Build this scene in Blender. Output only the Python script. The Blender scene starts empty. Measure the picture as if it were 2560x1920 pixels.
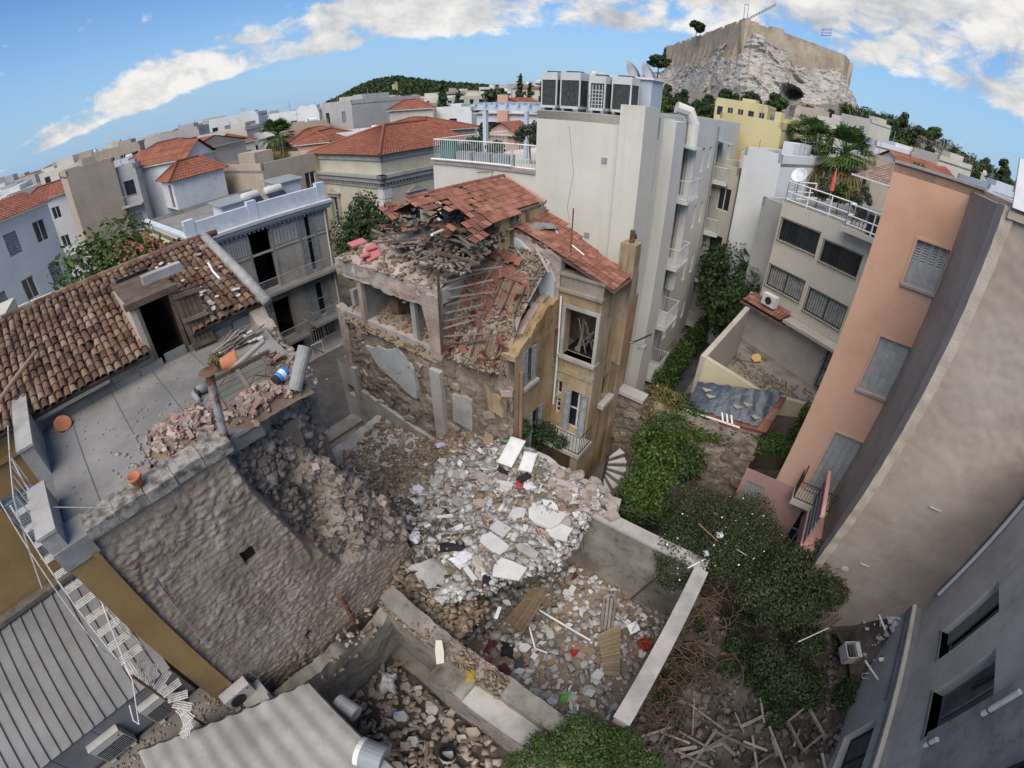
import bpy, bmesh, math, random
from mathutils import Vector, Matrix, noise
from math import sin, cos, tan, radians, pi, sqrt, atan2, hypot
random.seed(7)
SC = bpy.context.scene
COL = SC.collection
# ------------------------------------------------------------------ camera (wide action-camera lens)
EYE = Vector((0, 0, 15.0))
FPX, KR, PITCH, ROLL = 1154.5, -0.0547, radians(35.02), radians(.634)
cd = bpy.data.cameras.new('camera'); cam = bpy.data.objects.new('camera', cd); COL.objects.link(cam)
cam.location = EYE
cam.rotation_euler = (Matrix.Rotation(pi/2 - PITCH, 3, 'X') @ Matrix.Rotation(ROLL, 3, 'Z')).to_euler()
SC.camera = cam
cd.type = 'PANO'; cd.clip_start = .05; cd.clip_end = 9000
SW = 36.0; cd.sensor_width = SW; cd.sensor_fit = 'HORIZONTAL'
try:
 cp = cd; cp.panorama_type = 'FISHEYE_LENS_POLYNOMIAL'
except Exception:
 cp = cd.cycles; cp.panorama_type = 'FISHEYE_LENS_POLYNOMIAL'
MM = 2560/SW/FPX      # normalised radius per mm on the sensor
cp.fisheye_fov = radians(220)
cp.fisheye_polynomial_k0 = 0; cp.fisheye_polynomial_k1 = -MM
cp.fisheye_polynomial_k2 = 0; cp.fisheye_polynomial_k3 = -KR*MM**3; cp.fisheye_polynomial_k4 = 0
# ------------------------------------------------------------------ light
SUN_EL, SUN_AZ = radians(54), radians(196)     # azimuth clockwise from +Y (the way the camera faces): behind, to the left
vs = SC.view_settings
vs.view_transform = 'Standard'; vs.look = 'None'; vs.gamma = 1; vs.exposure = .86; vs.use_curve_mapping = False
W = bpy.data.worlds.new('World'); SC.world = W; W.use_nodes = True
def build_sky():
 nt = W.node_tree; nt.nodes.clear(); N = nt.nodes.new; L = nt.links.new
 def math_(op, a, b=None, c=None, clamp=False):
  n = N('ShaderNodeMath'); n.operation = op; n.use_clamp = clamp
  for i, v in enumerate((a, b, c)):
   if v is None: continue
   if isinstance(v, (int, float)): n.inputs[i].default_value = v
   else: L(v, n.inputs[i])
  return n.outputs[0]
 out = N('ShaderNodeOutputWorld'); sky = N('ShaderNodeTexSky'); sky.sky_type = 'NISHITA'; sky.sun_disc = False
 sky.sun_elevation = SUN_EL; sky.sun_rotation = SUN_AZ; sky.altitude = 100; sky.air_density = 1.0; sky.dust_density = .4; sky.ozone_density = 1.6
 tc = N('ShaderNodeTexCoord'); sp = N('ShaderNodeSeparateXYZ'); L(tc.outputs['Generated'], sp.inputs[0])
 x, y, z = sp.outputs
 zc = math_('MAXIMUM', z, .012); zz = math_('ADD', zc, .025)
 px = math_('DIVIDE', x, zz); py = math_('DIVIDE', y, zz)
 cb = N('ShaderNodeCombineXYZ'); L(px, cb.inputs[0]); L(py, cb.inputs[1]); L(math_('MULTIPLY', z, 14), cb.inputs[2])
 dv = N('ShaderNodeCombineXYZ'); L(x, dv.inputs[0]); L(y, dv.inputs[1]); L(math_('MULTIPLY', z, 1.7), dv.inputs[2])
 def fbm(scale, detail, rough, off, dist=.0, src=None):
  mp = N('ShaderNodeMapping'); mp.inputs['Location'].default_value = (off, off*.7, off*.3); L((src or dv).outputs[0], mp.inputs[0])
  n = N('ShaderNodeTexNoise'); n.inputs['Scale'].default_value = scale; n.inputs['Detail'].default_value = detail
  n.inputs['Roughness'].default_value = rough; n.inputs['Distortion'].default_value = dist
  L(mp.outputs[0], n.inputs['Vector']); return n.outputs['Fac']
 big = fbm(4.5, 6, .58, 3.1, .25); fine = fbm(16, 6, .6, 9.2, .4); med = fbm(7, 6, .55, 21.0)
 # a street of cloud that runs overhead from the far left to the near right
 near = math_('ADD', py, math_('MULTIPLY', px, .40))
 m1 = math_('DIVIDE', math_('SUBTRACT', math_('ADD', near, math_('MULTIPLY', math_('MAXIMUM', px, 0), .5)), 3.3), .9)
 m2 = math_('DIVIDE', math_('SUBTRACT', 6.5, near), 1.1)
 band = math_('MINIMUM', math_('MINIMUM', m1, m2), .62)
 band = math_('MAXIMUM', band, -.46)
 d = math_('ADD', math_('ADD', math_('MULTIPLY', math_('SUBTRACT', big, .5), 4.2), math_('MULTIPLY', math_('SUBTRACT', fine, .5), 2.0)), math_('MULTIPLY', band, 1.15))
 dens = N('ShaderNodeMapRange'); dens.interpolation_type = 'SMOOTHSTEP'; L(d, dens.inputs[0]); dens.inputs[1].default_value = .0; dens.inputs[2].default_value = .7
 low = N('ShaderNodeMapRange'); L(z, low.inputs[0]); low.inputs[1].default_value = .0; low.inputs[2].default_value = .035
 densf = math_('MULTIPLY', dens.outputs[0], low.outputs[0])
 sh = N('ShaderNodeValToRGB'); e = sh.color_ramp.elements
 e[0].position = .36; e[0].color = (.50, .53, .58, 1); e[1].position = .58; e[1].color = (1.0, .985, .96, 1)
 L(math_('ADD', math_('MULTIPLY', med, .6), math_('MULTIPLY', fine, .4)), sh.inputs[0])
 bg = N('ShaderNodeBackground'); bg.inputs[1].default_value = .072
 hs = N('ShaderNodeHueSaturation'); hs.inputs['Saturation'].default_value = 1.12; L(sky.outputs[0], hs.inputs['Color']); tm = N('ShaderNodeMix'); tm.data_type = 'RGBA'; tm.blend_type = 'MULTIPLY'; tm.inputs[0].default_value = 1; L(hs.outputs[0], tm.inputs[6]); tm.inputs[7].default_value = (.80, .97, 1.14, 1); hz = N('ShaderNodeMapRange'); hz.interpolation_type = 'SMOOTHSTEP'; L(z, hz.inputs[0]); hz.inputs[1].default_value = -.02; hz.inputs[2].default_value = .30; hz.inputs[3].default_value = .85; hz.inputs[4].default_value = 0; hm = N('ShaderNodeMix'); hm.data_type = 'RGBA'; L(hz.outputs[0], hm.inputs[0]); L(tm.outputs[2], hm.inputs[6]); hm.inputs[7].default_value = (2.3, 3.7, 5.6, 1); L(hm.outputs[2], bg.inputs[0])
 bc = N('ShaderNodeBackground'); L(sh.outputs[0], bc.inputs[0]); bc.inputs[1].default_value = .50
 mx = N('ShaderNodeMixShader'); L(densf, mx.inputs[0]); L(bg.outputs[0], mx.inputs[1]); L(bc.outputs[0], mx.inputs[2]); L(mx.outputs[0], out.inputs[0])
build_sky()
sl = bpy.data.lights.new('sun', 'SUN'); sl.energy = 2.5; sl.angle = radians(60); sl.color = (1, .90, .76)
so = bpy.data.objects.new('sun', sl); COL.objects.link(so)
sd = Vector((sin(SUN_AZ)*cos(SUN_EL), cos(SUN_AZ)*cos(SUN_EL), sin(SUN_EL)))
so.rotation_euler = sd.to_track_quat('Z', 'Y').to_euler(); so.location = sd*60
# ------------------------------------------------------------------ measuring helpers: a bearing taken in the photograph -> a ray from the eye
CR = {0: (0, 0), 1: (0, 0), 2: (850, 0), 3: (1700, 0), 4: (0, 640), 5: (850, 640), 6: (1700, 640), 7: (0, 1280), 8: (850, 1280), 9: (1700, 1280)}
def ray(m):
 n, x, y = m
 k = 2560/2212 if n == 0 else 860/2212
 x = CR[n][0] + x*k - 1280; y = 960 - CR[n][1] - y*k
 r = hypot(x, y)/FPX; th = r + KR*r**3; ph = atan2(y, x) + ROLL
 X, Y, Z = sin(th)*cos(ph), sin(th)*sin(ph), cos(th); c, s = cos(PITCH), sin(PITCH)
 return Vector((X, Z*c + Y*s, -Z*s + Y*c))
def at(m, z):
 d = ray(m); t = (z - EYE.z)/d.z; return EYE + d*t
def at_d(m, dist):
 d = ray(m); t = dist/hypot(d.x, d.y); return EYE + d*t
def pol(az, d, z=0): a = radians(az); return Vector((sin(a)*d, cos(a)*d, z))
E1 = Vector((.588, .809, 0)); E2 = Vector((.809, -.588, 0)); UP = Vector((0, 0, 1))
class Frame:                       # a wall plane: u along it, v = height, n outwards
 def __init__(s, o, u, n=None):
  s.o = Vector((o[0], o[1], 0)); s.u = Vector((u[0], u[1], 0)).normalized()
  s.n = Vector((s.u.y, -s.u.x, 0))
  if n is None: n = EYE - s.o
  if s.n.dot(Vector((n[0], n[1], 0))) < 0: s.n = -s.n
 def p(s, u, v, n=0): return s.o + s.u*u + UP*v + s.n*n
 def hit(s, m):
  d = ray(m); t = (s.o - EYE).dot(s.n)/d.dot(s.n); q = EYE + d*t
  return (q - s.o).dot(s.u), q.z
 def rect(s, *ms):
  h = [s.hit(m) for m in ms]; us = [a for a, b in h]; vs_ = [b for a, b in h]
  return min(us), max(us), min(vs_), max(vs_)
# ------------------------------------------------------------------ mesh builder
class MB:
 def __init__(s): s.v = []; s.f = []
 def add(s, vs, fs):
  o = len(s.v); s.v.extend(vs); s.f.extend([tuple(i+o for i in f) for f in fs]); return s
 def quad(s, a, b, c, d): return s.add([a, b, c, d], [(0, 1, 2, 3)])
 def obox(s, o, a, b, c):       # corner + three edge vectors
  o, a, b, c = Vector(o), Vector(a), Vector(b), Vector(c)
  V = [o, o+a, o+a+b, o+b, o+c, o+a+c, o+a+b+c, o+b+c]
  F = [(0, 3, 2, 1), (4, 5, 6, 7), (0, 1, 5, 4), (1, 2, 6, 5), (2, 3, 7, 6), (3, 0, 4, 7)]
  if a.cross(b).dot(c) < 0: F = [f[::-1] for f in F]
  return s.add(V, F)
 def cbox(s, c, a, b, d):       # centre + three half vectors
  c, a, b, d = Vector(c), Vector(a), Vector(b), Vector(d); return s.obox(c-a-b-d, a*2, b*2, d*2)
 def box(s, c, sx, sy, sz, rz=0):  # centre of the base
  u = Vector((cos(rz), sin(rz), 0)); w = Vector((-sin(rz), cos(rz), 0))
  return s.obox(Vector(c)-u*sx/2-w*sy/2, u*sx, w*sy, UP*sz)
 def fbox(s, F, u0, u1, v0, v1, n0, n1): return s.obox(F.p(u0, v0, n0), F.u*(u1-u0), UP*(v1-v0), F.n*(n1-n0))
 def prism(s, poly, z0, z1):
  poly = [Vector((p[0], p[1], 0)) for p in poly]; n = len(poly)
  ar = sum(poly[i].x*poly[(i+1) % n].y - poly[(i+1) % n].x*poly[i].y for i in range(n))
  if ar < 0: poly = poly[::-1]
  V = [p+UP*z0 for p in poly]+[p+UP*z1 for p in poly]
  return s.add(V, [tuple(range(n))[::-1], tuple(range(n, 2*n))]+[(i, (i+1) % n, n+(i+1) % n, n+i) for i in range(n)])
 def tube(s, pts, r, k=6, cap=True):
  pts = [Vector(p) for p in pts]; o = len(s.v); n = len(pts); rs = r if isinstance(r, (list, tuple)) else [r]*n
  for i, p in enumerate(pts):
   t = (pts[min(i+1, n-1)]-pts[max(i-1, 0)]).normalized()
   a = t.cross(UP) if abs(t.z) < .95 else t.cross(Vector((1, 0, 0)))
   a.normalize(); b = t.cross(a)
   for j in range(k): s.v.append(p+(a*cos(2*pi*j/k)+b*sin(2*pi*j/k))*rs[i])
  for i in range(n-1):
   for j in range(k): s.f.append((o+i*k+j, o+i*k+(j+1) % k, o+(i+1)*k+(j+1) % k, o+(i+1)*k+j))
  if cap: s.f.append(tuple(o+j for j in range(k))[::-1]); s.f.append(tuple(o+(n-1)*k+j for j in range(k)))
  return s
 def lathe(s, c, prof, k=12, ax=UP):
  c = Vector(c); ax = Vector(ax).normalized(); a = ax.cross(Vector((1, 0, 0)) if abs(ax.x) < .9 else Vector((0, 1, 0))).normalized(); b = ax.cross(a)
  o = len(s.v)
  for r, h in prof:
   for j in range(k): s.v.append(c+ax*h+(a*cos(2*pi*j/k)+b*sin(2*pi*j/k))*r)
  for i in range(len(prof)-1):
   for j in range(k): s.f.append((o+i*k+j, o+i*k+(j+1) % k, o+(i+1)*k+(j+1) % k, o+(i+1)*k+j))
  s.f.append(tuple(o+j for j in range(k))[::-1]); s.f.append(tuple(o+(len(prof)-1)*k+j for j in range(k)))
  return s
 def grid(s, fn, nu, nv, flip=False):
  o = len(s.v)
  for i in range(nu+1):
   for j in range(nv+1): s.v.append(Vector(fn(i/nu, j/nv)))
  for i in range(nu):
   for j in range(nv):
    q = (o+i*(nv+1)+j, o+(i+1)*(nv+1)+j, o+(i+1)*(nv+1)+j+1, o+i*(nv+1)+j+1); s.f.append(q[::-1] if flip else q)
  return s
 def wall(s, F, u0, u1, v0, v1, ops, depth=.22, back=True):
  us = sorted(set([u0, u1]+[min(max(o[i], u0), u1) for o in ops for i in (0, 1)])); vs_ = sorted(set([v0, v1]+[min(max(o[i], v0), v1) for o in ops for i in (2, 3)]))
  rev = F.u.cross(UP).dot(F.n) < 0
  def q(*P): s.quad(*(P[::-1] if rev else P))
  for i in range(len(us)-1):
   for j in range(len(vs_)-1):
    a, b, c, d = us[i], us[i+1], vs_[j], vs_[j+1]; mu, mv = (a+b)/2, (c+d)/2
    if any(o[0] < mu < o[1] and o[2] < mv < o[3] for o in ops): continue
    q(F.p(a, c), F.p(b, c), F.p(b, d), F.p(a, d))
  for o in ops:
   a, b, c, d = o[:4]
   q(F.p(a, c), F.p(a, d), F.p(a, d, -depth), F.p(a, c, -depth)); q(F.p(b, d), F.p(b, c), F.p(b, c, -depth), F.p(b, d, -depth))
   q(F.p(b, c), F.p(a, c), F.p(a, c, -depth), F.p(b, c, -depth)); q(F.p(a, d), F.p(b, d), F.p(b, d, -depth), F.p(a, d, -depth))
  return s
 def build(s, name, mat, parent=None, smooth=False):
  return obj(name, s, mat, parent, smooth)
def mesh_of(mb, off=Vector((0, 0, 0)), mat=None, smooth=False, name='mesh'):
 me = bpy.data.meshes.new(name); me.from_pydata([tuple(Vector(v)-off) for v in mb.v], [], mb.f)
 if mat:
  for m in (mat if isinstance(mat, (list, tuple)) else [mat]): me.materials.append(m)
 if smooth: me.polygons.foreach_set('use_smooth', [True]*len(me.polygons))
 me.update(); return me
def rootloc(o):
 l = Vector((0, 0, 0))
 while o is not None: l = l + o.location; o = o.parent
 return l
def obj(name, mb, mat, parent=None, smooth=False):
 me = mesh_of(mb, rootloc(parent), mat, smooth, name)
 o = bpy.data.objects.new(name, me); COL.objects.link(o)
 if parent is not None: o.parent = parent
 return o
def tag(o, label, cat, group=None, kind=None):
 if label: o['label'] = label
 if cat: o['category'] = cat
 if group: o['group'] = group
 if kind: o['kind'] = kind
 return o
def thing(name, label, cat, loc=(0, 0, 0), group=None):
 o = bpy.data.objects.new(name, None); o.empty_display_size = .2; COL.objects.link(o); o.location = loc
 return tag(o, label, cat, group)
def one(name, mb, mat, label, cat, group=None, smooth=False):     # a thing that is a single mesh, origin at its base
 vs_ = mb.v; c = Vector((sum(v[0] for v in vs_)/len(vs_), sum(v[1] for v in vs_)/len(vs_), min(v[2] for v in vs_)))
 me = mesh_of(mb, c, mat, smooth, name); o = bpy.data.objects.new(name, me); COL.objects.link(o); o.location = c
 return tag(o, label, cat, group)
def setting(name, mb, mat, smooth=False, kind='structure'):
 o = obj(name, mb, mat, None, smooth); o['kind'] = kind; return o
def inst(name, me, M, parent=None):                                 # another object on shared mesh data
 o = bpy.data.objects.new(name, me); COL.objects.link(o)
 if parent is not None: o.parent = parent; M = Matrix.Translation(-rootloc(parent)) @ M
 o.matrix_local = M; return o
def copy_tree(o, parent=None):
 c = o.copy(); COL.objects.link(c); c.parent = parent
 for ch in o.children: copy_tree(ch, c)
 return c
def nz(x, y, z=0, s=1.0): return noise.noise(Vector((x*s, y*s, z*s)))
def fb(x, y, z=0, s=1.0, o=4): return noise.fractal(Vector((x*s, y*s, z*s)), 1.0, 2.0, o)
def U(a, b): return random.uniform(a, b)
def basis(d, up=UP):                                                # rotation whose X axis runs along d
 d = Vector(d).normalized(); b = Vector(up).cross(d)
 if b.length < 1e-4: b = Vector((0, 1, 0)).cross(d)
 b.normalize(); c = d.cross(b); return Matrix((d, b, c)).transposed()
# ------------------------------------------------------------------ materials
MATS = {}
def mk(name, cols, scale=.6, rough=.9, bump=.25, bscale=14, detail=8, streak=0.0, streakcol=(.05, .045, .04), isl=0.0, grime=0.0, grimecol=(.1, .085, .07), spec=.25, metal=0, pos=(.35, .65), cell=0, bdist=.03, contrast=None, hue=0.0):
 if name in MATS: return MATS[name]
 m = bpy.data.materials.new(name); m.use_nodes = True; nt = m.node_tree; N = nt.nodes.new; L = nt.links.new
 b = nt.nodes['Principled BSDF']; b.inputs['Roughness'].default_value = rough; b.inputs['Metallic'].default_value = metal
 if 'Specular IOR Level' in b.inputs: b.inputs['Specular IOR Level'].default_value = spec
 g = N('ShaderNodeNewGeometry'); P = g.outputs['Position']; oi = N('ShaderNodeObjectInfo')
 if isl:    # shift the pattern for each piece so that alike pieces differ
  ad = N('ShaderNodeMath'); ad.operation = 'ADD'; L(g.outputs['Random Per Island'], ad.inputs[0]); L(oi.outputs['Random'], ad.inputs[1])
  fr = N('ShaderNodeMath'); fr.operation = 'FRACT'; L(ad.outputs[0], fr.inputs[0]); RND = fr.outputs[0]
 n = N('ShaderNodeTexNoise'); n.inputs['Scale'].default_value = scale; n.inputs['Detail'].default_value = detail; n.inputs['Roughness'].default_value = .62; L(P, n.inputs['Vector'])
 fac = n.outputs['Fac']
 r = N('ShaderNodeValToRGB'); el = r.color_ramp.elements
 k = len(cols)
 while len(el) < max(2, k): el.new(.5)
 cc = list(cols) if k > 1 else [cols[0], cols[0]]
 for i, c in enumerate(cc): el[i].position = pos[0]+(pos[1]-pos[0])*i/max(1, len(cc)-1); el[i].color = (*c, 1)
 if isl:
  mx = N('ShaderNodeMix'); mx.data_type = 'FLOAT'; mx.inputs[0].default_value = isl
  L(fac, mx.inputs[2]); mr = N('ShaderNodeMapRange'); L(RND, mr.inputs[0]); mr.inputs[3].default_value = pos[0]-.02; mr.inputs[4].default_value = pos[1]+.02; L(mr.outputs[0], mx.inputs[3]); fac = mx.outputs[0]
 L(fac, r.inputs[0]); col = r.outputs[0]
 if isl and hue:
  hs = N('ShaderNodeHueSaturation'); L(col, hs.inputs['Color']); mr2 = N('ShaderNodeMapRange'); m7 = N('ShaderNodeMath'); m7.operation = 'MULTIPLY'; m7.inputs[1].default_value = 7.31; L(RND, m7.inputs[0]); f7 = N('ShaderNodeMath'); f7.operation = 'FRACT'; L(m7.outputs[0], f7.inputs[0])
  L(f7.outputs[0], mr2.inputs[0]); mr2.inputs[3].default_value = 1-hue; mr2.inputs[4].default_value = 1+hue; L(mr2.outputs[0], hs.inputs['Value']); col = hs.outputs[0]
 def over(col, fac, c):
  x = N('ShaderNodeMix'); x.data_type = 'RGBA'; L(fac, x.inputs[0]); L(col, x.inputs[6]); x.inputs[7].default_value = (*c, 1); return x.outputs[2]
 if grime:
  n2 = N('ShaderNodeTexNoise'); n2.inputs['Scale'].default_value = scale*2.7; n2.inputs['Detail'].default_value = 10; n2.inputs['Roughness'].default_value = .7
  mp = N('ShaderNodeMapping'); mp.inputs['Location'].default_value = (31, 17, 5); L(P, mp.inputs[0]); L(mp.outputs[0], n2.inputs['Vector'])
  mr = N('ShaderNodeMapRange'); mr.interpolation_type = 'SMOOTHSTEP'; L(n2.outputs['Fac'], mr.inputs[0]); mr.inputs[1].default_value = .50; mr.inputs[2].default_value = .72; mr.inputs[4].default_value = grime; col = over(col, mr.outputs[0], grimecol)
 if streak:
  n3 = N('ShaderNodeTexNoise'); n3.inputs['Scale'].default_value = 1.0; n3.inputs['Detail'].default_value = 6; n3.inputs['Roughness'].default_value = .65
  mp = N('ShaderNodeMapping'); mp.inputs['Scale'].default_value = (2.2, 2.2, .16); L(P, mp.inputs[0]); L(mp.outputs[0], n3.inputs['Vector'])
  mr = N('ShaderNodeMapRange'); mr.interpolation_type = 'SMOOTHSTEP'; L(n3.outputs['Fac'], mr.inputs[0]); mr.inputs[1].default_value = .47; mr.inputs[2].default_value = .80; mr.inputs[4].default_value = streak; col = over(col, mr.outputs[0], streakcol)
 L(col, b.inputs['Base Color'])
 if bump:
  if cell:
   nb = N('ShaderNodeTexVoronoi'); nb.inputs['Scale'].default_value = cell; L(P, nb.inputs['Vector']); h1 = nb.outputs['Distance']
  nn = N('ShaderNodeTexNoise'); nn.inputs['Scale'].default_value = bscale; nn.inputs['Detail'].default_value = 6; nn.inputs['Roughness'].default_value = .65; L(P, nn.inputs['Vector']); h = nn.outputs['Fac']
  if cell:
   ad = N('ShaderNodeMath'); ad.operation = 'ADD'; L(h, ad.inputs[0]); L(h1, ad.inputs[1]); h = ad.outputs[0]
  bp = N('ShaderNodeBump'); bp.inputs['Strength'].default_value = bump; bp.inputs['Distance'].default_value = bdist; L(h, bp.inputs['Height']); L(bp.outputs[0], b.inputs['Normal'])
 MATS[name] = m; return m
def rgb(h, k=1.0):      # sRGB hex of a surface under flat light -> linear
 v = [int(h[i:i+2], 16)/255 for i in (0, 2, 4)]
 return tuple(k*((c/12.92) if c < .04045 else ((c+.055)/1.055)**2.4) for c in v)
def glassm(name='window glass', col=(.02, .025, .03), rough=.08):
 if name in MATS: return MATS[name]
 m = bpy.data.materials.new(name); m.use_nodes = True; b = m.node_tree.nodes['Principled BSDF']
 b.inputs['Base Color'].default_value = (*col, 1); b.inputs['Roughness'].default_value = rough
 if 'Specular IOR Level' in b.inputs: b.inputs['Specular IOR Level'].default_value = .6
 MATS[name] = m; return m
def leafm(name, cols, trans=.25):
 if name in MATS: return MATS[name]
 m = mk(name, cols, scale=.9, rough=.6, bump=0, isl=.65, hue=.35, spec=.3)
 nt = m.node_tree; b = nt.nodes['Principled BSDF']; out = nt.nodes['Material Output']
 t = nt.nodes.new('ShaderNodeBsdfTranslucent'); mx = nt.nodes.new('ShaderNodeMixShader'); mx.inputs[0].default_value = trans
 src = b.inputs['Base Color'].links[0].from_socket; nt.links.new(src, t.inputs[0])
 nt.links.new(b.outputs[0], mx.inputs[1]); nt.links.new(t.outputs[0], mx.inputs[2]); nt.links.new(mx.outputs[0], out.inputs[0]); return m
GLASS = glassm(); DARK = mk('dark interior', [(.012, .011, .010), (.03, .027, .024)], scale=2, bump=0)  # near-black base colour paints in the shade inside rooms and openings
WOODGREY = mk('weathered grey wood', [(.10, .085, .07), (.21, .18, .15), (.30, .27, .23)], scale=3, isl=.6, hue=.25, bscale=30, bump=.4)
TIMBER = mk('old brown timber', [(.05, .035, .025), (.12, .085, .06), (.20, .15, .11)], scale=3, isl=.6, hue=.3, bscale=30, bump=.4)
WHITEP = mk('white paint', [(.62, .63, .63), (.78, .78, .77)], scale=1.2, grime=.25, rough=.6, bump=.1)
IRON = mk('dark iron', [(.02, .02, .02), (.05, .045, .04)], scale=5, rough=.6, bump=.1)
RUST = mk('rusty metal', [(.07, .03, .018), (.16, .075, .04), (.10, .09, .085)], scale=5, rough=.8, bump=.2)
STEEL = mk('galvanised steel', [(.30, .31, .32), (.45, .46, .47)], scale=2, rough=.5, metal=.3, bump=.05)
PIPEW = mk('white plastic', [(.60, .60, .57), (.72, .71, .68)], scale=1, rough=.45, grime=.3, bump=.05)
LEAD = mk('grey painted metal', [(.22, .23, .24), (.30, .31, .32)], scale=2, rough=.55, bump=.05)
W.cycles.sampling_method = 'MANUAL'; W.cycles.sample_map_resolution = 256
cy = SC.cycles; cy.max_bounces = 5; cy.diffuse_bounces = 3; cy.glossy_bounces = 2; cy.transmission_bounces = 2; cy.transparent_max_bounces = 4; cy.caustics_reflective = False; cy.caustics_refractive = False
import numpy as np
RNG = np.random.default_rng(11)
def np_mesh(name, V, quads, mat, smooth=False):
 me = bpy.data.meshes.new(name); V = np.asarray(V, dtype=np.float32); Q = np.asarray(quads, dtype=np.int32); k = Q.shape[1]
 me.vertices.add(len(V)); me.vertices.foreach_set('co', V.ravel()); me.loops.add(Q.size); me.loops.foreach_set('vertex_index', Q.ravel())
 me.polygons.add(len(Q)); me.polygons.foreach_set('loop_start', np.arange(0, Q.size, k, dtype=np.int32))
 try: me.polygons.foreach_set('loop_total', np.full(len(Q), k, dtype=np.int32))
 except Exception: pass
 if mat: me.materials.append(mat)
 me.update(calc_edges=True); return me
def leaf_mesh(name, blobs, n, size, mat, aspect=.5, shell=.55, droop=0.0, upb=.35, jit=.25):
 """blobs: (centre, radii); leaf shaped quads spread through the blobs, thickest towards their skins"""
 C = np.array([list(b[0]) for b in blobs]); R = np.array([list(b[1]) if hasattr(b[1], '__len__') else [b[1]]*3 for b in blobs])
 w = (R.prod(1))**(2/3); w /= w.sum(); idx = RNG.choice(len(blobs), n, p=w)
 d = RNG.normal(size=(n, 3)); d /= np.linalg.norm(d, axis=1)[:, None]
 rad = 1-(1-shell)*RNG.random(n)**1.4 + RNG.normal(size=n)*jit*.3
 P = C[idx]+d*R[idx]*rad[:, None]
 nrm = d*.8+RNG.normal(size=(n, 3))*.7; nrm[:, 2] += upb; nrm /= np.linalg.norm(nrm, axis=1)[:, None]
 t = RNG.normal(size=(n, 3)); t[:, 2] -= droop; t -= nrm*(t*nrm).sum(1)[:, None]; t /= np.linalg.norm(t, axis=1)[:, None]
 b = np.cross(nrm, t); s = size*(.55+.9*RNG.random(n))[:, None]
 V = np.stack([P-t*s, P+b*s*aspect-t*s*.1, P+t*s, P-b*s*aspect-t*s*.1], 1).reshape(-1, 3)
 return np_mesh(name, V, np.arange(4*n).reshape(n, 4), mat)
def crown_blobs(c, rx, rz, k, sub=.42, seed=0):
 rr = random.Random(seed); out = []
 for i in range(k):
  a = rr.uniform(0, 2*pi); h = rr.uniform(-.75, 1); q = sqrt(max(0, 1-h*h))*rr.uniform(.35, .85)
  s = sub*rr.uniform(.65, 1.25)
  out.append((Vector(c)+Vector((cos(a)*q*rx, sin(a)*q*rx, h*rz*.72)), (rx*s, rx*s, rz*s*.85)))
 return out
LEAF_A = leafm('leaves dark evergreen', [(.018, .034, .014), (.04, .07, .022), (.065, .10, .03)])
LEAF_B = leafm('leaves mid green', [(.03, .055, .014), (.06, .11, .022), (.10, .16, .035)])
LEAF_C = leafm('leaves olive grey', [(.05, .065, .04), (.09, .11, .06), (.13, .15, .09)])
LEAF_D = leafm('leaves lemon bright', [(.035, .07, .012), (.07, .14, .02), (.16, .24, .03)])
LEAF_E = leafm('leaves olive green', [(.022, .036, .014), (.05, .068, .026), (.085, .10, .045)])
LEAF_Y = leafm('leaves dry', [(.08, .07, .025), (.15, .12, .045), (.20, .17, .07)])
BARK = mk('bark', [(.05, .04, .03), (.11, .09, .07)], scale=6, bump=.5, bscale=20)
def set_me(name, me, parent, kind=None):
 o = bpy.data.objects.new(name, me); COL.objects.link(o); o.parent = parent
 if kind: o['kind'] = kind
 return o
def tree(name, label, base, h, rx, rz, mat, n=2500, leaf=.12, k=14, group=None, seed=1, trunk_r=None, cat='tree', ch=None, limbs=4, sub=.42, aspect=.5):
 base = Vector(base); t = thing(name, label, cat, base, group); rr = random.Random(seed); ch = h-rz if ch is None else ch
 top = base+Vector((rr.uniform(-.1, .1)*h*.3, rr.uniform(-.1, .1)*h*.3, ch)); tr = trunk_r or max(.05, h*.022)
 mb = MB(); mid = (base+top)/2+Vector((rr.uniform(-1, 1), rr.uniform(-1, 1), 0))*h*.03
 mb.tube([base, mid, top], [tr*1.25, tr, tr*.6], 7)
 bl = crown_blobs(top, rx, rz, k, sub, seed)
 for i in range(min(limbs, len(bl))):
  e = Vector(bl[i][0]); s = mid.lerp(top, rr.uniform(.2, .9)); mb.tube([s, s.lerp(e, .5)+Vector((0, 0, .05*h)), e], [tr*.55, tr*.4, tr*.15], 5)
 mb.build('trunk', BARK, t)
 me = leaf_mesh('crown', [((Vector(c)-base), r) for c, r in bl], n, leaf, mat, aspect); set_me('crown', me, t)
 return t
def cypress(label, base, h, r, n=900, leaf=.25, group=None, seed=1):
 base = Vector(base); t = thing('cypress_tree', label, 'tree', base, group)
 MB().tube([base, base+UP*h*.8], [r*.15, r*.05], 6).build('trunk', BARK, t)
 bl = [(Vector((U(-.1, .1)*r, U(-.1, .1)*r, h*(.12+.80*i/7))), (r*(1-.75*(i/7)**1.5)*U(.8, 1.05),)*2+(h*.12,)) for i in range(8)]
 set_me('crown', leaf_mesh('crown', bl, n, leaf, LEAF_A, .45, droop=-1.5), t); return t
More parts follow.
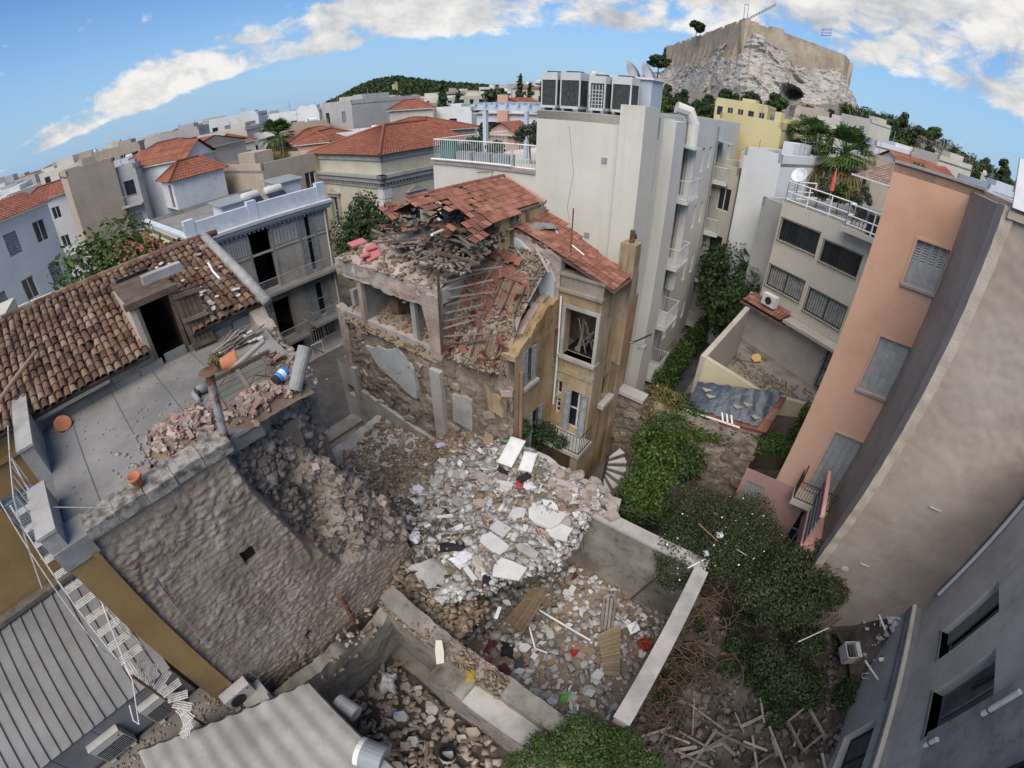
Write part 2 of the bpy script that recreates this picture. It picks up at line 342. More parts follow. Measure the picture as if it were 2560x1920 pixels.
def palm(label, base, h, group=None, seed=3, R=2.4, lean=(0, 0)):
 base = Vector(base); rr = random.Random(seed); t = thing('fan_palm', label, 'palm tree', base, group)
 top = base+Vector((lean[0], lean[1], h))
 MB().tube([base, base.lerp(top, .5)+Vector((.05, 0, 0)), top], [.30, .24, .22], 9).build('trunk', BARK, t)
 g = MB(); dd = MB()
 def frond(mb, a, el, Lp, fan, dead):
  d = Vector((cos(a)*cos(el), sin(a)*cos(el), sin(el))); c = top+d*Lp; mb.tube([top, top.lerp(c, .6)+UP*.04, c], .022, 4, False)
  side = d.cross(UP).normalized(); upv = side.cross(d)
  m = 13 if not dead else 9
  for i in range(m):
   q = -1.25+2.5*i/(m-1); dr = (d*cos(q)+side*sin(q)); tip = c+dr*fan*rr.uniform(.8, 1.05)-UP*fan*(.28 if not dead else .75)*rr.uniform(.6, 1.3)
   midp = c+dr*fan*.55-UP*fan*.03; wv = dr.cross(upv).normalized()*fan*.05
   mb.add([c, midp+wv, tip, midp-wv], [(0, 1, 2, 3)])
 for i in range(44): frond(g, rr.uniform(0, 2*pi), rr.uniform(-.35, 1.35), R*.45*rr.uniform(.8, 1.1), R*.55, False)
 for i in range(90): frond(dd, rr.uniform(0, 2*pi), rr.uniform(-1.5, -.6), R*rr.uniform(.35, 1.0), R*.5, True)
 g.build('crown', LEAF_C if False else LEAF_B, t); dd.build('dead_frond_skirt', LEAF_Y, t); return t
def bush(name, label, blobs, n, leaf, mat, group=None, cat='bush', stems=True, aspect=.45, droop=0, base=None):
 zb = min(Vector(c).z-(r[2] if hasattr(r, '__len__') else r) for c, r in blobs); c0 = sum((Vector(c) for c, r in blobs), Vector())/len(blobs)
 base = Vector((c0.x, c0.y, zb)) if base is None else Vector(base); t = thing(name, label, cat, base, group)
 if stems:
  mb = MB()
  for c, r in blobs[:14]: c = Vector(c); mb.tube([base, base.lerp(c, .5)+Vector((U(-.1, .1), U(-.1, .1), .1)), c], [.04, .025, .01], 5, False)
  mb.build('stem', BARK, t)
 set_me('foliage', leaf_mesh('foliage', [(Vector(c)-base, r) for c, r in blobs], n, leaf, mat, aspect, droop=droop), t); return t
# ------------------------------------------------------------------ windows
FRAMEW = mk('white window frame', [(.55, .55, .53), (.68, .68, .66)], scale=2, rough=.6, grime=.2, bump=0)
FRAMEB = mk('dark window frame', [(.03, .028, .025), (.06, .055, .05)], scale=2, rough=.6, bump=0)
SHUTG = mk('grey shutters', [(.26, .27, .26), (.33, .34, .33)], scale=3, rough=.6, grime=.25, bump=.08)
SHUTB = mk('faded blue grey shutters', [(.17, .185, .20), (.27, .285, .30)], scale=4, rough=.75, grime=.5, bump=.2)
CURT = mk('pale curtain', [(.22, .22, .21), (.4, .4, .38)], scale=3, rough=.9, bump=0)
def window(parent, F, u0, u1, v0, v1, dep=.18, frame=FRAMEW, glass=GLASS, mull=1, trans=0, w=.06, name='window'):
 mb = MB(); n0, n1 = -dep, -dep+.06
 mb.fbox(F, u0, u0+w, v0, v1, n0, n1); mb.fbox(F, u1-w, u1, v0, v1, n0, n1); mb.fbox(F, u0+w, u1-w, v0, v0+w, n0, n1); mb.fbox(F, u0+w, u1-w, v1-w, v1, n0, n1)
 for i in range(mull):
  c = u0+(u1-u0)*(i+1)/(mull+1); mb.fbox(F, c-w/2, c+w/2, v0+w, v1-w, n0, n1-.004)
 for i in range(trans):
  c = v0+(v1-v0)*(i+1)/(trans+1); mb.fbox(F, u0+w, u1-w, c-w/3, c+w/3, n0, n1-.008)
 o = mb.build(name, frame, parent); q = MB(); q.fbox(F, u0+w*.5, u1-w*.5, v0+w*.5, v1-w*.5, -dep-.01, -dep+.02); q.build('pane', glass, o); return o
def shutters(parent, F, u0, u1, v0, v1, n0=.0, leaves=2, mat=SHUTB, louv=(.08, .95), panel=None, th=.04, name='shutter', step=.075):
 """closed louvred leaves in an opening"""
 wd = (u1-u0)/leaves; outs = []
 for i in range(leaves):
  a, b = u0+i*wd+.006, u0+(i+1)*wd-.006; mb = MB(); s = min(.07, (b-a)*.2); H = v1-v0
  l0, l1 = v0+H*louv[0], v0+H*louv[1]
  mb.fbox(F, a, a+s, v0, v1, n0-th, n0); mb.fbox(F, b-s, b, v0, v1, n0-th, n0); mb.fbox(F, a+s, b-s, v0, l0 if panel else v0+s, n0-th, n0); mb.fbox(F, a+s, b-s, v1-s, v1, n0-th, n0)
  if panel:
   mb.fbox(F, a+s, b-s, l0, l0+s*.6, n0-th, n0)
   for (p0, p1) in panel: mb.fbox(F, a+s*1.3, b-s*1.3, v0+H*p0, v0+H*p1, n0-.001, n0+.014)
  v = (l0 if panel else v0)+s*1.0
  while v < l1-s*.5:
   mb.obox(F.p(a+s, v, n0-th), F.u*(b-a-2*s), F.n*th*.8+UP*(-step*.55), UP*.012); v += step
  mb.fbox(F, a+s, b-s, v0+s, v1-s, n0-th-.012, n0-th-.004)
  outs.append(mb.build(name, mat, parent))
 return outs
def railing(parent, pts, h, mat, step=.12, r=.011, rr=.022, name='railing', low=.06, mid=None):
 """posts and rails along a 3D polyline"""
 mb = MB(); pts = [Vector(p) for p in pts]
 for a, b in zip(pts[:-1], pts[1:]):
  for hh in [h, low]+([mid] if mid else []): mb.tube([a+UP*hh, b+UP*hh], rr, 5)
  n = max(1, int((b-a).length/step))
  for i in range(n+1): p = a.lerp(b, i/n); mb.tube([p, p+UP*h], r, 4)
 return mb.build(name, mat, parent)
def body(name, label, cat, foot, z0, z1, mat, ops=None, group=None, parapet=.0, roofmat=None, pth=.2, copings=None):
 """a building: Empty, wall shell with window openings, flat roof with parapet. ops: {edge index: [(u0,u1,v0,v1)]}"""
 c = sum((Vector((p[0], p[1], 0)) for p in foot), Vector())/len(foot); t = thing(name, label, cat, (c.x, c.y, z0), group)
 ops = ops or {}; mb = MB(); n = len(foot); frames = []
 for i in range(n):
  a, b = Vector((*foot[i][:2], 0)), Vector((*foot[(i+1) % n][:2], 0)); F = Frame(a, b-a, n=(a+b)/2-c); frames.append(F)
  mb.wall(F, 0, (b-a).length, z0, z1+parapet, ops.get(i, []))
 w = mb.build('wall', mat, t); r = MB(); P = [c+(Vector((*p[:2], 0))-c)*.995 for p in foot]; r.prism(P, z1-.25, z1); r.build('flat_roof', roofmat or mat, t)
 if parapet > .05:
  q = MB()
  for i in range(n):
   a, b = Vector((*foot[i][:2], 0)), Vector((*foot[(i+1) % n][:2], 0)); F = frames[i]; q.fbox(F, .0, (b-a).length, z1, z1+parapet-.01, -pth, -.004); q.fbox(F, -.03, (b-a).length+.03, z1+parapet+.002, z1+parapet+.06, -pth-.02, .03)
  q.build('parapet', copings or mat, t)
 return t, frames
def tile_roof_mesh(mb, A, B, C, D, cw=.24, rl=.36, thick=.05, jit=.0):
 """corrugated tile courses on the quad A-B (eave) C-D (ridge, C above B): each tile a small wavy slab"""
 A, B, C, D = map(Vector, (A, B, C, D)); nu = max(1, int((B-A).length/cw)); nv = max(1, int((D-A).length/rl)); nn = (B-A).cross(D-A).normalized()
 if nn.z < 0: nn = -nn
 def P(u, v): return (A.lerp(B, u)).lerp(D.lerp(C, u), v)
 for j in range(nv):
  for i in range(nu):
   u0, u1, v0, v1 = i/nu, (i+1)/nu, j/nv, min(1, (j+1.12)/nv); um = (u0+u1)/2; k = thick*(1+U(-jit, jit))
   a, b, m0 = P(u0, v0)+nn*.01, P(u1, v0)+nn*.01, P(um, v0); c, d, m1 = P(u1, v1)-nn*.012, P(u0, v1)-nn*.012, P(um, v1)
   mb.add([a+nn*k*.3, m0+nn*k*1.25, b+nn*k*.3, c, m1+nn*k*.7, d, a-nn*.02, b-nn*.02], [(0, 1, 4, 5), (1, 2, 3, 4), (6, 1, 0), (6, 7, 2, 1)])
TILE_R = mk('red roof tiles', [(.15, .062, .042), (.215, .092, .064), (.275, .135, .10)], scale=2.2, isl=.55, hue=.2, grime=.35, grimecol=(.10, .07, .055), bump=.15)
TILE_F = mk('red roof tiles far', [(.19, .068, .042), (.27, .105, .066)], scale=.7, isl=.4, hue=.12, grime=.3, grimecol=(.12, .08, .06), bump=.1)
CONC = mk('grey concrete', [(.20, .195, .185), (.30, .295, .28)], scale=.9, grime=.35, bump=.3, streak=.2)
def lumpy(F, u0, u1, z0, top, amp=.08, sc=1.3, nu=60, nv=40, th=.5, seed=0, n0=0, hole=None, side=True):
 """ragged masonry wall: lumpy front face, broken top, sides and back"""
 m = MB()
 def fr(a, b):
  u = u0+(u1-u0)*a; t = top(u) if callable(top) else top; v = z0+(t-z0)*b
  d = amp*(fb(u, v, seed, sc)+.5*fb(u, v, seed+9, sc*4)); return F.p(u, v, n0+d)
 def bk(a, b):
  u = u0+(u1-u0)*a; t = top(u) if callable(top) else top; v = z0+(t-z0)*b; return F.p(u, v, n0-th+amp*.5*fb(u, v, seed+4, sc))
 rev = F.u.cross(UP).dot(F.n) < 0
 m.grid(fr, nu, nv, flip=rev); m.grid(bk, nu, 6, flip=not rev)
 for a in (0, 1):
  m.grid(lambda p, q: Vector(fr(a, p)).lerp(Vector(bk(a, p)), q), nv, 3, flip=(a == 0) != rev)
 m.grid(lambda p, q: Vector(fr(p, 1)).lerp(Vector(bk(p, 1)), q)+UP*(.05*fb(p*9, q*3, seed, 1.4) if 0 < q < 1 else 0), nu, 3, flip=rev); return m
def jag(pts, amp=.12, sc=3.0, seed=0):
 def f(u):
  for (a, za), (b, zb) in zip(pts[:-1], pts[1:]):
   if a <= u <= b: return za+(zb-za)*(u-a)/(b-a)+amp*fb(u, 0, seed, sc)
  return (pts[0][1] if u < pts[0][0] else pts[-1][1])
 return f
# ------------------------------------------------------------------ terrain: one sheet to the horizon that climbs to the citadel rock on the right
AZR, DR = 27.0, 330.0
RC = pol(AZR+1, DR+75)            # middle of the rock
PH = pol(-15, 900)                # wooded hill on the left
def terrain(x, y):
 d = hypot(x, y)
 r = hypot(x-RC.x, y-RC.y)
 h = 24*math.exp(-(max(0, r-70)/120)**2)
 az = math.degrees(atan2(x, y))
 r2 = hypot((x-240)/1.0, (y-260)/1.0); h += 12*math.exp(-(r2/110)**2)          # the shoulder that runs down to the right
 q = hypot((x-PH.x)/.75, (y-PH.y)/1.0); h2 = 30*math.exp(-(q/110)**2); q = hypot((x-PH.x-130)/1.6, (y-PH.y)); h2 += 30*math.exp(-(q/120)**2)
 k = min(1, max(0, (d-55)/60))
 return (h+h2)*k*k*(3-2*k) - .0
GROUND = mk('dusty ground', [(.10, .09, .075), (.17, .15, .125), (.23, .21, .18)], scale=.5, bump=.5, bscale=9, grime=.4)
def build_ground():
 mb = MB(); rings = [0, 3, 6, 10, 15, 22, 32, 45, 60, 80, 105, 135, 170, 210, 250, 290, 330, 380, 430, 500, 600, 700, 780, 850, 920, 1000, 1100, 1300, 1700, 2500, 4000, 7000]; K = 96
 for r in rings:
  for j in range(K):
   a = 2*pi*j/K; x, y = sin(a)*r, cos(a)*r; mb.v.append(Vector((x, y, terrain(x, y)-.02)))
 for i in range(len(rings)-1):
  for j in range(K): mb.f.append((i*K+j, (i+1)*K+j, (i+1)*K+(j+1) % K, i*K+(j+1) % K))
 o = setting('ground', mb, GROUND, True); return o
build_ground()
ASPH = mk('worn asphalt', [(.07, .068, .065), (.115, .11, .105)], scale=1.2, bump=.2, bscale=40, grime=.3, grimecol=(.18, .16, .14))
PAVE = mk('pavement slabs', [(.20, .19, .175), (.29, .275, .255)], scale=1.4, bump=.2, grime=.3)
def ST(s, n, z=0): return E1*s - E2*n + UP*z
def strip(mb, s0, s1, n0, n1, z0, z1): mb.obox(ST(s0, n0, z0), E1*(s1-s0), -E2*(n1-n0), UP*(z1-z0))
m = MB(); strip(m, -40, 60, 17.6, 24.1, -.2, .012); setting('street', m, ASPH)
m = MB(); strip(m, -40, 60, 24.1, 25.45, -.2, .15); setting('pavement', m, PAVE)
m = MB(); strip(m, -40, 60, 16.7, 17.6, -.2, .14); setting('pavement', m, PAVE)
# ================================================================== citadel rock, wooded hill and the city around
ROCK = mk('limestone rock', [(.27, .225, .18), (.36, .325, .28), (.43, .40, .36), (.38, .31, .245)], scale=.05, rough=1, bump=1.0, bscale=.35, bdist=1.2, grime=.45, grimecol=(.13, .105, .085), pos=(.3, .7))
FORT = mk('old fortress masonry', [(.30, .235, .165), (.38, .31, .225), (.45, .38, .295)], scale=.12, rough=1, bump=.8, bscale=.9, bdist=.4, streak=0, grime=.35, grimecol=(.17, .13, .095))
CITW = [(16.6, 478), (17.2, 465), (20.5, 380), (24.8, 300), (29, 322), (33, 350), (35.6, 372), (36.1, 392), (34, 450)]
def lerp_t(T, x):
 for a, b in zip(T[:-1], T[1:]):
  if x <= b[0]: k = (max(x, a[0])-a[0])/(b[0]-a[0]); return a[1]+(b[1]-a[1])*k
 return T[-1][1]
def citadel():
 t = thing('fortress_wall', 'tan fortress wall crowning the limestone rock', 'fortress', pol(27, 330, 50)); ZW = 70.6; pts = [pol(a, d) for a, d in CITW]
 q = MB(); rr = random.Random(3)
 for i in range(len(pts)-1):
  a, b = pts[i], pts[i+1]; n = max(2, int((b-a).length/5)); zt = [ZW+rr.uniform(-.5, .5)-(2.5 if 4 <= i else 0)-(1.5 if rr.random() < .2 else 0) for _ in range(n)]
  for k in range(n): p, r = a.lerp(b, k/n), a.lerp(b, (k+1)/n); nn = Vector((-(r-p).y, (r-p).x, 0)).normalized()*3; nn = nn if nn.dot(p) > 0 else -nn; ba = p*.012; q.add([p*.985+UP*44, r*.985+UP*44, r+UP*zt[k], p+UP*zt[k], p+nn+UP*44, r+nn+UP*44, r+nn+UP*zt[k], p+nn+UP*zt[k]], [(0, 1, 2, 3), (7, 6, 5, 4), (3, 2, 6, 7), (0, 3, 7, 4), (1, 5, 6, 2)])
 q.build('curtain_wall', FORT, t)
 for i in range(14):
  a = 17.2+i*.56; d = lerp_t(CITW, a); p = pol(a, d); dr = (pol(a+.2, lerp_t(CITW, a+.2))-p).normalized(); nn = Vector((dr.y, -dr.x, 0)); nn = nn if nn.dot(p) < 0 else -nn; s = MB(); w = 1.1; s.add([p-dr*w+nn*5+UP*46, p+dr*w+nn*5+UP*46, p+dr*w+UP*67, p-dr*w+UP*67, p-dr*w+UP*46, p+dr*w+UP*46], [(0, 1, 2, 3), (0, 3, 4), (1, 5, 2)]); s.build('buttress', FORT, t)
 q = MB(); q.prism([p*1.004 for p in pts]+[pol(24, 560)], 60, 69.5); q.build('plateau', FORT, t)
 # rock
 TOPZ = [(12, 30), (14, 40), (17, 47), (20, 51), (22.5, 57), (25, 61), (27, 61), (29, 57), (31, 49), (33, 53), (35, 57), (35.8, 55), (36.6, 47), (37.6, 40), (38.6, 30), (39.6, 20)]
 def rk(a, b):
  az = 12+27.8*a; dt = (sum(lerp_t(CITW[:-2]+[(37, 388), (40, 420)], az+o) for o in (-2, -1, 0, 1, 2))/5)-7; z1 = lerp_t(TOPZ, az)+3.0*fb(az*.9, 0, 2, 1.0); z = z1+(14-z1)*b; d = dt-8-46*b**1.2
  x = pol(az, d); n = .5*abs(fb(x.x, x.y, z*1.6, .035))+.2*abs(fb(x.x, x.y, z*2.2, .10)); d += -9*n+1.3*fb(x.x, x.y, z*1.8, .3)+3+11*fb(x.x, x.y, z*.6, .022)+4*fb(x.x, x.y, z, .06)
  az2 = az+.5*fb(x.x, z, 3, .05); cu, cv = (az-30.6+.3*fb(az, z, 0, .4))/1.35, (z-32.5-1.5*fb(az*2, 1, 0, 1))/5.4
  if cu*cu+cv*cv < 1: d += 26*(1-cu*cu-cv*cv)**.5
  return pol(az, d, z)
 q = MB(); q.grid(rk, 240, 90, flip=True); o = setting('limestone_rock', q, ROCK)
 # crane and flag
 p = pol(25.2, 306, 70); c = thing('crane', 'white lattice crane on the fortress wall', 'crane', p); s = MB(); W2 = Vector((cos(radians(25)), -sin(radians(25)), 0))
 for k in (-1, 1): s.tube([p-W2*2.2+W2*k*1.0, p-W2*2.2+W2*k*1.0+UP*10], .22, 4)
 s.tube([p-W2*3.2+UP*10, p-W2*1.2+UP*10], .2, 4); s.build('mast', LEAD, c); s = MB()
 for k in (0, 1): s.tube([p-W2*1+UP*(1+k*.9), p+W2*14+UP*(11.5+k*1.1)], .22, 4)
 for k in range(10): a_, b_ = k/10, (k+.5)/10; s.tube([(p-W2+UP*1).lerp(p+W2*14+UP*11.5, a_), (p-W2+UP*1.9).lerp(p+W2*14+UP*12.6, b_)], .15, 4)
 s.build('jib', LEAD, c); s = MB(); s.box(p-W2*1.5, 4, 3, 1.6); s.build('cab', LEAD, c)
 p = pol(33.9, 352, 67); g = thing('flag', 'blue and white striped flag on a pole above the fortress', 'flag', p); MB().tube([p, p+UP*15], .16, 5).build('pole', WHITEP, g); Wf = Vector((-cos(radians(34)), sin(radians(34)), 0))
 for k in range(9):
  s = MB(); z = 14.6-.52*k; s.grid(lambda u, v: p+UP*(z-.52*v-1.0*u*u)+Wf*(6.6*u)+Vector((.6*sin(u*6), .6*cos(u*5), .25*sin(u*7))), 8, 1); s.build('stripe', mk('flag blue', [(.03, .10, .42), (.04, .12, .48)], bump=0) if k % 2 == 0 else mk('flag white', [(.7, .7, .75), (.75, .75, .8)], bump=0), g)
 # far wooded hill
 bl = []; rr = random.Random(9)
 for i in range(2400):
  x, y = PH.x+90+rr.gauss(0, 150), PH.y+rr.gauss(-60, 90); z = terrain(x, y)
  if z < 6: continue
  bl.append(((x, y, z+1.5), (rr.uniform(5, 9), rr.uniform(5, 9), rr.uniform(3.5, 6.5))))
 o = stuff('hill_wood', leaf_mesh('hill_wood', bl, 110000, 2.1, LEAF_A, .7));
 p = at_d((2, 352, 505), 800); g = thing('hill_monument', 'small ruined stone monument on top of the wooded hill', 'monument', Vector((p.x, p.y, terrain(p.x, p.y)-1))); z = g.location.z; MB().box((p.x, p.y, z), 9, 5, 15).build('tower', FORT, g); MB().box((p.x+2, p.y, z+15), 4, 4, 3).build('top', FORT, g)
def stuff(name, me, parent=None, label=None, cat=None):
 o = bpy.data.objects.new(name, me); COL.objects.link(o); o['kind'] = 'stuff'; o.parent = parent
 if label: o['label'] = label
 return o
citadel()
HC = {'white': mk('far white render', [(.56, .57, .57), (.66, .67, .67)], scale=.2, grime=.3, grimecol=(.38, .37, .35), bump=.05, streak=.15, streakcol=(.35, .34, .33)), 'cream': mk('far cream render', [(.47, .44, .37), (.56, .53, .45)], scale=.2, grime=.3, grimecol=(.35, .32, .27), bump=.05, streak=.15, streakcol=(.3, .28, .25)), 'grey': mk('far grey render', [(.36, .355, .335), (.45, .44, .42)], scale=.2, grime=.3, grimecol=(.22, .215, .2), bump=.05, streak=.25, streakcol=(.2, .195, .185)), 'beige': mk('far beige render', [(.36, .29, .225), (.44, .365, .29)], scale=.25, grime=.4, grimecol=(.27, .22, .175), bump=.1, streak=.35, streakcol=(.2, .17, .14)), 'yellow': mk('far yellow render', [(.55, .45, .22), (.62, .53, .30)], scale=.2, grime=.2, grimecol=(.45, .38, .22), bump=.05), 'pink': mk('far pink render', [(.50, .28, .20), (.57, .35, .26)], scale=.3, grime=.2, grimecol=(.42, .3, .25), bump=.05), 'pale blue': mk('far blue render', [(.42, .48, .53), (.5, .55, .6)], scale=.3, bump=.05)}
def house(label, A, B, depth, z0, z1, col, roof='flat', wins=None, group=None, rh=1.2, par=.5, shut=False, name='house', over=.3, wsz=(.9, 1.4), balc=False, cat='house'):
 """A, B = front corners; the body runs away from the eye"""
 A, B = Vector((A[0], A[1], 0)), Vector((B[0], B[1], 0)); F = Frame(A, B-A); bk = -F.n*depth; L = (B-A).length; m = HC[col]
 t = thing(name, label, cat, ((A+B)/2+bk/2)+UP*z0, group); ops = []
 if wins:
  r, c = wins; H = (z1-z0)/r; hgt = (z1-max(z0, z1-3.2*r))/r
  for i in range(r):
   for j in range(c): u = L*(j+.5)/c; v = z1-hgt*(i+1)+.75; ops.append((u-wsz[0]/2, u+wsz[0]/2, v, min(v+wsz[1], z1-hgt*i-.2)))
 q = MB(); q.wall(F, 0, L, z0, z1, ops, .18)
 for (a, b) in ((A, A+bk), (A+bk, B+bk), (B+bk, B)):
  q.quad(a+UP*z0, b+UP*z0, b+UP*z1, a+UP*z1)
 q.build('wall', m, t)
 if roof == 'flat':
  MB().obox(A+bk+F.n*.02+UP*(z1-.2), (B-A), -bk-F.n*.04, UP*.2).build('flat_roof', CONC, t); s = MB()
  for (o, a, b) in ((A, B-A, -F.n*.2), (A+bk, B-A, F.n*.2), (A, bk, F.u*.2), (B, bk, -F.u*.2)): s.obox(o+UP*z1, a, b, UP*par)
  s.build('parapet', m, t)
 else:
  e = [A+F.n*over-F.u*over, B+F.n*over+F.u*over, B+bk-F.n*over+F.u*over, A+bk-F.n*over-F.u*over]; e = [p+UP*z1 for p in e]; tm = TILE_F; s = MB()
  cw, rl = (.3, .4) if (A+B).length/2 < 50 else (.6, .8)
  if roof == 'gable': r0, r1 = (e[0]+e[3])/2+UP*rh, (e[1]+e[2])/2+UP*rh; tile_roof_mesh(s, e[0], e[1], r1, r0, cw, rl); tile_roof_mesh(s, e[2], e[3], r0, r1, cw, rl); MB().add([A+UP*z1, A+bk+UP*z1, r0-UP*.1], [(0, 1, 2)]).build('gable', m, t); MB().add([B+UP*z1, B+bk+UP*z1, r1-UP*.1], [(0, 2, 1)]).build('gable', m, t)
  elif roof == 'gable2': r0, r1 = (e[0]+e[1])/2+UP*rh, (e[3]+e[2])/2+UP*rh; tile_roof_mesh(s, e[1], e[2], r1, r0, cw, rl); tile_roof_mesh(s, e[3], e[0], r0, r1, cw, rl); g = MB(); g.add([A+UP*z1, B+UP*z1, (A+B)/2+UP*(z1+rh-.1)], [(0, 1, 2)]); g.build('gable', m, t)
  else:
   k = min(depth, L)/2*.9; r0, r1 = ((e[0]+e[3])/2+F.u*k+UP*rh, (e[1]+e[2])/2-F.u*k+UP*rh) if L > depth else ((e[0]+e[1])/2-F.n*k+UP*rh, (e[3]+e[2])/2+F.n*k+UP*rh)
   if L > depth: tile_roof_mesh(s, e[0], e[1], r1, r0, cw, rl); tile_roof_mesh(s, e[2], e[3], r0, r1, cw, rl); tile_roof_mesh(s, e[1], e[2], r1, r1, cw, rl); tile_roof_mesh(s, e[3], e[0], r0, r0, cw, rl)
   else: tile_roof_mesh(s, e[0], e[1], r0, r0, cw, rl); tile_roof_mesh(s, e[2], e[3], r1, r1, cw, rl); tile_roof_mesh(s, e[1], e[2], r1, r0, cw, rl); tile_roof_mesh(s, e[3], e[0], r0, r1, cw, rl)
   h = MB()
   for a, b in ((e[0], r0), (e[1], r1 if L > depth else r0), (e[2], r1), (e[3], r0 if L > depth else r1), (r0, r1)): h.tube([a+UP*.06, b+UP*.08], .11, 5)
   h.build('ridge_tiles', tm, t)
  s.build('roof', tm, t); MB().prism([p for p in e], z1-.12, z1-.005).build('eaves', HC['cream'], t)
 for i, w in enumerate(ops):
  if shut and i % 2: shutters(t, F, *w, -.05, 2, SHUTB, step=.2)
  else: window(t, F, *w, .15, FRAMEW if i % 3 else FRAMEB)
  if balc and i % 2 == 0: b = MB().fbox(F, w[0]-.5, w[1]+.5, w[2]-.85, w[2]-.7, .0, 1.0).build('balcony', m, t); railing(b, [F.p(w[0]-.45, w[2]-.7, .95), F.p(w[1]+.45, w[2]-.7, .95)], .9, RAILF, .3, .015, .025)
 return t, F
RAILF = mk('far rail', [(.35, .36, .37), (.42, .43, .44)], bump=0)
def neo():
 c = Vector((-9.07, 32.0, 0)); zE = 11.3; NE = mk('pale ochre neoclassical render', [(.46, .42, .31), (.54, .50, .39)], scale=.4, grime=.35, grimecol=(.33, .30, .23), streak=.3, streakcol=(.26, .24, .19), bump=.1); ST_ = mk('grey stone trim', [(.30, .29, .265), (.40, .385, .355)], scale=1, grime=.35, bump=.15)
 t = thing('neoclassical_house', 'neoclassical ochre house with grey cornice and red hipped roof', 'house', c); Fr_ = Frame(c, E1, n=E2); Fl = Frame(c, -E2, n=-E1); LR, LL = 9.5, 9.0
 opR = [(u, u+1.2, 5.4, 8.0) for u in (2.4, 6.3)]; opL = [(u, u+1.0, 5.4, 7.9) for u in (2.2, 5.8)]
 q = MB(); q.wall(Fr_, 0, LR, 0, zE, opR, .3); q.wall(Fl, 0, LL, 0, zE, opL, .3); q.build('wall', NE, t)
 for F, L in ((Fr_, LR), (Fl, LL)):
  for (z, h, d) in ((8.95, .2, .1), (9.35, .35, .28), (9.7, .25, .42), (10.9, .4, .12)): q = MB(); q.fbox(F, -d, L, z, z+h, -.1, d); q.build('cornice', ST_, t)
  q = MB()
  for i in range(int(L/.3)): q.fbox(F, .1+i*.3, .25+i*.3, 9.17, 9.33, 0, .2)
  q.build('dentil', ST_, t)
 for i in range(9):
  z = 1+i*.9; q = MB(); w = .55 if i % 2 else .75; q.fbox(Fr_, .0, w, z, z+.84, 0, .06); q.build('quoin', mk('white quoin', [(.52, .53, .52), (.6, .6, .59)], bump=.1), t); q = MB(); q.fbox(Fl, .0, 1.3-w, z, z+.84, 0, .06); q.build('quoin', MATS['white quoin'], t)
 for F, ops in ((Fr_, opR), (Fl, opL)):
  for (a, b, c0, d) in ops:
   window(t, F, a, b, c0, d, .25, FRAMEW, GLASS, 1, 1); q = MB(); q.fbox(F, a-.22, a, c0, d, 0, .1); q.fbox(F, b, b+.22, c0, d, 0, .1); q.fbox(F, a-.3, b+.3, d, d+.28, 0, .14); m_ = (a+b)/2; q.add([F.p(a-.4, d+.28, .2), F.p(b+.4, d+.28, .2), F.p(m_, d+.75, .2), F.p(a-.4, d+.28, 0), F.p(b+.4, d+.28, 0), F.p(m_, d+.75, 0)], [(0, 1, 2), (0, 2, 5, 3), (1, 4, 5, 2)]); q.fbox(F, a-.42, b+.42, d+.26, d+.34, 0, .26); q.build('window_surround', ST_, t)
   shutters(t, F, a-.02, a+.3, c0, d, .02, 1, SHUTB, step=.12)
 e0, e1, e2, e3 = [p+UP*11.35 for p in (c+E2*.4-E1*.4, c+E1*LR+E2*.4, c+E1*LR-E2*LL, c-E2*LL-E1*.4)]; r0, r1 = c+E1*3.9-E2*4.2+UP*13.0, c+E1*(LR-1)-E2*4.2+UP*13.0; s = MB(); tile_roof_mesh(s, e0, e1, r1, r0, .27, .36); tile_roof_mesh(s, e3, e0, r0, r0, .27, .36); tile_roof_mesh(s, e2, e3, r0, r1, .27, .36); s.build('roof', TILE_F, t); h = MB(); h.tube([e0+UP*.06, r0+UP*.08, r1+UP*.08], .13, 6); h.tube([e3+UP*.06, r0+UP*.08], .13, 6); h.build('ridge_tiles', TILE_F, t)
neo()
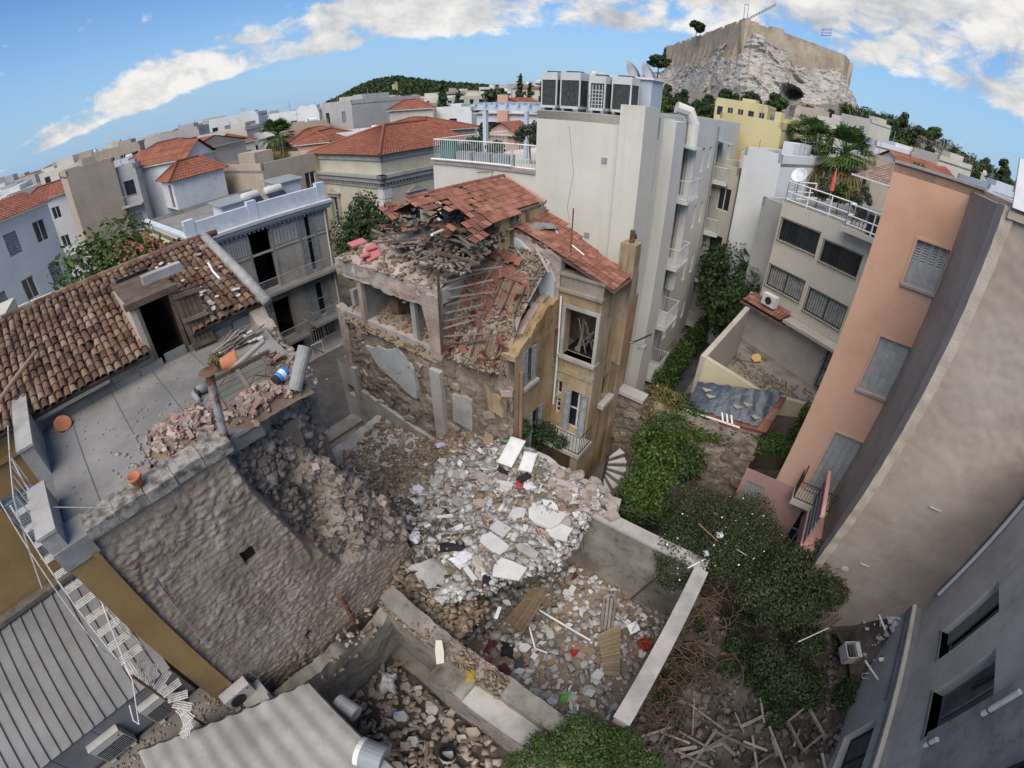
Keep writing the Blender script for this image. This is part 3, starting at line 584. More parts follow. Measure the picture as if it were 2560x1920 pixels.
def city():
 rr = random.Random(77)
 P = pol
 H = [('tall blank beige party wall house in the left distance', P(-50, 50), P(-45, 50.5), 9, 0, 13.6, 'beige', 'flat', None), ('long pale house with dark red pitched roof and tall arched windows', P(-42.8, 56), P(-38.0, 50), 9, 0, 12.75, 'cream', 'gable', (1, 6)), ('white gabled house end behind the long red roof', P(-37.6, 49), P(-34.5, 52), 8, 0, 12.4, 'white', 'gable2', None), ('white house with red roof edge at the far left', P(-62, 37), P(-52.6, 40), 7, 0, 12.7, 'white', 'gable', (2, 3)), ('low house with roof clutter beyond the barrel tiles', P(-70, 24), P(-55, 22), 6, 0, 8.6, 'cream', 'flat', (1, 4)), ('white apartment block with long balconies behind the palm', P(-28, 75), P(-22.3, 72), 12, 0, 14.4, 'white', 'flat', (3, 3)), ('grey apartment block right of the balconied one', P(-22.2, 73), P(-18.6, 66), 12, 0, 14.9, 'grey', 'flat', (3, 2)), ('small tower house with red hipped roof', P(-14.4, 60), P(-9.4, 60), 5, 0, 13.7, 'cream', 'hip', (1, 1)), ('low villa under a second red hipped roof', P(-12.5, 46), P(-4.6, 50), 9, 0, 11.8, 'beige', 'hip', (1, 2)), ('white gabled house with orange chimney breast', P(-4.4, 50), P(2.9, 48), 8, 0, 13.3, 'white', 'gable2', (1, 2)), ('orange house wall below the pergola', P(-3.6, 44), P(.5, 42), 3, 0, 11.6, 'pink', 'gable2', (1, 1)), ('pale flat roofed house left of the neoclassical one', P(-29.5, 37), P(-22.5, 40), 7, 0, 11.0, 'beige', 'flat', (1, 2)), ('yellow blank wall house behind the cream hotel', P(23.3, 40), P(30.2, 38), 9, 0, 14.55, 'yellow', 'flat', None), ('white cubic house below the yellow one', P(26.6, 30), P(30.8, 29), 8, 0, 12.75, 'white', 'flat', None), ('pale terrace house with planted roof beside the hotel', P(21.5, 33), P(26.4, 31), 8, 0, 11.3, 'cream', 'flat', (2, 2)), ('grey side wall house left of the ivory flats', P(29.6, 27.5), P(32.4, 26.5), 6, 0, 10.4, 'grey', 'flat', None), ('cream storeyed house behind the two palms', P(31.0, 60), P(36.2, 62), 9, 0, 15.4, 'cream', 'flat', (3, 4)), ('white modern house right of the palms', P(36.6, 58), P(40.4, 55), 9, 0, 14.9, 'white', 'flat', (2, 2)), ('brown blank wall house below the white modern one', P(36.9, 47), P(40.8, 45), 8, 0, 13.2, 'beige', 'flat', None), ('white house with red roof behind the round bush', P(40.6, 55), P(43.6, 52), 8, 0, 13.7, 'white', 'gable2', (1, 2)), ('small cream house with square chimney above the orange wall', P(44.2, 60), P(47.0, 58), 7, 0, 15.3, 'cream', 'flat', (1, 1)), ('pale blue cottage near the cypress trees', P(49.3, 58), P(52.6, 55), 7, 0, 14.1, 'pale blue', 'flat', (1, 2)), ('brown ruin like house below the rock', P(31.3, 95), P(35.0, 96), 9, 0, 18.2, 'beige', 'flat', (1, 2)), ('ochre house below the left end of the rock', P(22.6, 90), P(28.4, 88), 9, 0, 17.0, 'yellow', 'flat', (1, 5)), ('cream house with roof terrace steps below the rock', P(36.2, 95), P(39.4, 92), 8, 0, 18.4, 'cream', 'flat', (2, 2)), ('pinkish house with balcony left of the white modern house', P(33.4, 75), P(36.6, 74), 8, 0, 16.6, 'cream', 'flat', (2, 2)), ('pale yellow block behind the stair house', P(-36, 70), P(-30.5, 68), 9, 0, 13.3, 'cream', 'flat', (2, 4)), ('white stepped block with roof tower in the left distance', P(-34.5, 88), P(-29, 86), 9, 0, 15.2, 'white', 'flat', (2, 4)), ('grey block with roof boxes above the red roof', P(-41.5, 78), P(-35.6, 76), 9, 0, 14.6, 'grey', 'flat', (2, 4)), ('beige block left of the grey one', P(-47, 86), P(-42, 84), 9, 0, 14.4, 'beige', 'flat', (2, 4)), ('orange roofed house right of the palm', P(-25.6, 58), P(-21.6, 56), 8, 0, 11.0, 'pink', 'hip', (1, 2)), ('low red roofed house between the stair house and the palm', P(-32.6, 46), P(-28.4, 44), 8, 0, 9.9, 'cream', 'gable', None), ('red roofed shed behind the corner house', P(-46.5, 30), P(-42.2, 31), 6, 0, 8.4, 'cream', 'gable', None), ('narrow grey house with stacked balconies left of the long red roof', P(-45, 51), P(-43, 50.5), 2.5, 0, 12.6, 'grey', 'flat', (3, 1)), ('white house behind the pergola', P(-9.2, 62), P(-5.0, 60), 8, 0, 13.2, 'white', 'flat', (1, 1))]
 for i, (lab, A, B, dp, z0, z1, col, roof, wins) in enumerate(H):
  z0 = min(z0, terrain(A.x, A.y)); t, F = house(lab, A, B, dp, z0, z1, col, roof, wins, 'houses of the middle distance', wsz=(1.0, 1.5) if 'arched' not in lab else (.75, 2.3), shut=i % 3 == 0, balc='balcon' in lab or 'storeyed' in lab, rh=1.5 if 'gabled' in lab else 1.1)
  L = (B-A).length
  if roof == 'flat':
   for k in range(2):
    u = L*rr.uniform(.1, .9); p = F.p(u, z1, -rr.uniform(1, dp-1)); s = MB(); s.tube([p, p+UP*rr.uniform(1.2, 2.4)], .03, 4)
    for j in range(3): s.tube([p+UP*(1.0+.2*j)-F.u*.35, p+UP*(1.0+.2*j)+F.u*.35], .015, 4)
    s.build('aerial', LEAD, t)
   u = L*rr.uniform(.15, .7); s = MB(); s.fbox(F, u, u+min(2.4, L*.3), z1, z1+rr.uniform(.8, 1.3), -dp*.8, -dp*.4); s.build('roof_hut', HC[col], t)
  if 'orange chimney' in lab: MB().fbox(F, L*.36, L*.52, 9, 15.1, .0, .5).build('chimney', HC['pink'], t)
  if 'yellow blank' in lab: MB().fbox(F, L*.86, L*.96, z1, z1+1.2, -.9, -.1).build('chimney', HC['yellow'], t)
  if 'balconied' in lab or 'long balconies' in lab:
   for z in (11.0, 7.8): b = MB().fbox(F, .5, L*.8, z, z+.2, 0, 1.3).build('balcony', HC['white'], t); railing(b, [F.p(.5, z+.2, 1.25), F.p(L*.8, z+.2, 1.25)], .95, RAILF, .3, .02, .03)
 for i in range(54):
  az, d = rr.uniform(-62, -16), rr.uniform(58, 125); p = P(az, d); w = rr.uniform(5, 9); B = P(az+math.degrees(w/d), d+rr.uniform(-3, 3)); col = rr.choice(('white', 'cream', 'white', 'beige', 'cream', 'grey')); roof = rr.choice(('flat', 'flat', 'hip', 'gable', 'flat')); z1 = min(rr.uniform(8.0, 13.0), 14.6-70/d); side = 'far left' if az < -46 else 'left of the corner house' if az < -34 else 'behind the corner house'
  t, F = house(f'{col} {"flat roofed" if roof == "flat" else "red roofed"} town house, {side}', p, B, rr.uniform(5, 9), 0, z1, col, roof, (2, 3), f'{col} {"flat roofed" if roof == "flat" else "red roofed"} town houses {side}', wsz=(.9, 1.3), balc=i % 4 == 0, name='town_house')
  if roof == 'flat':
   q_ = F.p(w*.4, z1, -2); s = MB(); s.tube([q_, q_+UP*2], .03, 4); s.tube([q_+UP*1.6-F.u*.4, q_+UP*1.6+F.u*.4], .02, 4); s.build('aerial', LEAD, t); s = MB(); s.lathe(q_+F.u*1.5+UP*.6, [(.1, 0), (.3, .03), (.3, 1.0), (.1, 1.05)], 10, F.u); s.build('water_tank', HC['white'], t)
 # the far city
 k = 0
 for i in range(330):
  az = rr.uniform(-63, -4) if i < 215 else (rr.uniform(-4, 12) if i < 235 else rr.uniform(18, 57)); d = rr.uniform(120, 430) if az < 12 else rr.uniform(105, 250)
  p = P(az, d); tz = terrain(p.x, p.y)
  if az > 12 and (tz > 26 or (az < 42 and d > 175)): continue
  w = rr.uniform(8, 18)*(.6 if az > 15 else 1); dp = rr.uniform(8, 14)*(.6 if az > 15 else 1); hgt = rr.uniform(9.5, 14.3)+(d > 250)*.8 if az < 15 else rr.uniform(5, 8.5); rz = rr.choice((.63, .63, .2, -.3))+rr.uniform(-.1, .1); col = rr.choice(('white', 'white', 'cream', 'cream', 'grey', 'beige') if az < 15 else ('white', 'white', 'cream', 'beige', 'cream'))
  q = MB(); q.box((p.x, p.y, tz-1), w, dp, hgt+1, rz); u = Vector((cos(rz), sin(rz), 0)); q.box(p+u*rr.uniform(-w/4, w/4)+UP*(tz+hgt), w*.3, dp*.35, rr.uniform(1, 2.4), rz)
  fl = Vector((-sin(rz), cos(rz), 0)); fl = fl if fl.dot(p) < 0 else -fl; z = 2.6
  red = rr.random() < .13
  lab = f'{col} {"block" if w > 10 else "small house"} in the distant city ' + ('on the left' if az < -30 else 'below the wooded hill' if az < 12 else 'on the slope below the rock' if az < 42 else 'on the shoulder at the right')
  t = thing('city_block', lab, 'building', (p.x, p.y, tz), f'{col} {"blocks" if w > 10 else "houses"} of the far city {"left" if az < -30 else "centre" if az < 12 else "right"}'); q.build('wall', HC[col], t)
  if red: s = MB(); c4 = [p+u*(a*w*.54)+fl*(b*dp*.54)+UP*(tz+hgt) for a, b in ((-1, 1), (1, 1), (1, -1), (-1, -1))]; r0, r1 = (c4[0]+c4[3])/2+u*w*.2+UP*1.4, (c4[1]+c4[2])/2-u*w*.2+UP*1.4; s.add(c4+[r0, r1], [(0, 1, 5, 4), (2, 3, 4, 5), (1, 2, 5), (3, 0, 4)]); s.build('roof', TILE_F, t)
  if d < 230:
   nw = max(2, int(w/3)); z = hgt-2.6
   while z > hgt-9:
    for j in range(nw): c = p+u*(w*((j+.5)/nw-.5))+fl*(dp/2+.03)+UP*(tz+z); inst('window', WBOX, Matrix.Translation(c) @ Matrix.Rotation(rz, 4, 'Z'), t)
    z -= 3.1
  elif rr.random() < .8:
   s = MB(); s.cbox(p+fl*(dp/2+.05)+UP*(tz+hgt-2), u*w*.42, fl*.06, UP*.5); s.build('window_band', GLASS, t)
 # trees in between, copies of a few kinds
 protos = []
 for j, (h, rx, rz, mt, n, leaf) in enumerate(((7, 2.6, 2.6, LEAF_A, 1500, .38), (6, 2.9, 2.1, LEAF_B, 1500, .36), (8, 2.4, 3.0, LEAF_A, 1500, .40), (5, 2.2, 1.8, LEAF_C, 1100, .32))): protos.append(tree('city_tree', 'x', P(-100+j, 60), h, rx, rz, mt, n, leaf, 11, None, 100+j))
 used = [False]*4
 def plant(p, j, sc, lab, grp):
  if not used[j]: o = protos[j]; used[j] = True
  else: o = copy_tree(protos[j])
  o.location = p; o.scale = (sc, sc, sc*rr.uniform(.9, 1.2)); o.rotation_euler.z = rr.uniform(0, 6.3); o['label'] = lab; o['group'] = grp
 for i in range(120): az, d = rr.uniform(14.5, 41.5), rr.uniform(185, 262); p = P(az, d); p.z = min(terrain(p.x, p.y)-1, 20+(d-185)*.13+rr.uniform(-3, 3)); plant(p, rr.randrange(3), rr.uniform(1.0, 1.6), 'dark tree in the belt at the foot of the rock', 'trees at the foot of the rock')
 for i in range(120): az, d = rr.uniform(38.5, 57), rr.uniform(85, 300); p = P(az, d); p.z = terrain(p.x, p.y)-1; plant(p, rr.randrange(4), rr.uniform(.9, 1.7), 'green tree on the shoulder right of the rock', 'trees on the right shoulder')
 for i in range(30): az, d = rr.uniform(20, 40), rr.uniform(95, 170); p = P(az, d); p.z = terrain(p.x, p.y)-1; plant(p, rr.randrange(4), rr.uniform(.8, 1.3), 'green tree among the houses below the rock', 'trees among the slope houses')
 bl = []
 for i in range(1100):
  az, d = rr.uniform(36, 58), rr.uniform(95, 330); p = P(az, d); r = rr.uniform(1.2, 3.2); bl.append(((p.x, p.y, terrain(p.x, p.y)+r*.3), (r, r, r*.7)))
 stuff('hillside_scrub', leaf_mesh('hillside_scrub', bl, 30000, .55, LEAF_E, .6))
 for i in range(46): az, d = rr.uniform(-62, 8), rr.uniform(75, 330); p = P(az, d); p.z = -1; plant(p, rr.randrange(4), rr.uniform(1.3, 2.1), 'green tree among the far city roofs', 'trees in the far city')
 for i, (az, d, h, r) in enumerate(((-8.3, 120, 17.5, 2.2), (-6.6, 150, 17, 2.0), (.6, 140, 19.5, 2.2), (1.6, 150, 17.5, 2.0), (3.0, 120, 17, 1.9), (-20.5, 110, 16, 2.2), (16.5, 330, 11, 1.5), (51.3, 75, 16.2, 1.0), (52.2, 70, 15.4, .9), (-16.3, 95, 16, 1.6))):
  p = P(az, d); z = terrain(p.x, p.y) if i != 6 else 41; cypress(['cypress left of the orange chimney, nearer', 'cypress left of the orange chimney, farther', 'tallest cypress right of the orange chimney', 'cypress beside the tallest one', 'cypress at the left flue of the hotel roof', 'cypress left of the tower house', 'lone cypress on the slope left of the rock', 'taller cypress at the right edge of the slope', 'shorter cypress at the right edge of the slope', 'dark cypress behind the tower house'][i], Vector((p.x, p.y, z)), h if i == 6 else h-(z if i > 6 else 0), r, 900, .5 if d < 100 else .8, 'cypresses', i)
 p = P(15.9, 300); tree('stone_pine', 'round topped pine at the left end of the rock', Vector((p.x, p.y, 30)), 14, 7, 4, LEAF_A, 1800, .9, 12, None, 5); p = P(19.7, 385, 69); tree('dark_conifer', 'dark conifer on top of the fortress at its left end', p, 12, 6.5, 5.5, LEAF_A, 1800, 1.0, 12, None, 6)
 palm('fan palm with green crown and dry skirt in the left distance', P(-27.3, 45, 0), 13.0, None, 3, 2.1); palm('left of the two fan palms below the rock', P(33.4, 39, 0), 14.2, 'palms below the rock', 4, 2.5); palm('right of the two fan palms below the rock', P(37.4, 35, 0), 13.9, 'palms below the rock', 5, 2.5)
 tree('street_tree', 'dense dark tree between the corner house and the neoclassical house', P(-18.3, 27.5), 9.6, 2.2, 3.2, LEAF_A, 5000, .14, 16, None, 8, sub=.45); tree('leafy_tree', 'bright green tree left of the corner house', P(-47.5, 21.0), 12.6, 2.9, 3.6, LEAF_B, 9000, .15, 16, None, 9, sub=.45); tree('leafy_tree', 'dark green tree behind the barrel tiled roof', P(-40.5, 27), 9.8, 2.4, 2.8, LEAF_A, 4200, .15, 14, None, 10); tree('round_bush_tree', 'round bright green bush above the orange house wall', P(45.0, 40), 14.6, 2.0, 1.3, LEAF_D, 2600, .13, 12, None, 12)
WBOX = mesh_of(MB().box((0, 0, 0), 1.2, .1, 1.5), mat=GLASS, name='window')
city()
# ================================================================== buildings of the middle distance
CREAM = mk('cream render', [(.55, .53, .45), (.62, .60, .52)], scale=.35, rough=.85, bump=.12, bscale=30, streak=.3, streakcol=(.41, .385, .32), grime=.25, grimecol=(.46, .435, .37))
CREAMS = mk('pale grey render', [(.52, .51, .47), (.58, .57, .53)], scale=.35, rough=.85, bump=.1, bscale=30, streak=.3, streakcol=(.38, .365, .33), grime=.2, grimecol=(.42, .41, .37))
RAILW = mk('pale painted rail', [(.5, .52, .54), (.62, .64, .65)], scale=2, rough=.5, bump=0)
def cream_block():
 c0 = Vector((4.2, 17.4, 0)); H = 14.45
 A = c0; Bk = c0+E1*3.2-E2*0          # plan corners
 Fa = Frame(A, -E2)                   # front face, u runs to the left
 Fs = Frame(A, E1, n=E2)              # long side face
 L = 4.1; DP = 21.0
 t = thing('hotel_block', 'tall cream rendered block with air conditioning units standing on its roof', 'building', (A.x, A.y, 0))
 ops = []
 # long side: pilaster, then bays with windows and balconies
 def side(m): return Fs.hit(m)
 win = [Fs.rect((2, 2115, 905), (2, 2160, 1025)), Fs.rect((2, 1945, 1000), (2, 1998, 1280)), Fs.rect((2, 1920, 1440), (2, 1945, 1646))]
 win = [(a, max(b, a+.3), c, d) for a, b, c, d in win]
 zf = [.55, 3.9, 7.3, 10.7]
 bal = []
 for z in zf:
  ops_b = (5.6, 6.9, z, z+2.35); bal.append(ops_b)
  win.append((8.6, 9.3, z+.8, z+2.2)); win.append((10.6, 11.2, z+.8, z+2.2)); bal.append((14.2, 15.6, z, z+2.3)); win.append((12.2, 12.8, z+.9, z+2.2)); win.append((17.5, 18.3, z+.8, z+2.2))
 ops = [w for w in win if w[3] < 13.4]+bal
 good = []
 for w in ops:
  if all(w[1] < g[0]-.05 or w[0] > g[1]+.05 or w[3] < g[2]-.05 or w[2] > g[3]+.05 for g in good): good.append(w)
 ops = good
 mb = MB(); mb.wall(Fs, 0, DP, 0, H, ops, .2); mb.build('side_wall', CREAMS, t)
 mb = MB(); mb.wall(Fa, 0, L, 0, H, []); mb.build('front_wall', CREAM, t)
 mb = MB(); B = A-E2*L; mb.quad(*[Vector(p) for p in (B, B+E1*DP, B+E1*DP+UP*H, B+UP*H)]); Bk = A+E1*DP; mb.quad(Bk, Bk+UP*H, B+E1*DP+UP*H, B+E1*DP); mb.build('rear_wall', CREAM, t)
 MB().prism([A-E2*.02, B, B+E1*DP, A+E1*DP], H-.35, H-.02).build('flat_roof', CONC, t)
 # corner pier, a little proud and higher
 MB().obox(A-E2*.46-E1*.12, E2*.95, E1*1.5, UP*(H+.42)).build('corner_pier', CREAM, t)
 MB().obox(A+E1*3.4+E2*.003, E2*.55, E1*1.5, UP*(H-.1)).build('stair_pier', CREAMS, t)
 for u in (7.9, 13.6): MB().tube([Fs.p(u, .2, .09), Fs.p(u, H-.3, .09)], .05, 8).build('downpipe', LEAD, t)
 pass
 pb = MB(); pb.tube([Fs.p(7.0, 5.5, .3), Fs.p(7.0, H-.2, .3), Fs.p(6.9, H+.35, .05), Fs.p(6.5, H+.5, -.5)], .3, 10); pb.build('ventilation_duct', CREAMS, t)
 for w in ops:
  if w in bal: window(t, Fs, *w, mull=1, trans=0, name='balcony_door')
  else: window(t, Fs, *w, mull=0, trans=0)
 for (u0, u1, v0, v1) in bal:
  s = MB(); s.fbox(Fs, u0-.35, u1+.35, v0-.18, v0-.02, .002, 1.0); b = s.build('balcony', CREAMS, t)
  railing(b, [Fs.p(u0-.32, v0-.02, .0), Fs.p(u0-.32, v0-.02, .95), Fs.p(u1+.32, v0-.02, .95), Fs.p(u1+.32, v0-.02, .0)], .95, RAILW, .11)
 for (u, z) in ((5.5, 13.2), (14.1, 13.2)): s = MB(); s.obox(Fs.p(u, z, .0), Fs.u*1.5, Fs.n*.9-UP*.12, UP*.05); s.build('glass_canopy', mk('green glass', [(.25, .33, .30), (.30, .38, .35)], bump=0, rough=.2), t)
 for (u, v) in ((1.4, 9.5), (3.2, 6.8), (.9, 12.6)): MB().fbox(Fa, u, u+.22, v, v+.22, 0, .03).build('wall_vent', LEAD, t)
 MB().tube([Fa.p(2.6, 13.9, .02), Fa.p(2.3, 12.1, .02), Fa.p(2.5, 10.6, .02), Fa.p(1.9, 8.4, .02)], .006, 4).build('loose_wire', LEAD, t)
 # lower wing to the left with a roof terrace
 zt = 15-hypot(*at_d((2, 1280, 1110), 20)[:2])*.0
 u0, z0 = Fa.hit((2, 600, 1060)); uR, zR = Fa.hit((2, 1280, 1110))
 zw = (z0+zR)/2
 t2 = thing('terrace_wing', 'low cream wing with planted roof terrace left of the tall block', 'building', (B.x, B.y, 0))
 P = [B, A-E2*u0, A-E2*u0+E1*14, B+E1*14]
 MB().prism(P, 0, zw-.02).build('wall', CREAM, t2)
 m2 = MB(); m2.fbox(Fa, L+.0, u0+.15, zw-.02, zw+.12, -.25, .06); m2.build('coping', mk('reddish coping', [(.28, .22, .19), (.36, .3, .26)], scale=2), t2)
 railing(t2, [Fa.p(L+.05, zw+.12, -.1), Fa.p(u0, zw+.12, -.1), Fa.p(u0, zw+.12, -6)], 1.05, WHITEP, .13, .012, .03)
 # white drain pipe along the terrace edge
 MB().tube([Fa.p(L+1.2, zw+.95, .05), Fa.p(L+1.2, zw+.22, .05), Fa.p(u0+.05, zw+.22, .05)], .06, 8).build('drain_pipe', PIPEW, t2)
 pg = thing('pergola', 'pale blue timber pergola over the roof terrace beside the tall block', 'pergola', Fa.p(L+1.4, zw, -3))
 PB = mk('pale blue paint', [(.46, .53, .60), (.55, .61, .67)], scale=2, bump=.05, rough=.6)
 pw = (Fa.hit((2, 965, 760)))
 for (u, n) in ((L+.3, -.9), (L+3.4, -.9), (L+.3, -4.2), (L+3.4, -4.2)): s = MB(); s.fbox(Fa, u-.09, u+.09, zw, zw+2.55, n-.09, n+.09); s.build('post', PB, pg)
 for n in (-.9, -4.2): s = MB(); s.fbox(Fa, L+.0, L+4.0, zw+2.55, zw+2.8, n-.1, n+.1); s.build('beam', PB, pg)
 for i in range(7): s = MB(); s.fbox(Fa, L+.2+i*.6, L+.28+i*.6, zw+2.8, zw+2.9, -4.5, -.6); s.build('rafter', PB, pg)
 for i, (u, n, r, h, mt) in enumerate([(L+4.1, -1.0, .75, 1.4, LEAF_B), (L+3.2, -1.3, .6, 1.2, LEAF_B), (L+5.0, -1.0, .6, 1.1, LEAF_A), (L+2.0, -2.6, .75, 2.1, LEAF_C), (L+1.0, -2.2, .7, 2.2, LEAF_C), (L+5.4, -3.2, .55, 1.9, LEAF_C)]):
  p = Fa.p(u, zw, n)
  tree('potted_shrub', ['dense green shrub at the middle of the terrace rail', 'dark shrub behind the terrace rail near the pergola', 'low dark bush beside the green screen on the terrace', 'grey green olive tree under the pergola', 'olive tree close to the wall of the tall block', 'small round olive tree left of the pergola'][i], p, h, r, h*.42, mt, 900, .09, 8, 'plants on the roof terrace', 40+i, .04, 'shrub')
 for i in range(3):
  s = MB(); s.fbox(Fa, L+1.6+i*1.1, L+2.5+i*1.1, zw+.0, zw+.62, -.75, -.25); one('planter_box', s, LEAD, ['grey planter box nearest the pergola on the terrace', 'grey planter box in the middle of the terrace rail', 'grey planter box left of the others on the terrace'][i], 'planter', 'planters on the roof terrace')
 s = MB(); s.fbox(Fa, L+4.9, L+5.8, zw, zw+1.15, -.6, -.3); one('green_screen', s, mk('green panel', [(.02, .13, .10), (.03, .17, .13)], bump=0), 'dark green screen panel behind the terrace rail', 'screen')
 # rooftop air conditioning condensers
 def condenser(uc, nc, w, d, h, z, label, grid=False):
  g = thing('rooftop_condenser', label, 'air conditioner', Fa.p(uc, z, nc), 'condensers on the roof of the tall block')
  ACW = mk('condenser casing', [(.50, .51, .49), (.58, .59, .57)], scale=2, rough=.5, bump=.03); ACG = mk('condenser coil', [(.035, .04, .04), (.07, .075, .075)], scale=9, bump=.3, bscale=60)
  q = MB(); q.fbox(Fa, uc-w/2, uc+w/2, z+h*.80, z+h, nc-d/2, nc+d/2)
  for a in (-1, 1):
   for b in (-1, 1): q.fbox(Fa, uc+a*(w/2-.025)-.025, uc+a*(w/2-.025)+.025, z+.1, z+h*.80, nc+b*(d/2-.025)-.025, nc+b*(d/2-.025)+.025)
  q.fbox(Fa, uc-w/2, uc+w/2, z+.1, z+.2, nc-d/2, nc+d/2); q.build('casing', ACW, g)
  q = MB(); q.fbox(Fa, uc-w/2+.02, uc+w/2-.02, z+.2, z+h*.80, nc-d/2+.02, nc+d/2-.02); co = q.build('coil', ACG, g)
  if grid:
   q = MB()
   for i in range(1, 5): x = uc-w/2+w*i/5; q.fbox(Fa, x-.012, x+.012, z+.2, z+h*.76, nc+d/2-.02, nc+d/2+.0)
   for i in range(1, 6): y = z+.2+(h*.56)*i/6; q.fbox(Fa, uc-w/2+.08, uc+w/2-.08, y-.012, y+.012, nc+d/2-.021, nc+d/2-.002)
   q.build('guard_grid', ACW, g)
  q = MB()
  for a in (-1, 1): q.fbox(Fa, uc+a*w*.35-.06, uc+a*w*.35+.06, z, z+.1, nc-d/2, nc+d/2)
  q.build('foot', LEAD, g)
  q = MB(); q.lathe(Fa.p(uc, z+h, nc), [(w*.4, .0), (w*.4, .05), (w*.33, .05), (w*.33, .01)], 16); q.build('fan_guard', ACG, g)
 condenser(3.70, -.55, .72, .72, 1.52, H, 'leftmost rooftop condenser of the row on the tall cream block')
 condenser(2.78, -.60, .88, .72, 1.52, H, 'second rooftop condenser from the left on the tall cream block')
 condenser(2.25, -1.9, .7, .7, 1.5, H, 'condenser half hidden behind the front row on the cream block')
 condenser(1.62, -.62, .66, .72, 1.42, H, 'condenser with white guard grid on the cream block', True)
 condenser(.80, -1.0, .8, .8, 1.45, H, 'rightmost condenser of the front row on the cream block')
 for i, (u, n) in enumerate(((1.6, -3.2), (1.0, -3.4))):
  g = thing('satellite_dish', ['left satellite dish above the condensers', 'right satellite dish above the condensers'][i], 'satellite dish', Fa.p(u, H, n), 'satellite dishes')
  MB().tube([Fa.p(u, H, n), Fa.p(u, H+1.6, n)], .04, 6).build('mast', LEAD, g)
  q = MB(); ax = (Fa.u*(-.9)+Fa.n*.1+UP*.55); q.lathe(Fa.p(u, H+1.75, n), [(.05, 0), (.32, .05), (.5, .14), (.52, .15), (.34, .07), (.04, .02)], 18, ax); q.build('dish', mk('dish grey', [(.33, .34, .35), (.42, .43, .44)], bump=0), g, True)
 q = thing('roof_cabin', 'pale blue stair cabin at the right end of the cream roof', 'roof cabin', Fs.p(2.2, H, -.4))
 MB().fbox(Fs, 1.75, 3.0, H, H+1.45, -1.7, -.05).build('wall', mk('pale blue render', [(.40, .46, .52), (.47, .53, .58)], bump=.05), q); MB().fbox(Fs, 1.65, 3.1, H+1.452, H+1.53, -1.8, .05).build('roof', WHITEP, q)
 MB().fbox(Fs, 2.5, 3.0, .0+H-.9, H+.0, -.04, .006).build('vent_panel', LEAD, q)
 for i in range(4):
  p = Fa.p(3.95+.16*(i % 2), H, -.5-.25*i); s = MB(); s.tube([p, p+UP*(.7+.5*(i == 1))], .06, 8); one('flue_pipe', s, PIPEW, ['white flue pipe nearest the leftmost condenser', 'tallest white flue pipe at the roof corner', 'white flue pipe behind the leftmost condenser', 'white flue pipe farthest back at the roof corner'][i], 'pipe', 'white flue pipes')
 p = Fa.p(6.4, zw-.1, .03)
 g = thing('tv_aerial', 'thin tv aerial standing before the cream terrace wing', 'aerial', p); q = MB(); q.tube([p-UP*1.6, p+UP*.1], .02, 5); q.tube([p+UP*.0-Fa.u*.1, p+Fa.u*.9-UP*.12], .014, 4)
 for i in range(5): c = p+Fa.u*(.2+.14*i); q.tube([c-Fa.n*.2, c+Fa.n*.2], .01, 4)
 q.build('mast', LEAD, g)
cream_block()
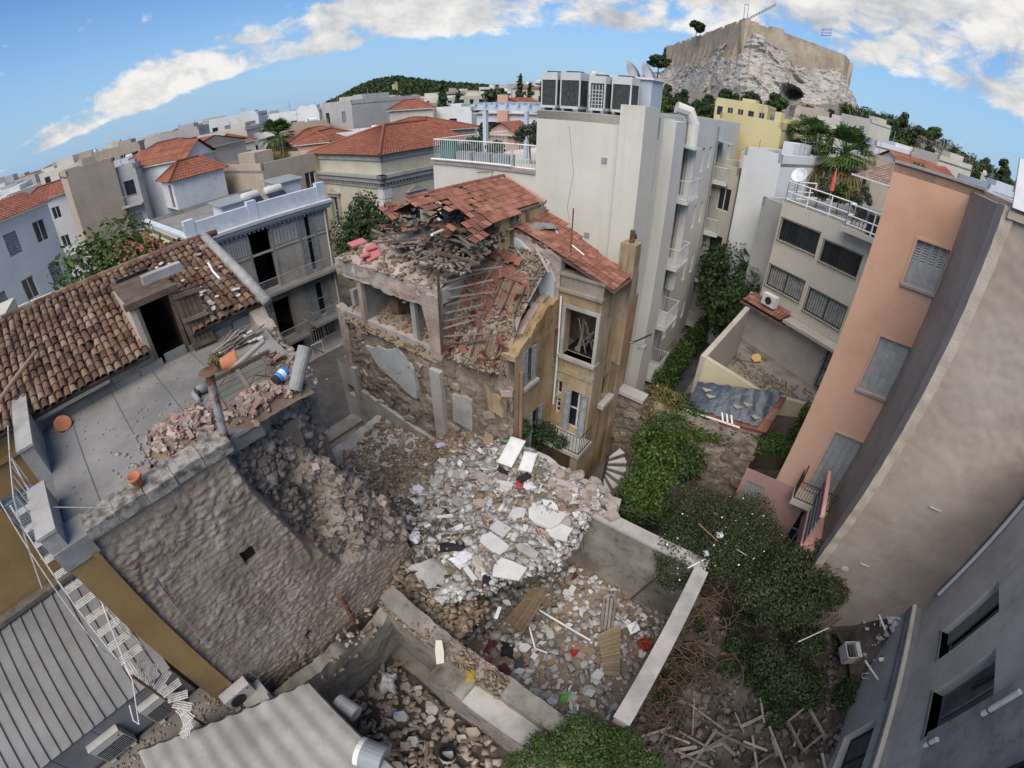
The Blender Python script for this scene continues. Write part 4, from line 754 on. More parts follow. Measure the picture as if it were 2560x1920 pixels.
# ------------------------------------------------------------------ pale house across the street, blue-washed parapet
def white_house():
 A = Vector((-16.7, 20.3, 0)); Lf = 8.8; Bq = A+E1*Lf; DP = 10.4
 F = Frame(A, E1, n=E2); Fl = Frame(A, -E2, n=-E1)
 BLUEW = mk('blue tinted whitewash', [(.45, .50, .57), (.57, .61, .66)], scale=.8, grime=.3, grimecol=(.3, .3, .3), bump=.15)
 STUC = mk('grey beige old stucco', [(.26, .24, .215), (.34, .32, .285), (.39, .37, .33)], scale=.6, grime=.4, grimecol=(.16, .145, .125), streak=.35, streakcol=(.13, .12, .105), bump=.25)
 YEL = mk('pale yellow stucco', [(.55, .50, .36), (.60, .56, .42)], scale=.4, streak=.1, streakcol=(.35, .33, .28), bump=.1)
 t = thing('corner_house', 'grey two storey house with blue washed parapet and iron balconies', 'house', (A.x, A.y, 0))
 d1 = F.rect((1, 1610, 1490), (1, 1735, 1480), (4, 1640, 100)); d1 = (d1[0]+.05, d1[1]-.05, 5.15, d1[3]+.1)
 w2 = F.rect((1, 1880, 1420), (1, 2035, 1410)); w2 = (w2[0]+.35, w2[1]-.3, 5.15, d1[3]+.05)
 d3 = (F.hit((4, 1735, 250))[0], F.hit((4, 1850, 220))[0], 1.7, 4.35); w4 = (F.hit((4, 1955, 150))[0], F.hit((4, 2090, 130))[0], 2.0, 4.4)
 g5 = (F.hit((4, 1860, 520))[0], F.hit((4, 1945, 500))[0], .15, 1.45); g6 = (F.hit((4, 1995, 460))[0], F.hit((4, 2165, 410))[0], .35, 1.55)
 ops = []
 for w in (d1, w2, d3, w4, g5, g6):
  w = (max(.2, w[0]), min(Lf-.2, w[1]), w[2], w[3]); ops.append(w)
 mb = MB(); mb.wall(F, 0, Lf, 0, 8.9, ops, .3); mb.build('front_wall', STUC, t)
 mb = MB(); mb.wall(Fl, 0, DP, 0, 9.6, []); mb.build('side_wall', YEL, t)
 mb = MB(); C = Bq-E2*DP; mb.quad(Bq, C, C+UP*9.6, Bq+UP*9.6); D = A-E2*DP; mb.quad(C, D, D+UP*9.6, C+UP*9.6); mb.build('rear_wall', STUC, t)
 roof = MB().prism([A-E2*.4, Bq-E2*.4, C, D], 9.0, 9.3).build('flat_roof', mk('grey terrace screed', [(.18, .17, .16), (.26, .25, .235)], scale=1, grime=.4), t)
 q = MB(); q.fbox(F, -.15, Lf+.15, 8.9, 9.05, -.35, .22); q.fbox(F, -.2, Lf+.2, 9.05, 9.25, -.35, .34); q.fbox(F, -.25, Lf+.25, 9.25, 9.42, -.35, .46); cor = q.build('cornice', mk('whitewashed cornice', [(.42, .44, .46), (.52, .53, .54)], scale=1, grime=.4, bump=.2), t)
 q = MB()
 for i in range(int(Lf/.28)): q.fbox(F, .05+i*.28, .17+i*.28, 8.76, 8.9, .0, .16)
 q.build('dentil', STUC, t)
 q = MB(); q.fbox(F, 0, Lf, 9.42, 10.3, -.25, 0.02); pr = q.build('parapet', BLUEW, t)
 for u in (.0, Lf*.42, Lf-.55): q = MB(); q.fbox(F, u, u+.55, 9.42, 10.52, -.3, .06); q.build('parapet_pier', BLUEW, t)
 q = MB(); q.fbox(Fl, -.1, DP, 9.6, 9.72, -.3, .08); q.build('coping', BLUEW, t)
 # plaster relief panels above the openings
 for (a, b) in ((d1[0]-1.3, d1[0]-.2), (d1[1]+.2, w2[0]-.1), (w2[1]+.1, Lf-.1)):
  for i in range(7): c = a+(b-a)*i/7; MB().fbox(F, c, c+(b-a)/11, 7.6, 8.45, 0, .05).build('plaster_relief', mk('relief plaster', [(.33, .32, .31), (.40, .39, .38)], scale=1), t)
 q = MB(); q.fbox(F, 0, Lf, 7.38, 7.5, 0, .06); q.fbox(F, 0, Lf, 4.75, 4.95, 0, .05); q.build('string_course', STUC, t)
 for i, o in enumerate((d1, w2, d3, w4)):
  q = MB(); u0, u1, v0, v1 = ops[i]; q.fbox(F, u0-.14, u0, v0, v1+.14, 0, .06); q.fbox(F, u1, u1+.14, v0, v1+.14, 0, .06); q.fbox(F, u0, u1, v1, v1+.14, 0, .06); q.build('window_surround', CONC, t)
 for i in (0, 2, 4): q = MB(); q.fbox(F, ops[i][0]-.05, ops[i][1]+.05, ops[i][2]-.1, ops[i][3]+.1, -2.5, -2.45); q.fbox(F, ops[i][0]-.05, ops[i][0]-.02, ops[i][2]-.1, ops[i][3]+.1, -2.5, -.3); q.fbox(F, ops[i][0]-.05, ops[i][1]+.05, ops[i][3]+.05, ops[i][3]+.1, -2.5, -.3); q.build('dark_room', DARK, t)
 for i in (1, 3):
  u0, u1, v0, v1 = ops[i]; window(t, F, u0, u1, v0, v1, .28, FRAMEW, GLASS, 1, 1)
  shutters(t, F, u0-.02, u0+(u1-u0)*.42, v0, v1, .05, 1, SHUTB); shutters(t, F, u1-(u1-u0)*.30, u1+.02, v0, v1, .05, 1, SHUTB)
 q = MB(); u0, u1, v0, v1 = ops[5]
 for i in range(11): x = u0+(u1-u0)*(i+.5)/11; q.tube([F.p(x, v0, .02), F.p(x, v1, .02)], .018, 5)
 q.fbox(F, u0, u1, v0+.1, v0+.14, .01, .03); q.fbox(F, u0, u1, v1-.14, v1-.1, .01, .03); q.build('window_grille', mk('pale grille', [(.4, .4, .4), (.5, .5, .5)], bump=0), t)
 window(t, F, u0, u1, v0, v1, .25)
 for (ua, ub, z) in ((d1[0]-.6, Lf-.1, 5.12), (ops[2][0]-.3, ops[2][1]+.5, 1.68), (ops[3][0]-.25, ops[3][1]+.25, 1.95)):
  q = MB(); q.fbox(F, ua, ub, z-.14, z, .002, .8); b = q.build('balcony', CONC, t); railing(b, [F.p(ua+.03, z, 0), F.p(ua+.03, z, .76), F.p(ub-.03, z, .76), F.p(ub-.03, z, 0)], .9, mk('pale iron', [(.30, .30, .30), (.42, .42, .42)], bump=0), .1, .011, .018)
  for i in range(3): x = ua+.3+(ub-ua-.6)*i/2; MB().obox(F.p(x-.06, z-.55, 0), F.u*.12, F.n*.12, UP*.41).obox(F.p(x-.06, z-.3, .12), F.u*.12, F.n*.35, UP*.16).build('balcony_bracket', CONC, t)
 MB().tube([F.p(Lf-.25, .2, .07), F.p(Lf-.25, 8.8, .07)], .05, 7).build('downpipe', WHITEP, t)
 # rooftop stair house with tiled hip roof
 s = thing('stair_house', 'small white stair house with orange tiled hip roof on the flat roof', 'roof cabin', A+E1*2.2-E2*4.4+UP*9.3)
 S0 = A+E1*.9-E2*5.6; w, d, h = 4.2, 3.4, 2.2; WS = mk('white stair house render', [(.52, .54, .56), (.6, .61, .62)], scale=.7, grime=.2, bump=.1)
 Fx = Frame(S0, E1, n=E2)
 S0 = at((1, 1150, 1352), 9.3); S0.z = 0
 Fx = Frame(S0, E1, n=E2); Fy = Frame(S0, -E2, n=-E1)
 q = MB(); q.wall(Fx, 0, w, 9.3, 9.3+h, []); q.wall(Fy, 0, d, 9.3, 9.3+h, [(.7, 1.5, 9.4, 11.2)], .15); e = S0+E1*w; g_ = e-E2*d; hh = S0-E2*d; q.quad(e, g_, g_+UP*(9.3+h), e+UP*(9.3+h)); q.quad(g_, hh, hh+UP*(9.3+h), g_+UP*(9.3+h)); q.build('wall', WS, s)
 MB().fbox(Fy, .7, 1.5, 9.4, 11.2, -.15, -.1).build('door', mk('red brown door', [(.12, .045, .03), (.17, .07, .05)], bump=.1), s)
 ov = .3; c1, c2, c3, c4 = [p+UP*(9.3+h) for p in (S0-E1*ov+E2*ov, e+E1*ov+E2*ov, g_+E1*ov-E2*ov, hh-E1*ov-E2*ov)]; r1 = (c1+c4)/2+E1*1.5+UP*1.2; r2 = (c2+c3)/2-E1*1.5+UP*1.2
 q = MB(); tile_roof_mesh(q, c1, c2, r2, r1); tile_roof_mesh(q, c3, c4, r1, r2); tile_roof_mesh(q, c4, c1, r1, r1); tile_roof_mesh(q, c2, c3, r2, r2); q.build('roof', TILE_F, s)
 q = MB(); q.tube([c1+UP*.05, r1+UP*.08, r2+UP*.08, c2+UP*.05], .1, 6); q.tube([c4+UP*.05, r1+UP*.08], .1, 6); q.tube([c3+UP*.05, r2+UP*.08], .1, 6); q.build('ridge_tiles', TILE_F, s)
 # solar water heaters
 for i, u in enumerate((4.6, 6.2)):
  p = A+E1*u-E2*1.7+UP*9.3; g = thing('solar_water_heater', ['solar water heater with a cylindrical tank behind the blue parapet, nearer the stair house', 'solar water heater with a cylindrical tank behind the blue parapet, nearer the far corner'][i], 'solar heater', p, 'solar heaters on the corner house')
  q = MB()
  for a in (0, 1.0): q.tube([p+E1*a+E2*.3, p+E1*a-E2*.8, p+E1*a-E2*.8+UP*.9, p+E1*a+E2*.3+UP*.05], .025, 5)
  q.build('stand', LEAD, g); q = MB(); q.obox(p+E2*.5+UP*.12-E1*.1, E1*1.2, -E2*1.25+UP*.75, (E2*.75+UP*1.25).normalized()*.07); q.build('collector', mk('solar glass', [(.02, .025, .035), (.04, .045, .06)], rough=.15, bump=0), g)
  q = MB(); q.lathe(p-E2*.95+UP*1.05-E1*.1, [(.1, 0), (.26, .04), (.29, .1), (.29, 1.1), (.26, 1.16), (.1, 1.2)], 14, E1); q.build('tank', mk('cream tank', [(.5, .49, .44), (.58, .57, .52)], bump=0, rough=.4), g, True)
 for i, (u, n) in enumerate(((3.0, 2.0), (7.2, 2.8))):
  p = A+E1*u-E2*n+UP*9.3; g = thing('roof_hut', ['white box hut with grey sheet roof beside the solar heaters', 'low hut with grey slab roof at the back of the terrace'][i], 'hut', p)
  q = MB(); q.obox(p-E2*.2, E1*1.7, -E2*1.6, UP*(.95+.3*i)); q.build('wall', WS, g); q = MB(); q.obox(p+E2*.0-E1*.2+UP*(.96+.3*i), E1*2.1, -E2*2.0+UP*.15, UP*.07); q.build('roof', LEAD, g)
white_house()
# ================================================================== right hand side: orange house, brown party wall, grey house, walled yard
ORANGE = mk('orange render', [(.47, .27, .18), (.54, .325, .225), (.53, .345, .255)], scale=.35, rough=.9, bump=.12, bscale=40, streak=.18, streakcol=(.42, .27, .19), grime=.15, grimecol=(.45, .33, .25))
PINK = mk('dusty pink render', [(.34, .21, .19), (.42, .27, .245)], scale=.6, rough=.9, bump=.15, grime=.3, grimecol=(.27, .18, .16))
BROWN = mk('rough brown stucco', [(.27, .215, .17), (.33, .27, .22), (.385, .325, .27)], scale=.3, rough=.95, bump=.55, bscale=45, bdist=.03, grime=.5, grimecol=(.225, .18, .145), streak=.3, streakcol=(.24, .195, .16), detail=12)
BEIGER = mk('beige pink render', [(.52, .37, .29), (.58, .43, .34)], scale=.4, rough=.9, bump=.15, streak=.25, streakcol=(.30, .23, .20))
def orange_house():
 Rc = Vector((12.0, 9.3, 0)); F = Frame(Rc, -E2); Lw = 2.5; H = 14.68      # u runs to the left from the right corner
 Fs = Frame(Rc, -E1, n=-E2)                                                   # side face that comes towards the eye
 t = thing('orange_house', 'tall narrow orange house with grey panelled shutters', 'house', (Rc.x, Rc.y, 0))
 def R_(*m): return F.rect(*m)
 w1 = R_((6, 1490, -10), (6, 1425, 175), (3, 1525, 1530));
 w1 = (F.hit((6, 1690, 100))[0], F.hit((3, 1525, 1545))[0], F.hit((6, 1425, 172))[1], F.hit((3, 1535, 1540))[1])
 w2 = (F.hit((6, 1440, 700))[0], F.hit((6, 1290, 515))[0], F.hit((6, 1135, 850))[1], F.hit((6, 1290, 515))[1])
 w3 = (F.hit((6, 1130, 1330))[0], F.hit((6, 1000, 1130))[0], 3.35, F.hit((6, 1000, 1130))[1])
 w3 = (w2[0], w2[1]+.02, w3[2], w3[3]); ops = [w1, w2, w3]
 mb = MB(); mb.wall(F, 0, Lw, 3.2, H, ops, .16); lf = Rc-E2*Lw; bkd = Vector((.76, .65, 0)); mb.quad(lf+UP*0, lf+bkd*6+UP*0, lf+bkd*6+UP*H, lf+UP*H); mb.build('wall', ORANGE, t)
 m2 = MB(); m2.wall(F, 0, Lw+1.2, 0, 3.2, [(.35, 1.05, .1, 2.3), (2.75, 3.5, .9, 2.6)], .15); m2.build('ground_floor_wall', PINK, t)
 MB().prism([Rc, lf, lf+bkd*6, Rc+bkd*6], H-.25, H-.02).build('flat_roof', CONC, t)
 q = MB(); q.fbox(F, -.02, Lw+.03, H, H+.07, -.3, .06); q.build('coping', CONC, t)
 for (u0, u1, v0, v1) in ops:
  q = MB(); q.fbox(F, u0-.07, u0, v0, v1+.07, 0, .03); q.fbox(F, u1, u1+.07, v0, v1+.07, 0, .03); q.fbox(F, u0, u1, v1, v1+.07, 0, .03); q.build('window_surround', ORANGE, t)
  q = MB(); q.fbox(F, u0-.05, u1+.05, v0-.07, v0, 0, .08); q.build('sill', CONC, t)
 shutters(t, F, *w1, -.09, 4, SHUTG, (.52, .93), [(.08, .47)])
 shutters(t, F, *w2, -.09, 4, SHUTG, (.97, .99), [(.06, .30), (.36, .62), (.68, .93)])
 shutters(t, F, *w3, -.09, 4, SHUTG, (.97, .99), [(.05, .24), (.29, .48), (.53, .72), (.77, .95)])
 window(t, F, .35, 1.05, .1, 2.3, .1, SHUTG, GLASS, 1, 1, name='door'); window(t, F, 2.75, 3.5, .9, 2.6, .1, SHUTG, SHUTG, 2, 0)
 q = MB(); q.tube([F.p(.16, 3.0, .06), F.p(.16, H-2.2, .06), F.p(.10, H-1.6, .05)], .035, 8); q.build('downpipe', ORANGE, t)
 s = MB(); s.obox(Rc+UP*0, -E1*2.7, E2*2.2, UP*H); s.build('side_wing', BEIGER, t)
 q = MB()
 for (a, b, c, d) in ((.5, 1.15, 11.2, 12.6), (.7, 1.2, 9.0, 9.9), (.8, 1.1, 7.3, 7.6)): q.fbox(Fs, a, b, c, d, .002, .02)
 q = MB(); q.fbox(Fs, .55, 1.15, 10.9, 12.4, .002, .03); q.build('side_window', SHUTG, t)
 q = MB(); q.fbox(Fs, .8, 1.0, 9.2, 9.6, .002, .05); q.build('meter_box', CONC, t)
 # balcony with iron rail, and the pink parapet of the next balcony
 q = MB(); q.fbox(F, -.15, 1.75, 3.05, 3.3, .002, .78); b = q.build('balcony', mk('pale cream slab', [(.45, .39, .30), (.52, .46, .36)], scale=2), t)
 railing(b, [F.p(1.7, 3.3, 0), F.p(1.7, 3.3, .72), F.p(-.1, 3.3, .72)], .85, IRON, .1, .012, .02)
 q = MB(); q.tube([F.p(1.7, 4.15, .72), F.p(1.72, 4.75, .5)], .025, 6); q.build('rail_post', IRON, t)
 b2 = thing('mesh_balcony', 'balcony with dusty mesh screen and pink band beside the brown wall', 'balcony', Fs.p(1.5, 1.2, .3))
 MB().fbox(Fs, .25, 2.5, 2.2, 2.9, .01, .95).build('parapet', PINK, b2)
 PK2 = mk('pink paint band', [(.55, .30, .25), (.62, .36, .31)], scale=2)
 q = MB(); q.fbox(Fs, .22, 2.55, 2.9, 3.05, .0, .98); q.build('band', PK2, b2); q = MB(); q.fbox(Fs, .22, 2.55, 4.55, 4.68, .85, .98); q.build('top_band', PK2, b2)
 MSH = mk('dusty mesh', [(.16, .135, .125), (.22, .19, .175)], scale=3, bump=.3, bscale=80)
 q = MB(); q.fbox(Fs, .3, 2.45, 3.05, 4.55, .9, .92); q.build('screen', MSH, b2)
 for v in (3.4, 3.75, 4.1): q = MB(); q.fbox(Fs, .25, 2.5, v, v+.04, .925, .95); q.build('screen_bar', LEAD, b2)
 # white paint splashes on the side face
 for (a, b_, v0, v1) in ((1.75, 2.05, 6.0, 7.6), (2.25, 2.5, 5.2, 6.9)): q = MB(); q.obox(Fs.p(a, v0, .001), Fs.u*(.12), Fs.u*.25+UP*(v1-v0), Fs.n*.006); q.build('paint_streak', WHITEP, t)
 # flower box on the far neighbour
orange_house()
def brown_wall():
 A = Vector((10.0, 7.0, 0)); B = Vector((13.35, 4.65, 0)); F = Frame(A, B-A); Lw = (B-A).length; H = 14.6
 t = thing('party_wall', 'high rough brown stucco party wall rising behind the overgrown garden', 'wall', (A.x, A.y, 0))
 def f(a, b):
  u = a*(Lw+1.6); v = b*H; d = .03*fb(u*1.3, v*1.3, 3, .8)+.012*fb(u, v, 8, 6)
  if v > 8.5: d += .03*fb(u*2, v*2, 1, 3.2)
  return F.p(u, v, d*.8)
 mb = MB(); mb.grid(f, 60, 150, flip=True); mb.build('stucco_face', BROWN, t, True)
 mb = MB(); mb.obox(F.p(0, 0, -.35), F.u*(Lw+4), -F.n*3.0, UP*(H-.05)); mb.build('core', BROWN, t)
 # pale stone edge strip
 STR = mk('pale edge stones', [(.36, .30, .245), (.45, .385, .325)], scale=1.5, bump=.6, bscale=18)
 lumpy(F, -.10, .17, 0, H, .03, 3, 5, 120, .5, 77, n0=.05).build('edge_strip', STR, t, True)
 # white splashes of old plaster on the wall
 for (u, v, w, h) in ((.9, 3.4, .35, .22), (1.35, 3.9, .4, .05), (2.0, 6.9, .55, .04)):
  q = MB(); pts = [(u+w*.5*cos(k*pi/4)*U(.6, 1.1), v+h*.5*sin(k*pi/4)*U(.6, 1.1)) for k in range(8)]
  q.add([F.p(a, b, .055) for a, b in pts], [tuple(range(8))]); q.add([F.p(a, b, .02) for a, b in pts], [tuple(range(8))[::-1]]); q.f += [(k, 8+k, 8+(k+1) % 8, (k+1) % 8) for k in range(8)]
  q.build('plaster_patch', mk('plaster white patch', [(.42, .38, .34), (.52, .49, .46)], scale=3), t)
 # sloping top with marble slab and tiles
 s = MB(); s.obox(F.p(.1, H, -.6), F.u*.65, F.n*.72, UP*.06+F.u*0); s2 = MB(); s2.obox(F.p(.02, H+.02, .1), F.u*.75, UP*1.0-F.n*.5-F.u*.0, F.n*.06); s2.build('marble_slab', mk('pale marble', [(.5, .5, .5), (.6, .6, .6)], scale=1.5, bump=.05, streak=.3, streakcol=(.38, .37, .36)), t)
 q = MB(); tile_roof_mesh(q, F.p(.78, H-.05, .12), F.p(Lw+3, H-.05, .12), F.p(Lw+3, H+1.5, -2.2), F.p(.78, H+1.5, -2.2), .22, .34); q.build('tiled_top', TILE_R, t)
 q = MB(); q.fbox(F, .0, Lw+3, H-.22, H-.06, -.2, .1); q.build('ledge', STR, t)
brown_wall()
GREYH = mk('grey washed wall', [(.50, .455, .39), (.58, .53, .46), (.64, .59, .52)], scale=.7, rough=.9, bump=.3, bscale=20, streak=.35, streakcol=(.22, .21, .19), grime=.35, grimecol=(.28, .27, .245))
def grey_house():
 A = Vector((13.35, 4.65, 0)); d = Vector((-.68, -.733, 0)).normalized(); F = Frame(A, d, n=(-1, .8, 0))
 t = thing('grey_house', 'old grey washed house with deep set dusty windows at the right edge', 'house', (A.x, A.y, 0)); Lw = 15
 a1 = F.hit((9, 1650, 790)); a2 = F.hit((9, 2050, 445)); a3 = F.hit((9, 1700, 920)); a4 = F.hit((9, 2050, 640))
 w1 = ((a1[0]+a2[0])/2, (a3[0]+a4[0])/2, (a1[1]+a3[1])/2, (a2[1]+a4[1])/2)
 b1 = F.hit((9, 1590, 1180)); b2 = F.hit((9, 2035, 870)); b3 = F.hit((9, 1615, 1430)); b4 = F.hit((9, 2010, 1200))
 w2 = ((b1[0]+b2[0])/2, (b3[0]+b4[0])/2, (b1[1]+b3[1])/2, (b2[1]+b4[1])/2)
 c1 = F.hit((9, 1000, 1620)); c2 = F.hit((9, 1290, 1400)); w3 = (c2[0]-.15, c2[0]+1.6, -.2+.4, c2[1]-.05)
 zl = 3.0; print('grey windows', w1, w2, w3)
 mb = MB(); mb.wall(F, -.3, Lw, zl, 10.2, [w1, w2], .38); mb.build('upper_wall', GREYH, t)
 mb = MB(); F2 = Frame(F.p(0, 0, .32), F.u, n=F.n); w3 = (w3[0], w3[1], .5, 2.3); mb.wall(F2, -.3, Lw, -.2, zl, [w3], .35); mb.build('lower_wall', GREYH, t)
 q = MB(); q.fbox(F, -.3, Lw, zl-.16, zl+.02, -.05, .40); q.build('ledge', CONC, t)
 q = MB(); q.fbox(F, -.3, Lw, zl+.02, zl+.10, .26, .40); q.build('ledge_kerb', GREYH, t)
 q = MB(); q.obox(F.p(-.3, -.2, -.4), F.u*(Lw+.3), -F.n*6, UP*10.3); q.build('core', DARK, t)
 q = MB(); q.obox(F.p(Lw*.0+5.2, 4.6, .002), F.u*9, UP*5.6, F.n*.03); q.build('plaster_band', mk('peeling pinkish plaster', [(.32, .27, .24), (.40, .35, .31), (.45, .42, .39)], scale=1.2, grime=.4, bump=.4), t)
 BOARD = mk('dusty board', [(.12, .105, .09), (.18, .16, .14)], scale=2, bump=.1, streak=.3, streakcol=(.22, .2, .18))
 for i, w in enumerate((w1, w2)):
  u0, u1, v0, v1 = w
  wd = window(t, F, u0, u1, v0, v1, .36, WOODGREY, BOARD if i else DARK, 1, 0, .07)
  if i == 0: q = MB(); q.fbox(F, u0+.02, u0+(u1-u0)*.40, v0+.03, v1-.03, -.26, -.20); sh = q.build('half_open_shutter', WOODGREY, t)
  else: q = MB(); q.obox(F.p(u0+.25, v0+1.2, -.3), F.u*.12+UP*1.2, F.u*.12, F.n*.05); q.build('hanging_batten', TIMBER, t)
  q = MB(); q.fbox(F, u0-.05, u1+.05, v0-.12, v0, -.38, .03); q.build('sill', CONC, t)
 window(t, F2, *w3, .3, FRAMEB, BOARD, 1, 0)
 # white plastic pipes on the wall
 def pipe(pts, r, nm): s = MB(); s.tube(pts, r, 9); return s.build(nm, PIPEW, t)
 pipe([F.p(.18, 4.1, .08), F.p(.18, 10.1, .08)], .06, 'downpipe')
 for (m0, m1) in (((9, 1970, 1310), (9, 2212, 1170)), ((9, 1590, 1535), (9, 1680, 1450))):
  h0, h1 = F.hit(m0), F.hit(m1); um = (h0[0]+h1[0])/2; o = pipe([F.p(um, h0[1], .1), F.p(um, h1[1], .1)], .065, 'pipe_end'); q = MB(); q.tube([F.p(um, h0[1]+.18, .1), F.p(um, h0[1]+.22, .1)], .072, 9); q.build('clamp', RUST, o)
 q = MB(); q.fbox(F, .0, 3.5, 2.5, 2.6, .33, .36); q.build('pipe_run', LEAD, t)
 h0 = F.hit((9, 2050, 1640)); q = MB(); q.fbox(F, h0[0], h0[0]+1.1, h0[1], h0[1]+1.6, .03, .06); window(t, F, h0[0]+.2, h0[0]+1.5, h0[1]-.4, h0[1]+1.6, -.08, FRAMEB, GLASS, 1)
grey_house()
# ------------------------------------------------------------------ cream flats with dark grilled windows and a white-railed terrace
FLATC = mk('ivory render', [(.50, .46, .37), (.57, .53, .44)], scale=.4, streak=.15, streakcol=(.38, .35, .29), bump=.1, grime=.12, grimecol=(.42, .38, .31))
def cream_flats():
 zt = 11.3; A = at((3, 665, 1290), zt); B = at((3, 1240, 1510), zt); A.z = B.z = 0; d = (B-A).normalized(); F = Frame(A, d); Lw = (B-A).length+1.4
 t = thing('cream_flats', 'ivory block of flats with black grilled windows and white railed roof terrace', 'building', (A.x, A.y, 0))
 W_ = [((3, 660, 1405), (3, 905, 1500), (3, 625, 1545), (3, 870, 1632)), ((3, 935, 1540), (6, 1180, 10), (6, 885, 40), (6, 1130, 125)), ((6, 580, 65), (6, 810, 155), (6, 545, 195), (6, 770, 285)), ((6, 830, 220), (6, 1085, 315), (6, 785, 360), (6, 1030, 465))]
 ops = []
 for a, b, c, e in W_:
  ha, hb, hc, he = map(F.hit, (a, b, c, e)); ops.append(((ha[0]+hc[0])/2, (hb[0]+he[0])/2, (hc[1]+he[1])/2, (ha[1]+hb[1])/2))
 mb = MB(); mb.wall(F, 0, Lw, 2.9, zt, ops, .15); mb.build('wall', FLATC, t)
 bk = -F.n; q = MB(); a, b = F.p(0, 0), F.p(Lw, 0); q.quad(a, a+bk*10, a+bk*10+UP*zt, a+UP*zt); q.quad(b, b+UP*zt, b+bk*10+UP*zt, b+bk*10); q.quad(b+bk*10, b+bk*10+UP*zt, a+bk*10+UP*zt, a+bk*10); q.build('rear_wall', FLATC, t)
 q = MB(); q.obox(F.p(.02, zt-.2, -.02), F.u*(Lw-.04), bk*9.9, UP*.2); q.build('terrace_floor', CONC, t)
 CUR = mk('striped blind', [(.06, .058, .052), (.20, .195, .18)], scale=4, bump=0)
 for i, w in enumerate(ops):
  window(t, F, *w, .14, FRAMEB, GLASS if i < 2 else CURT, 1, 0, .06); q = MB(); u0, u1, v0, v1 = w; n = 16
  for k in range(n+1): x = u0+(u1-u0)*k/n; q.tube([F.p(x, v0-.08, .07), F.p(x, v1+.08, .07)], .014, 4)
  for v in (v0-.06, v1+.06): q.tube([F.p(u0-.06, v, .07), F.p(u1+.06, v, .07)], .018, 4)
  q.build('window_grille', IRON, t)
 q = MB(); q.fbox(F, 0, Lw*.62, ops[2][2]-.45, ops[2][2]-.35, .0, .1)
 # projecting right bay line
 q = MB(); q.fbox(F, ops[1][0]-.35, Lw, ops[3][2]-.35, ops[1][3]+.5, .001, .0) if False else None
 # white terrace railing
 rl = thing('terrace_railing', 'white tubular railing round the roof terrace of the ivory flats', 'railing', F.p(0, zt, 0))
 q = MB(); run = [F.p(.1, zt, -2.6), F.p(.1, zt, -.05), F.p(Lw*.60, zt, -.05), F.p(Lw*.60, zt, .5), F.p(Lw, zt, .5)]
 for a, b in zip(run[:-1], run[1:]):
  for h in (.12, .5, 1.0): q.tube([a+UP*h, b+UP*h], .035, 6)
  n = max(1, int((b-a).length/1.05))
  for i in range(n+1): p = a.lerp(b, i/n); q.tube([p, p+UP*1.0], .035, 6)
 q.build('rail', WHITEP, rl)
 q = MB(); q.fbox(F, Lw*.58, Lw, zt-.25, zt-.02, .002, .6); q.build('balcony_slab', FLATC, t)
 # pergola with tiled roof and plants on the terrace
 pg = thing('tiled_pergola', 'brown post pergola with pale tiled roof on the ivory terrace', 'pergola', F.p(Lw*.7, zt, -3))
 TB = mk('pale brown tiles', [(.20, .14, .10), (.30, .22, .165)], scale=1.5, isl=.5, hue=.2, bump=.1)
 for (u, n) in ((Lw*.45, -2.2), (Lw*.95, -2.2), (Lw*.45, -5.6), (Lw*.95, -5.6)): s = MB(); s.fbox(F, u-.06, u+.06, zt, zt+2.15, n-.06, n+.06); s.build('post', TIMBER, pg)
 q = MB(); tile_roof_mesh(q, F.p(Lw*.38, zt+2.1, -1.9), F.p(Lw*1.05, zt+2.1, -1.9), F.p(Lw*1.05, zt+3.0, -6), F.p(Lw*.38, zt+3.0, -6), .22, .35); q.build('roof', TB, pg)
 q = MB(); q.fbox(F, Lw*.36, Lw*1.05, zt+2.02, zt+2.1, -2.0, -1.86); q.build('gutter', WHITEP, pg)
 ch = thing('ochre_chimney', 'slim ochre chimney stack beside the orange house', 'chimney', F.p(Lw*.96, zt, -1.0)); q = MB(); q.fbox(F, Lw*.93, Lw*1.0, zt-.1, zt+2.7, -1.3, -.75); q.build('shaft', mk('ochre render', [(.50, .36, .17), (.57, .42, .22)], scale=.8, bump=.1), ch); q = MB(); q.fbox(F, Lw*.945, Lw*.985, zt+2.55, zt+2.64, -.749, -.74); q.build('flue_shade_plate', DARK, ch)  # flue mouth is a near-black plate, its inner shade painted on
 for i, (u, n, r, h, mt) in enumerate(((Lw*.18, -1.2, .55, 1.7, LEAF_C), (Lw*.36, -1.4, .6, 1.6, LEAF_B), (Lw*.52, -1.7, .55, 1.8, LEAF_C), (Lw*.70, -2.9, .5, 1.5, LEAF_A))):
  tree('potted_tree', ['bare twiggy potted tree at the left corner of the ivory terrace', 'leafy potted shrub behind the white railing', 'potted citrus tree at the pergola edge', 'dark climbing plant under the tiled pergola'][i], F.p(u, zt, n), h, r, h*.4, mt, 700, .08, 7, 'terrace plants of the ivory flats', 70+i, .03)
 p = F.p(Lw*.30, zt, -1.0); g = thing('parasol', 'closed red parasol standing among the terrace plants', 'parasol', p); MB().tube([p, p+UP*2.2], .02, 6).build('pole', LEAD, g); MB().lathe(p+UP*1.0, [(.02, 0), (.12, .1), (.09, .6), (.02, 1.15)], 8).build('canopy', mk('faded red canvas', [(.5, .1, .07), (.6, .16, .12)], bump=.1), g)
 p = F.p(Lw*.82, zt, .2); q = MB(); q.cbox(p+UP*.45, F.u*.42, F.n*.28, UP*.4); q2 = thing('crate_table', 'dark mesh box with brown lid behind the white railing', 'box', p); q.build('mesh_box', IRON, q2); MB().cbox(p+UP*.89, F.u*.46, F.n*.32, UP*.03).build('lid', TIMBER, q2)
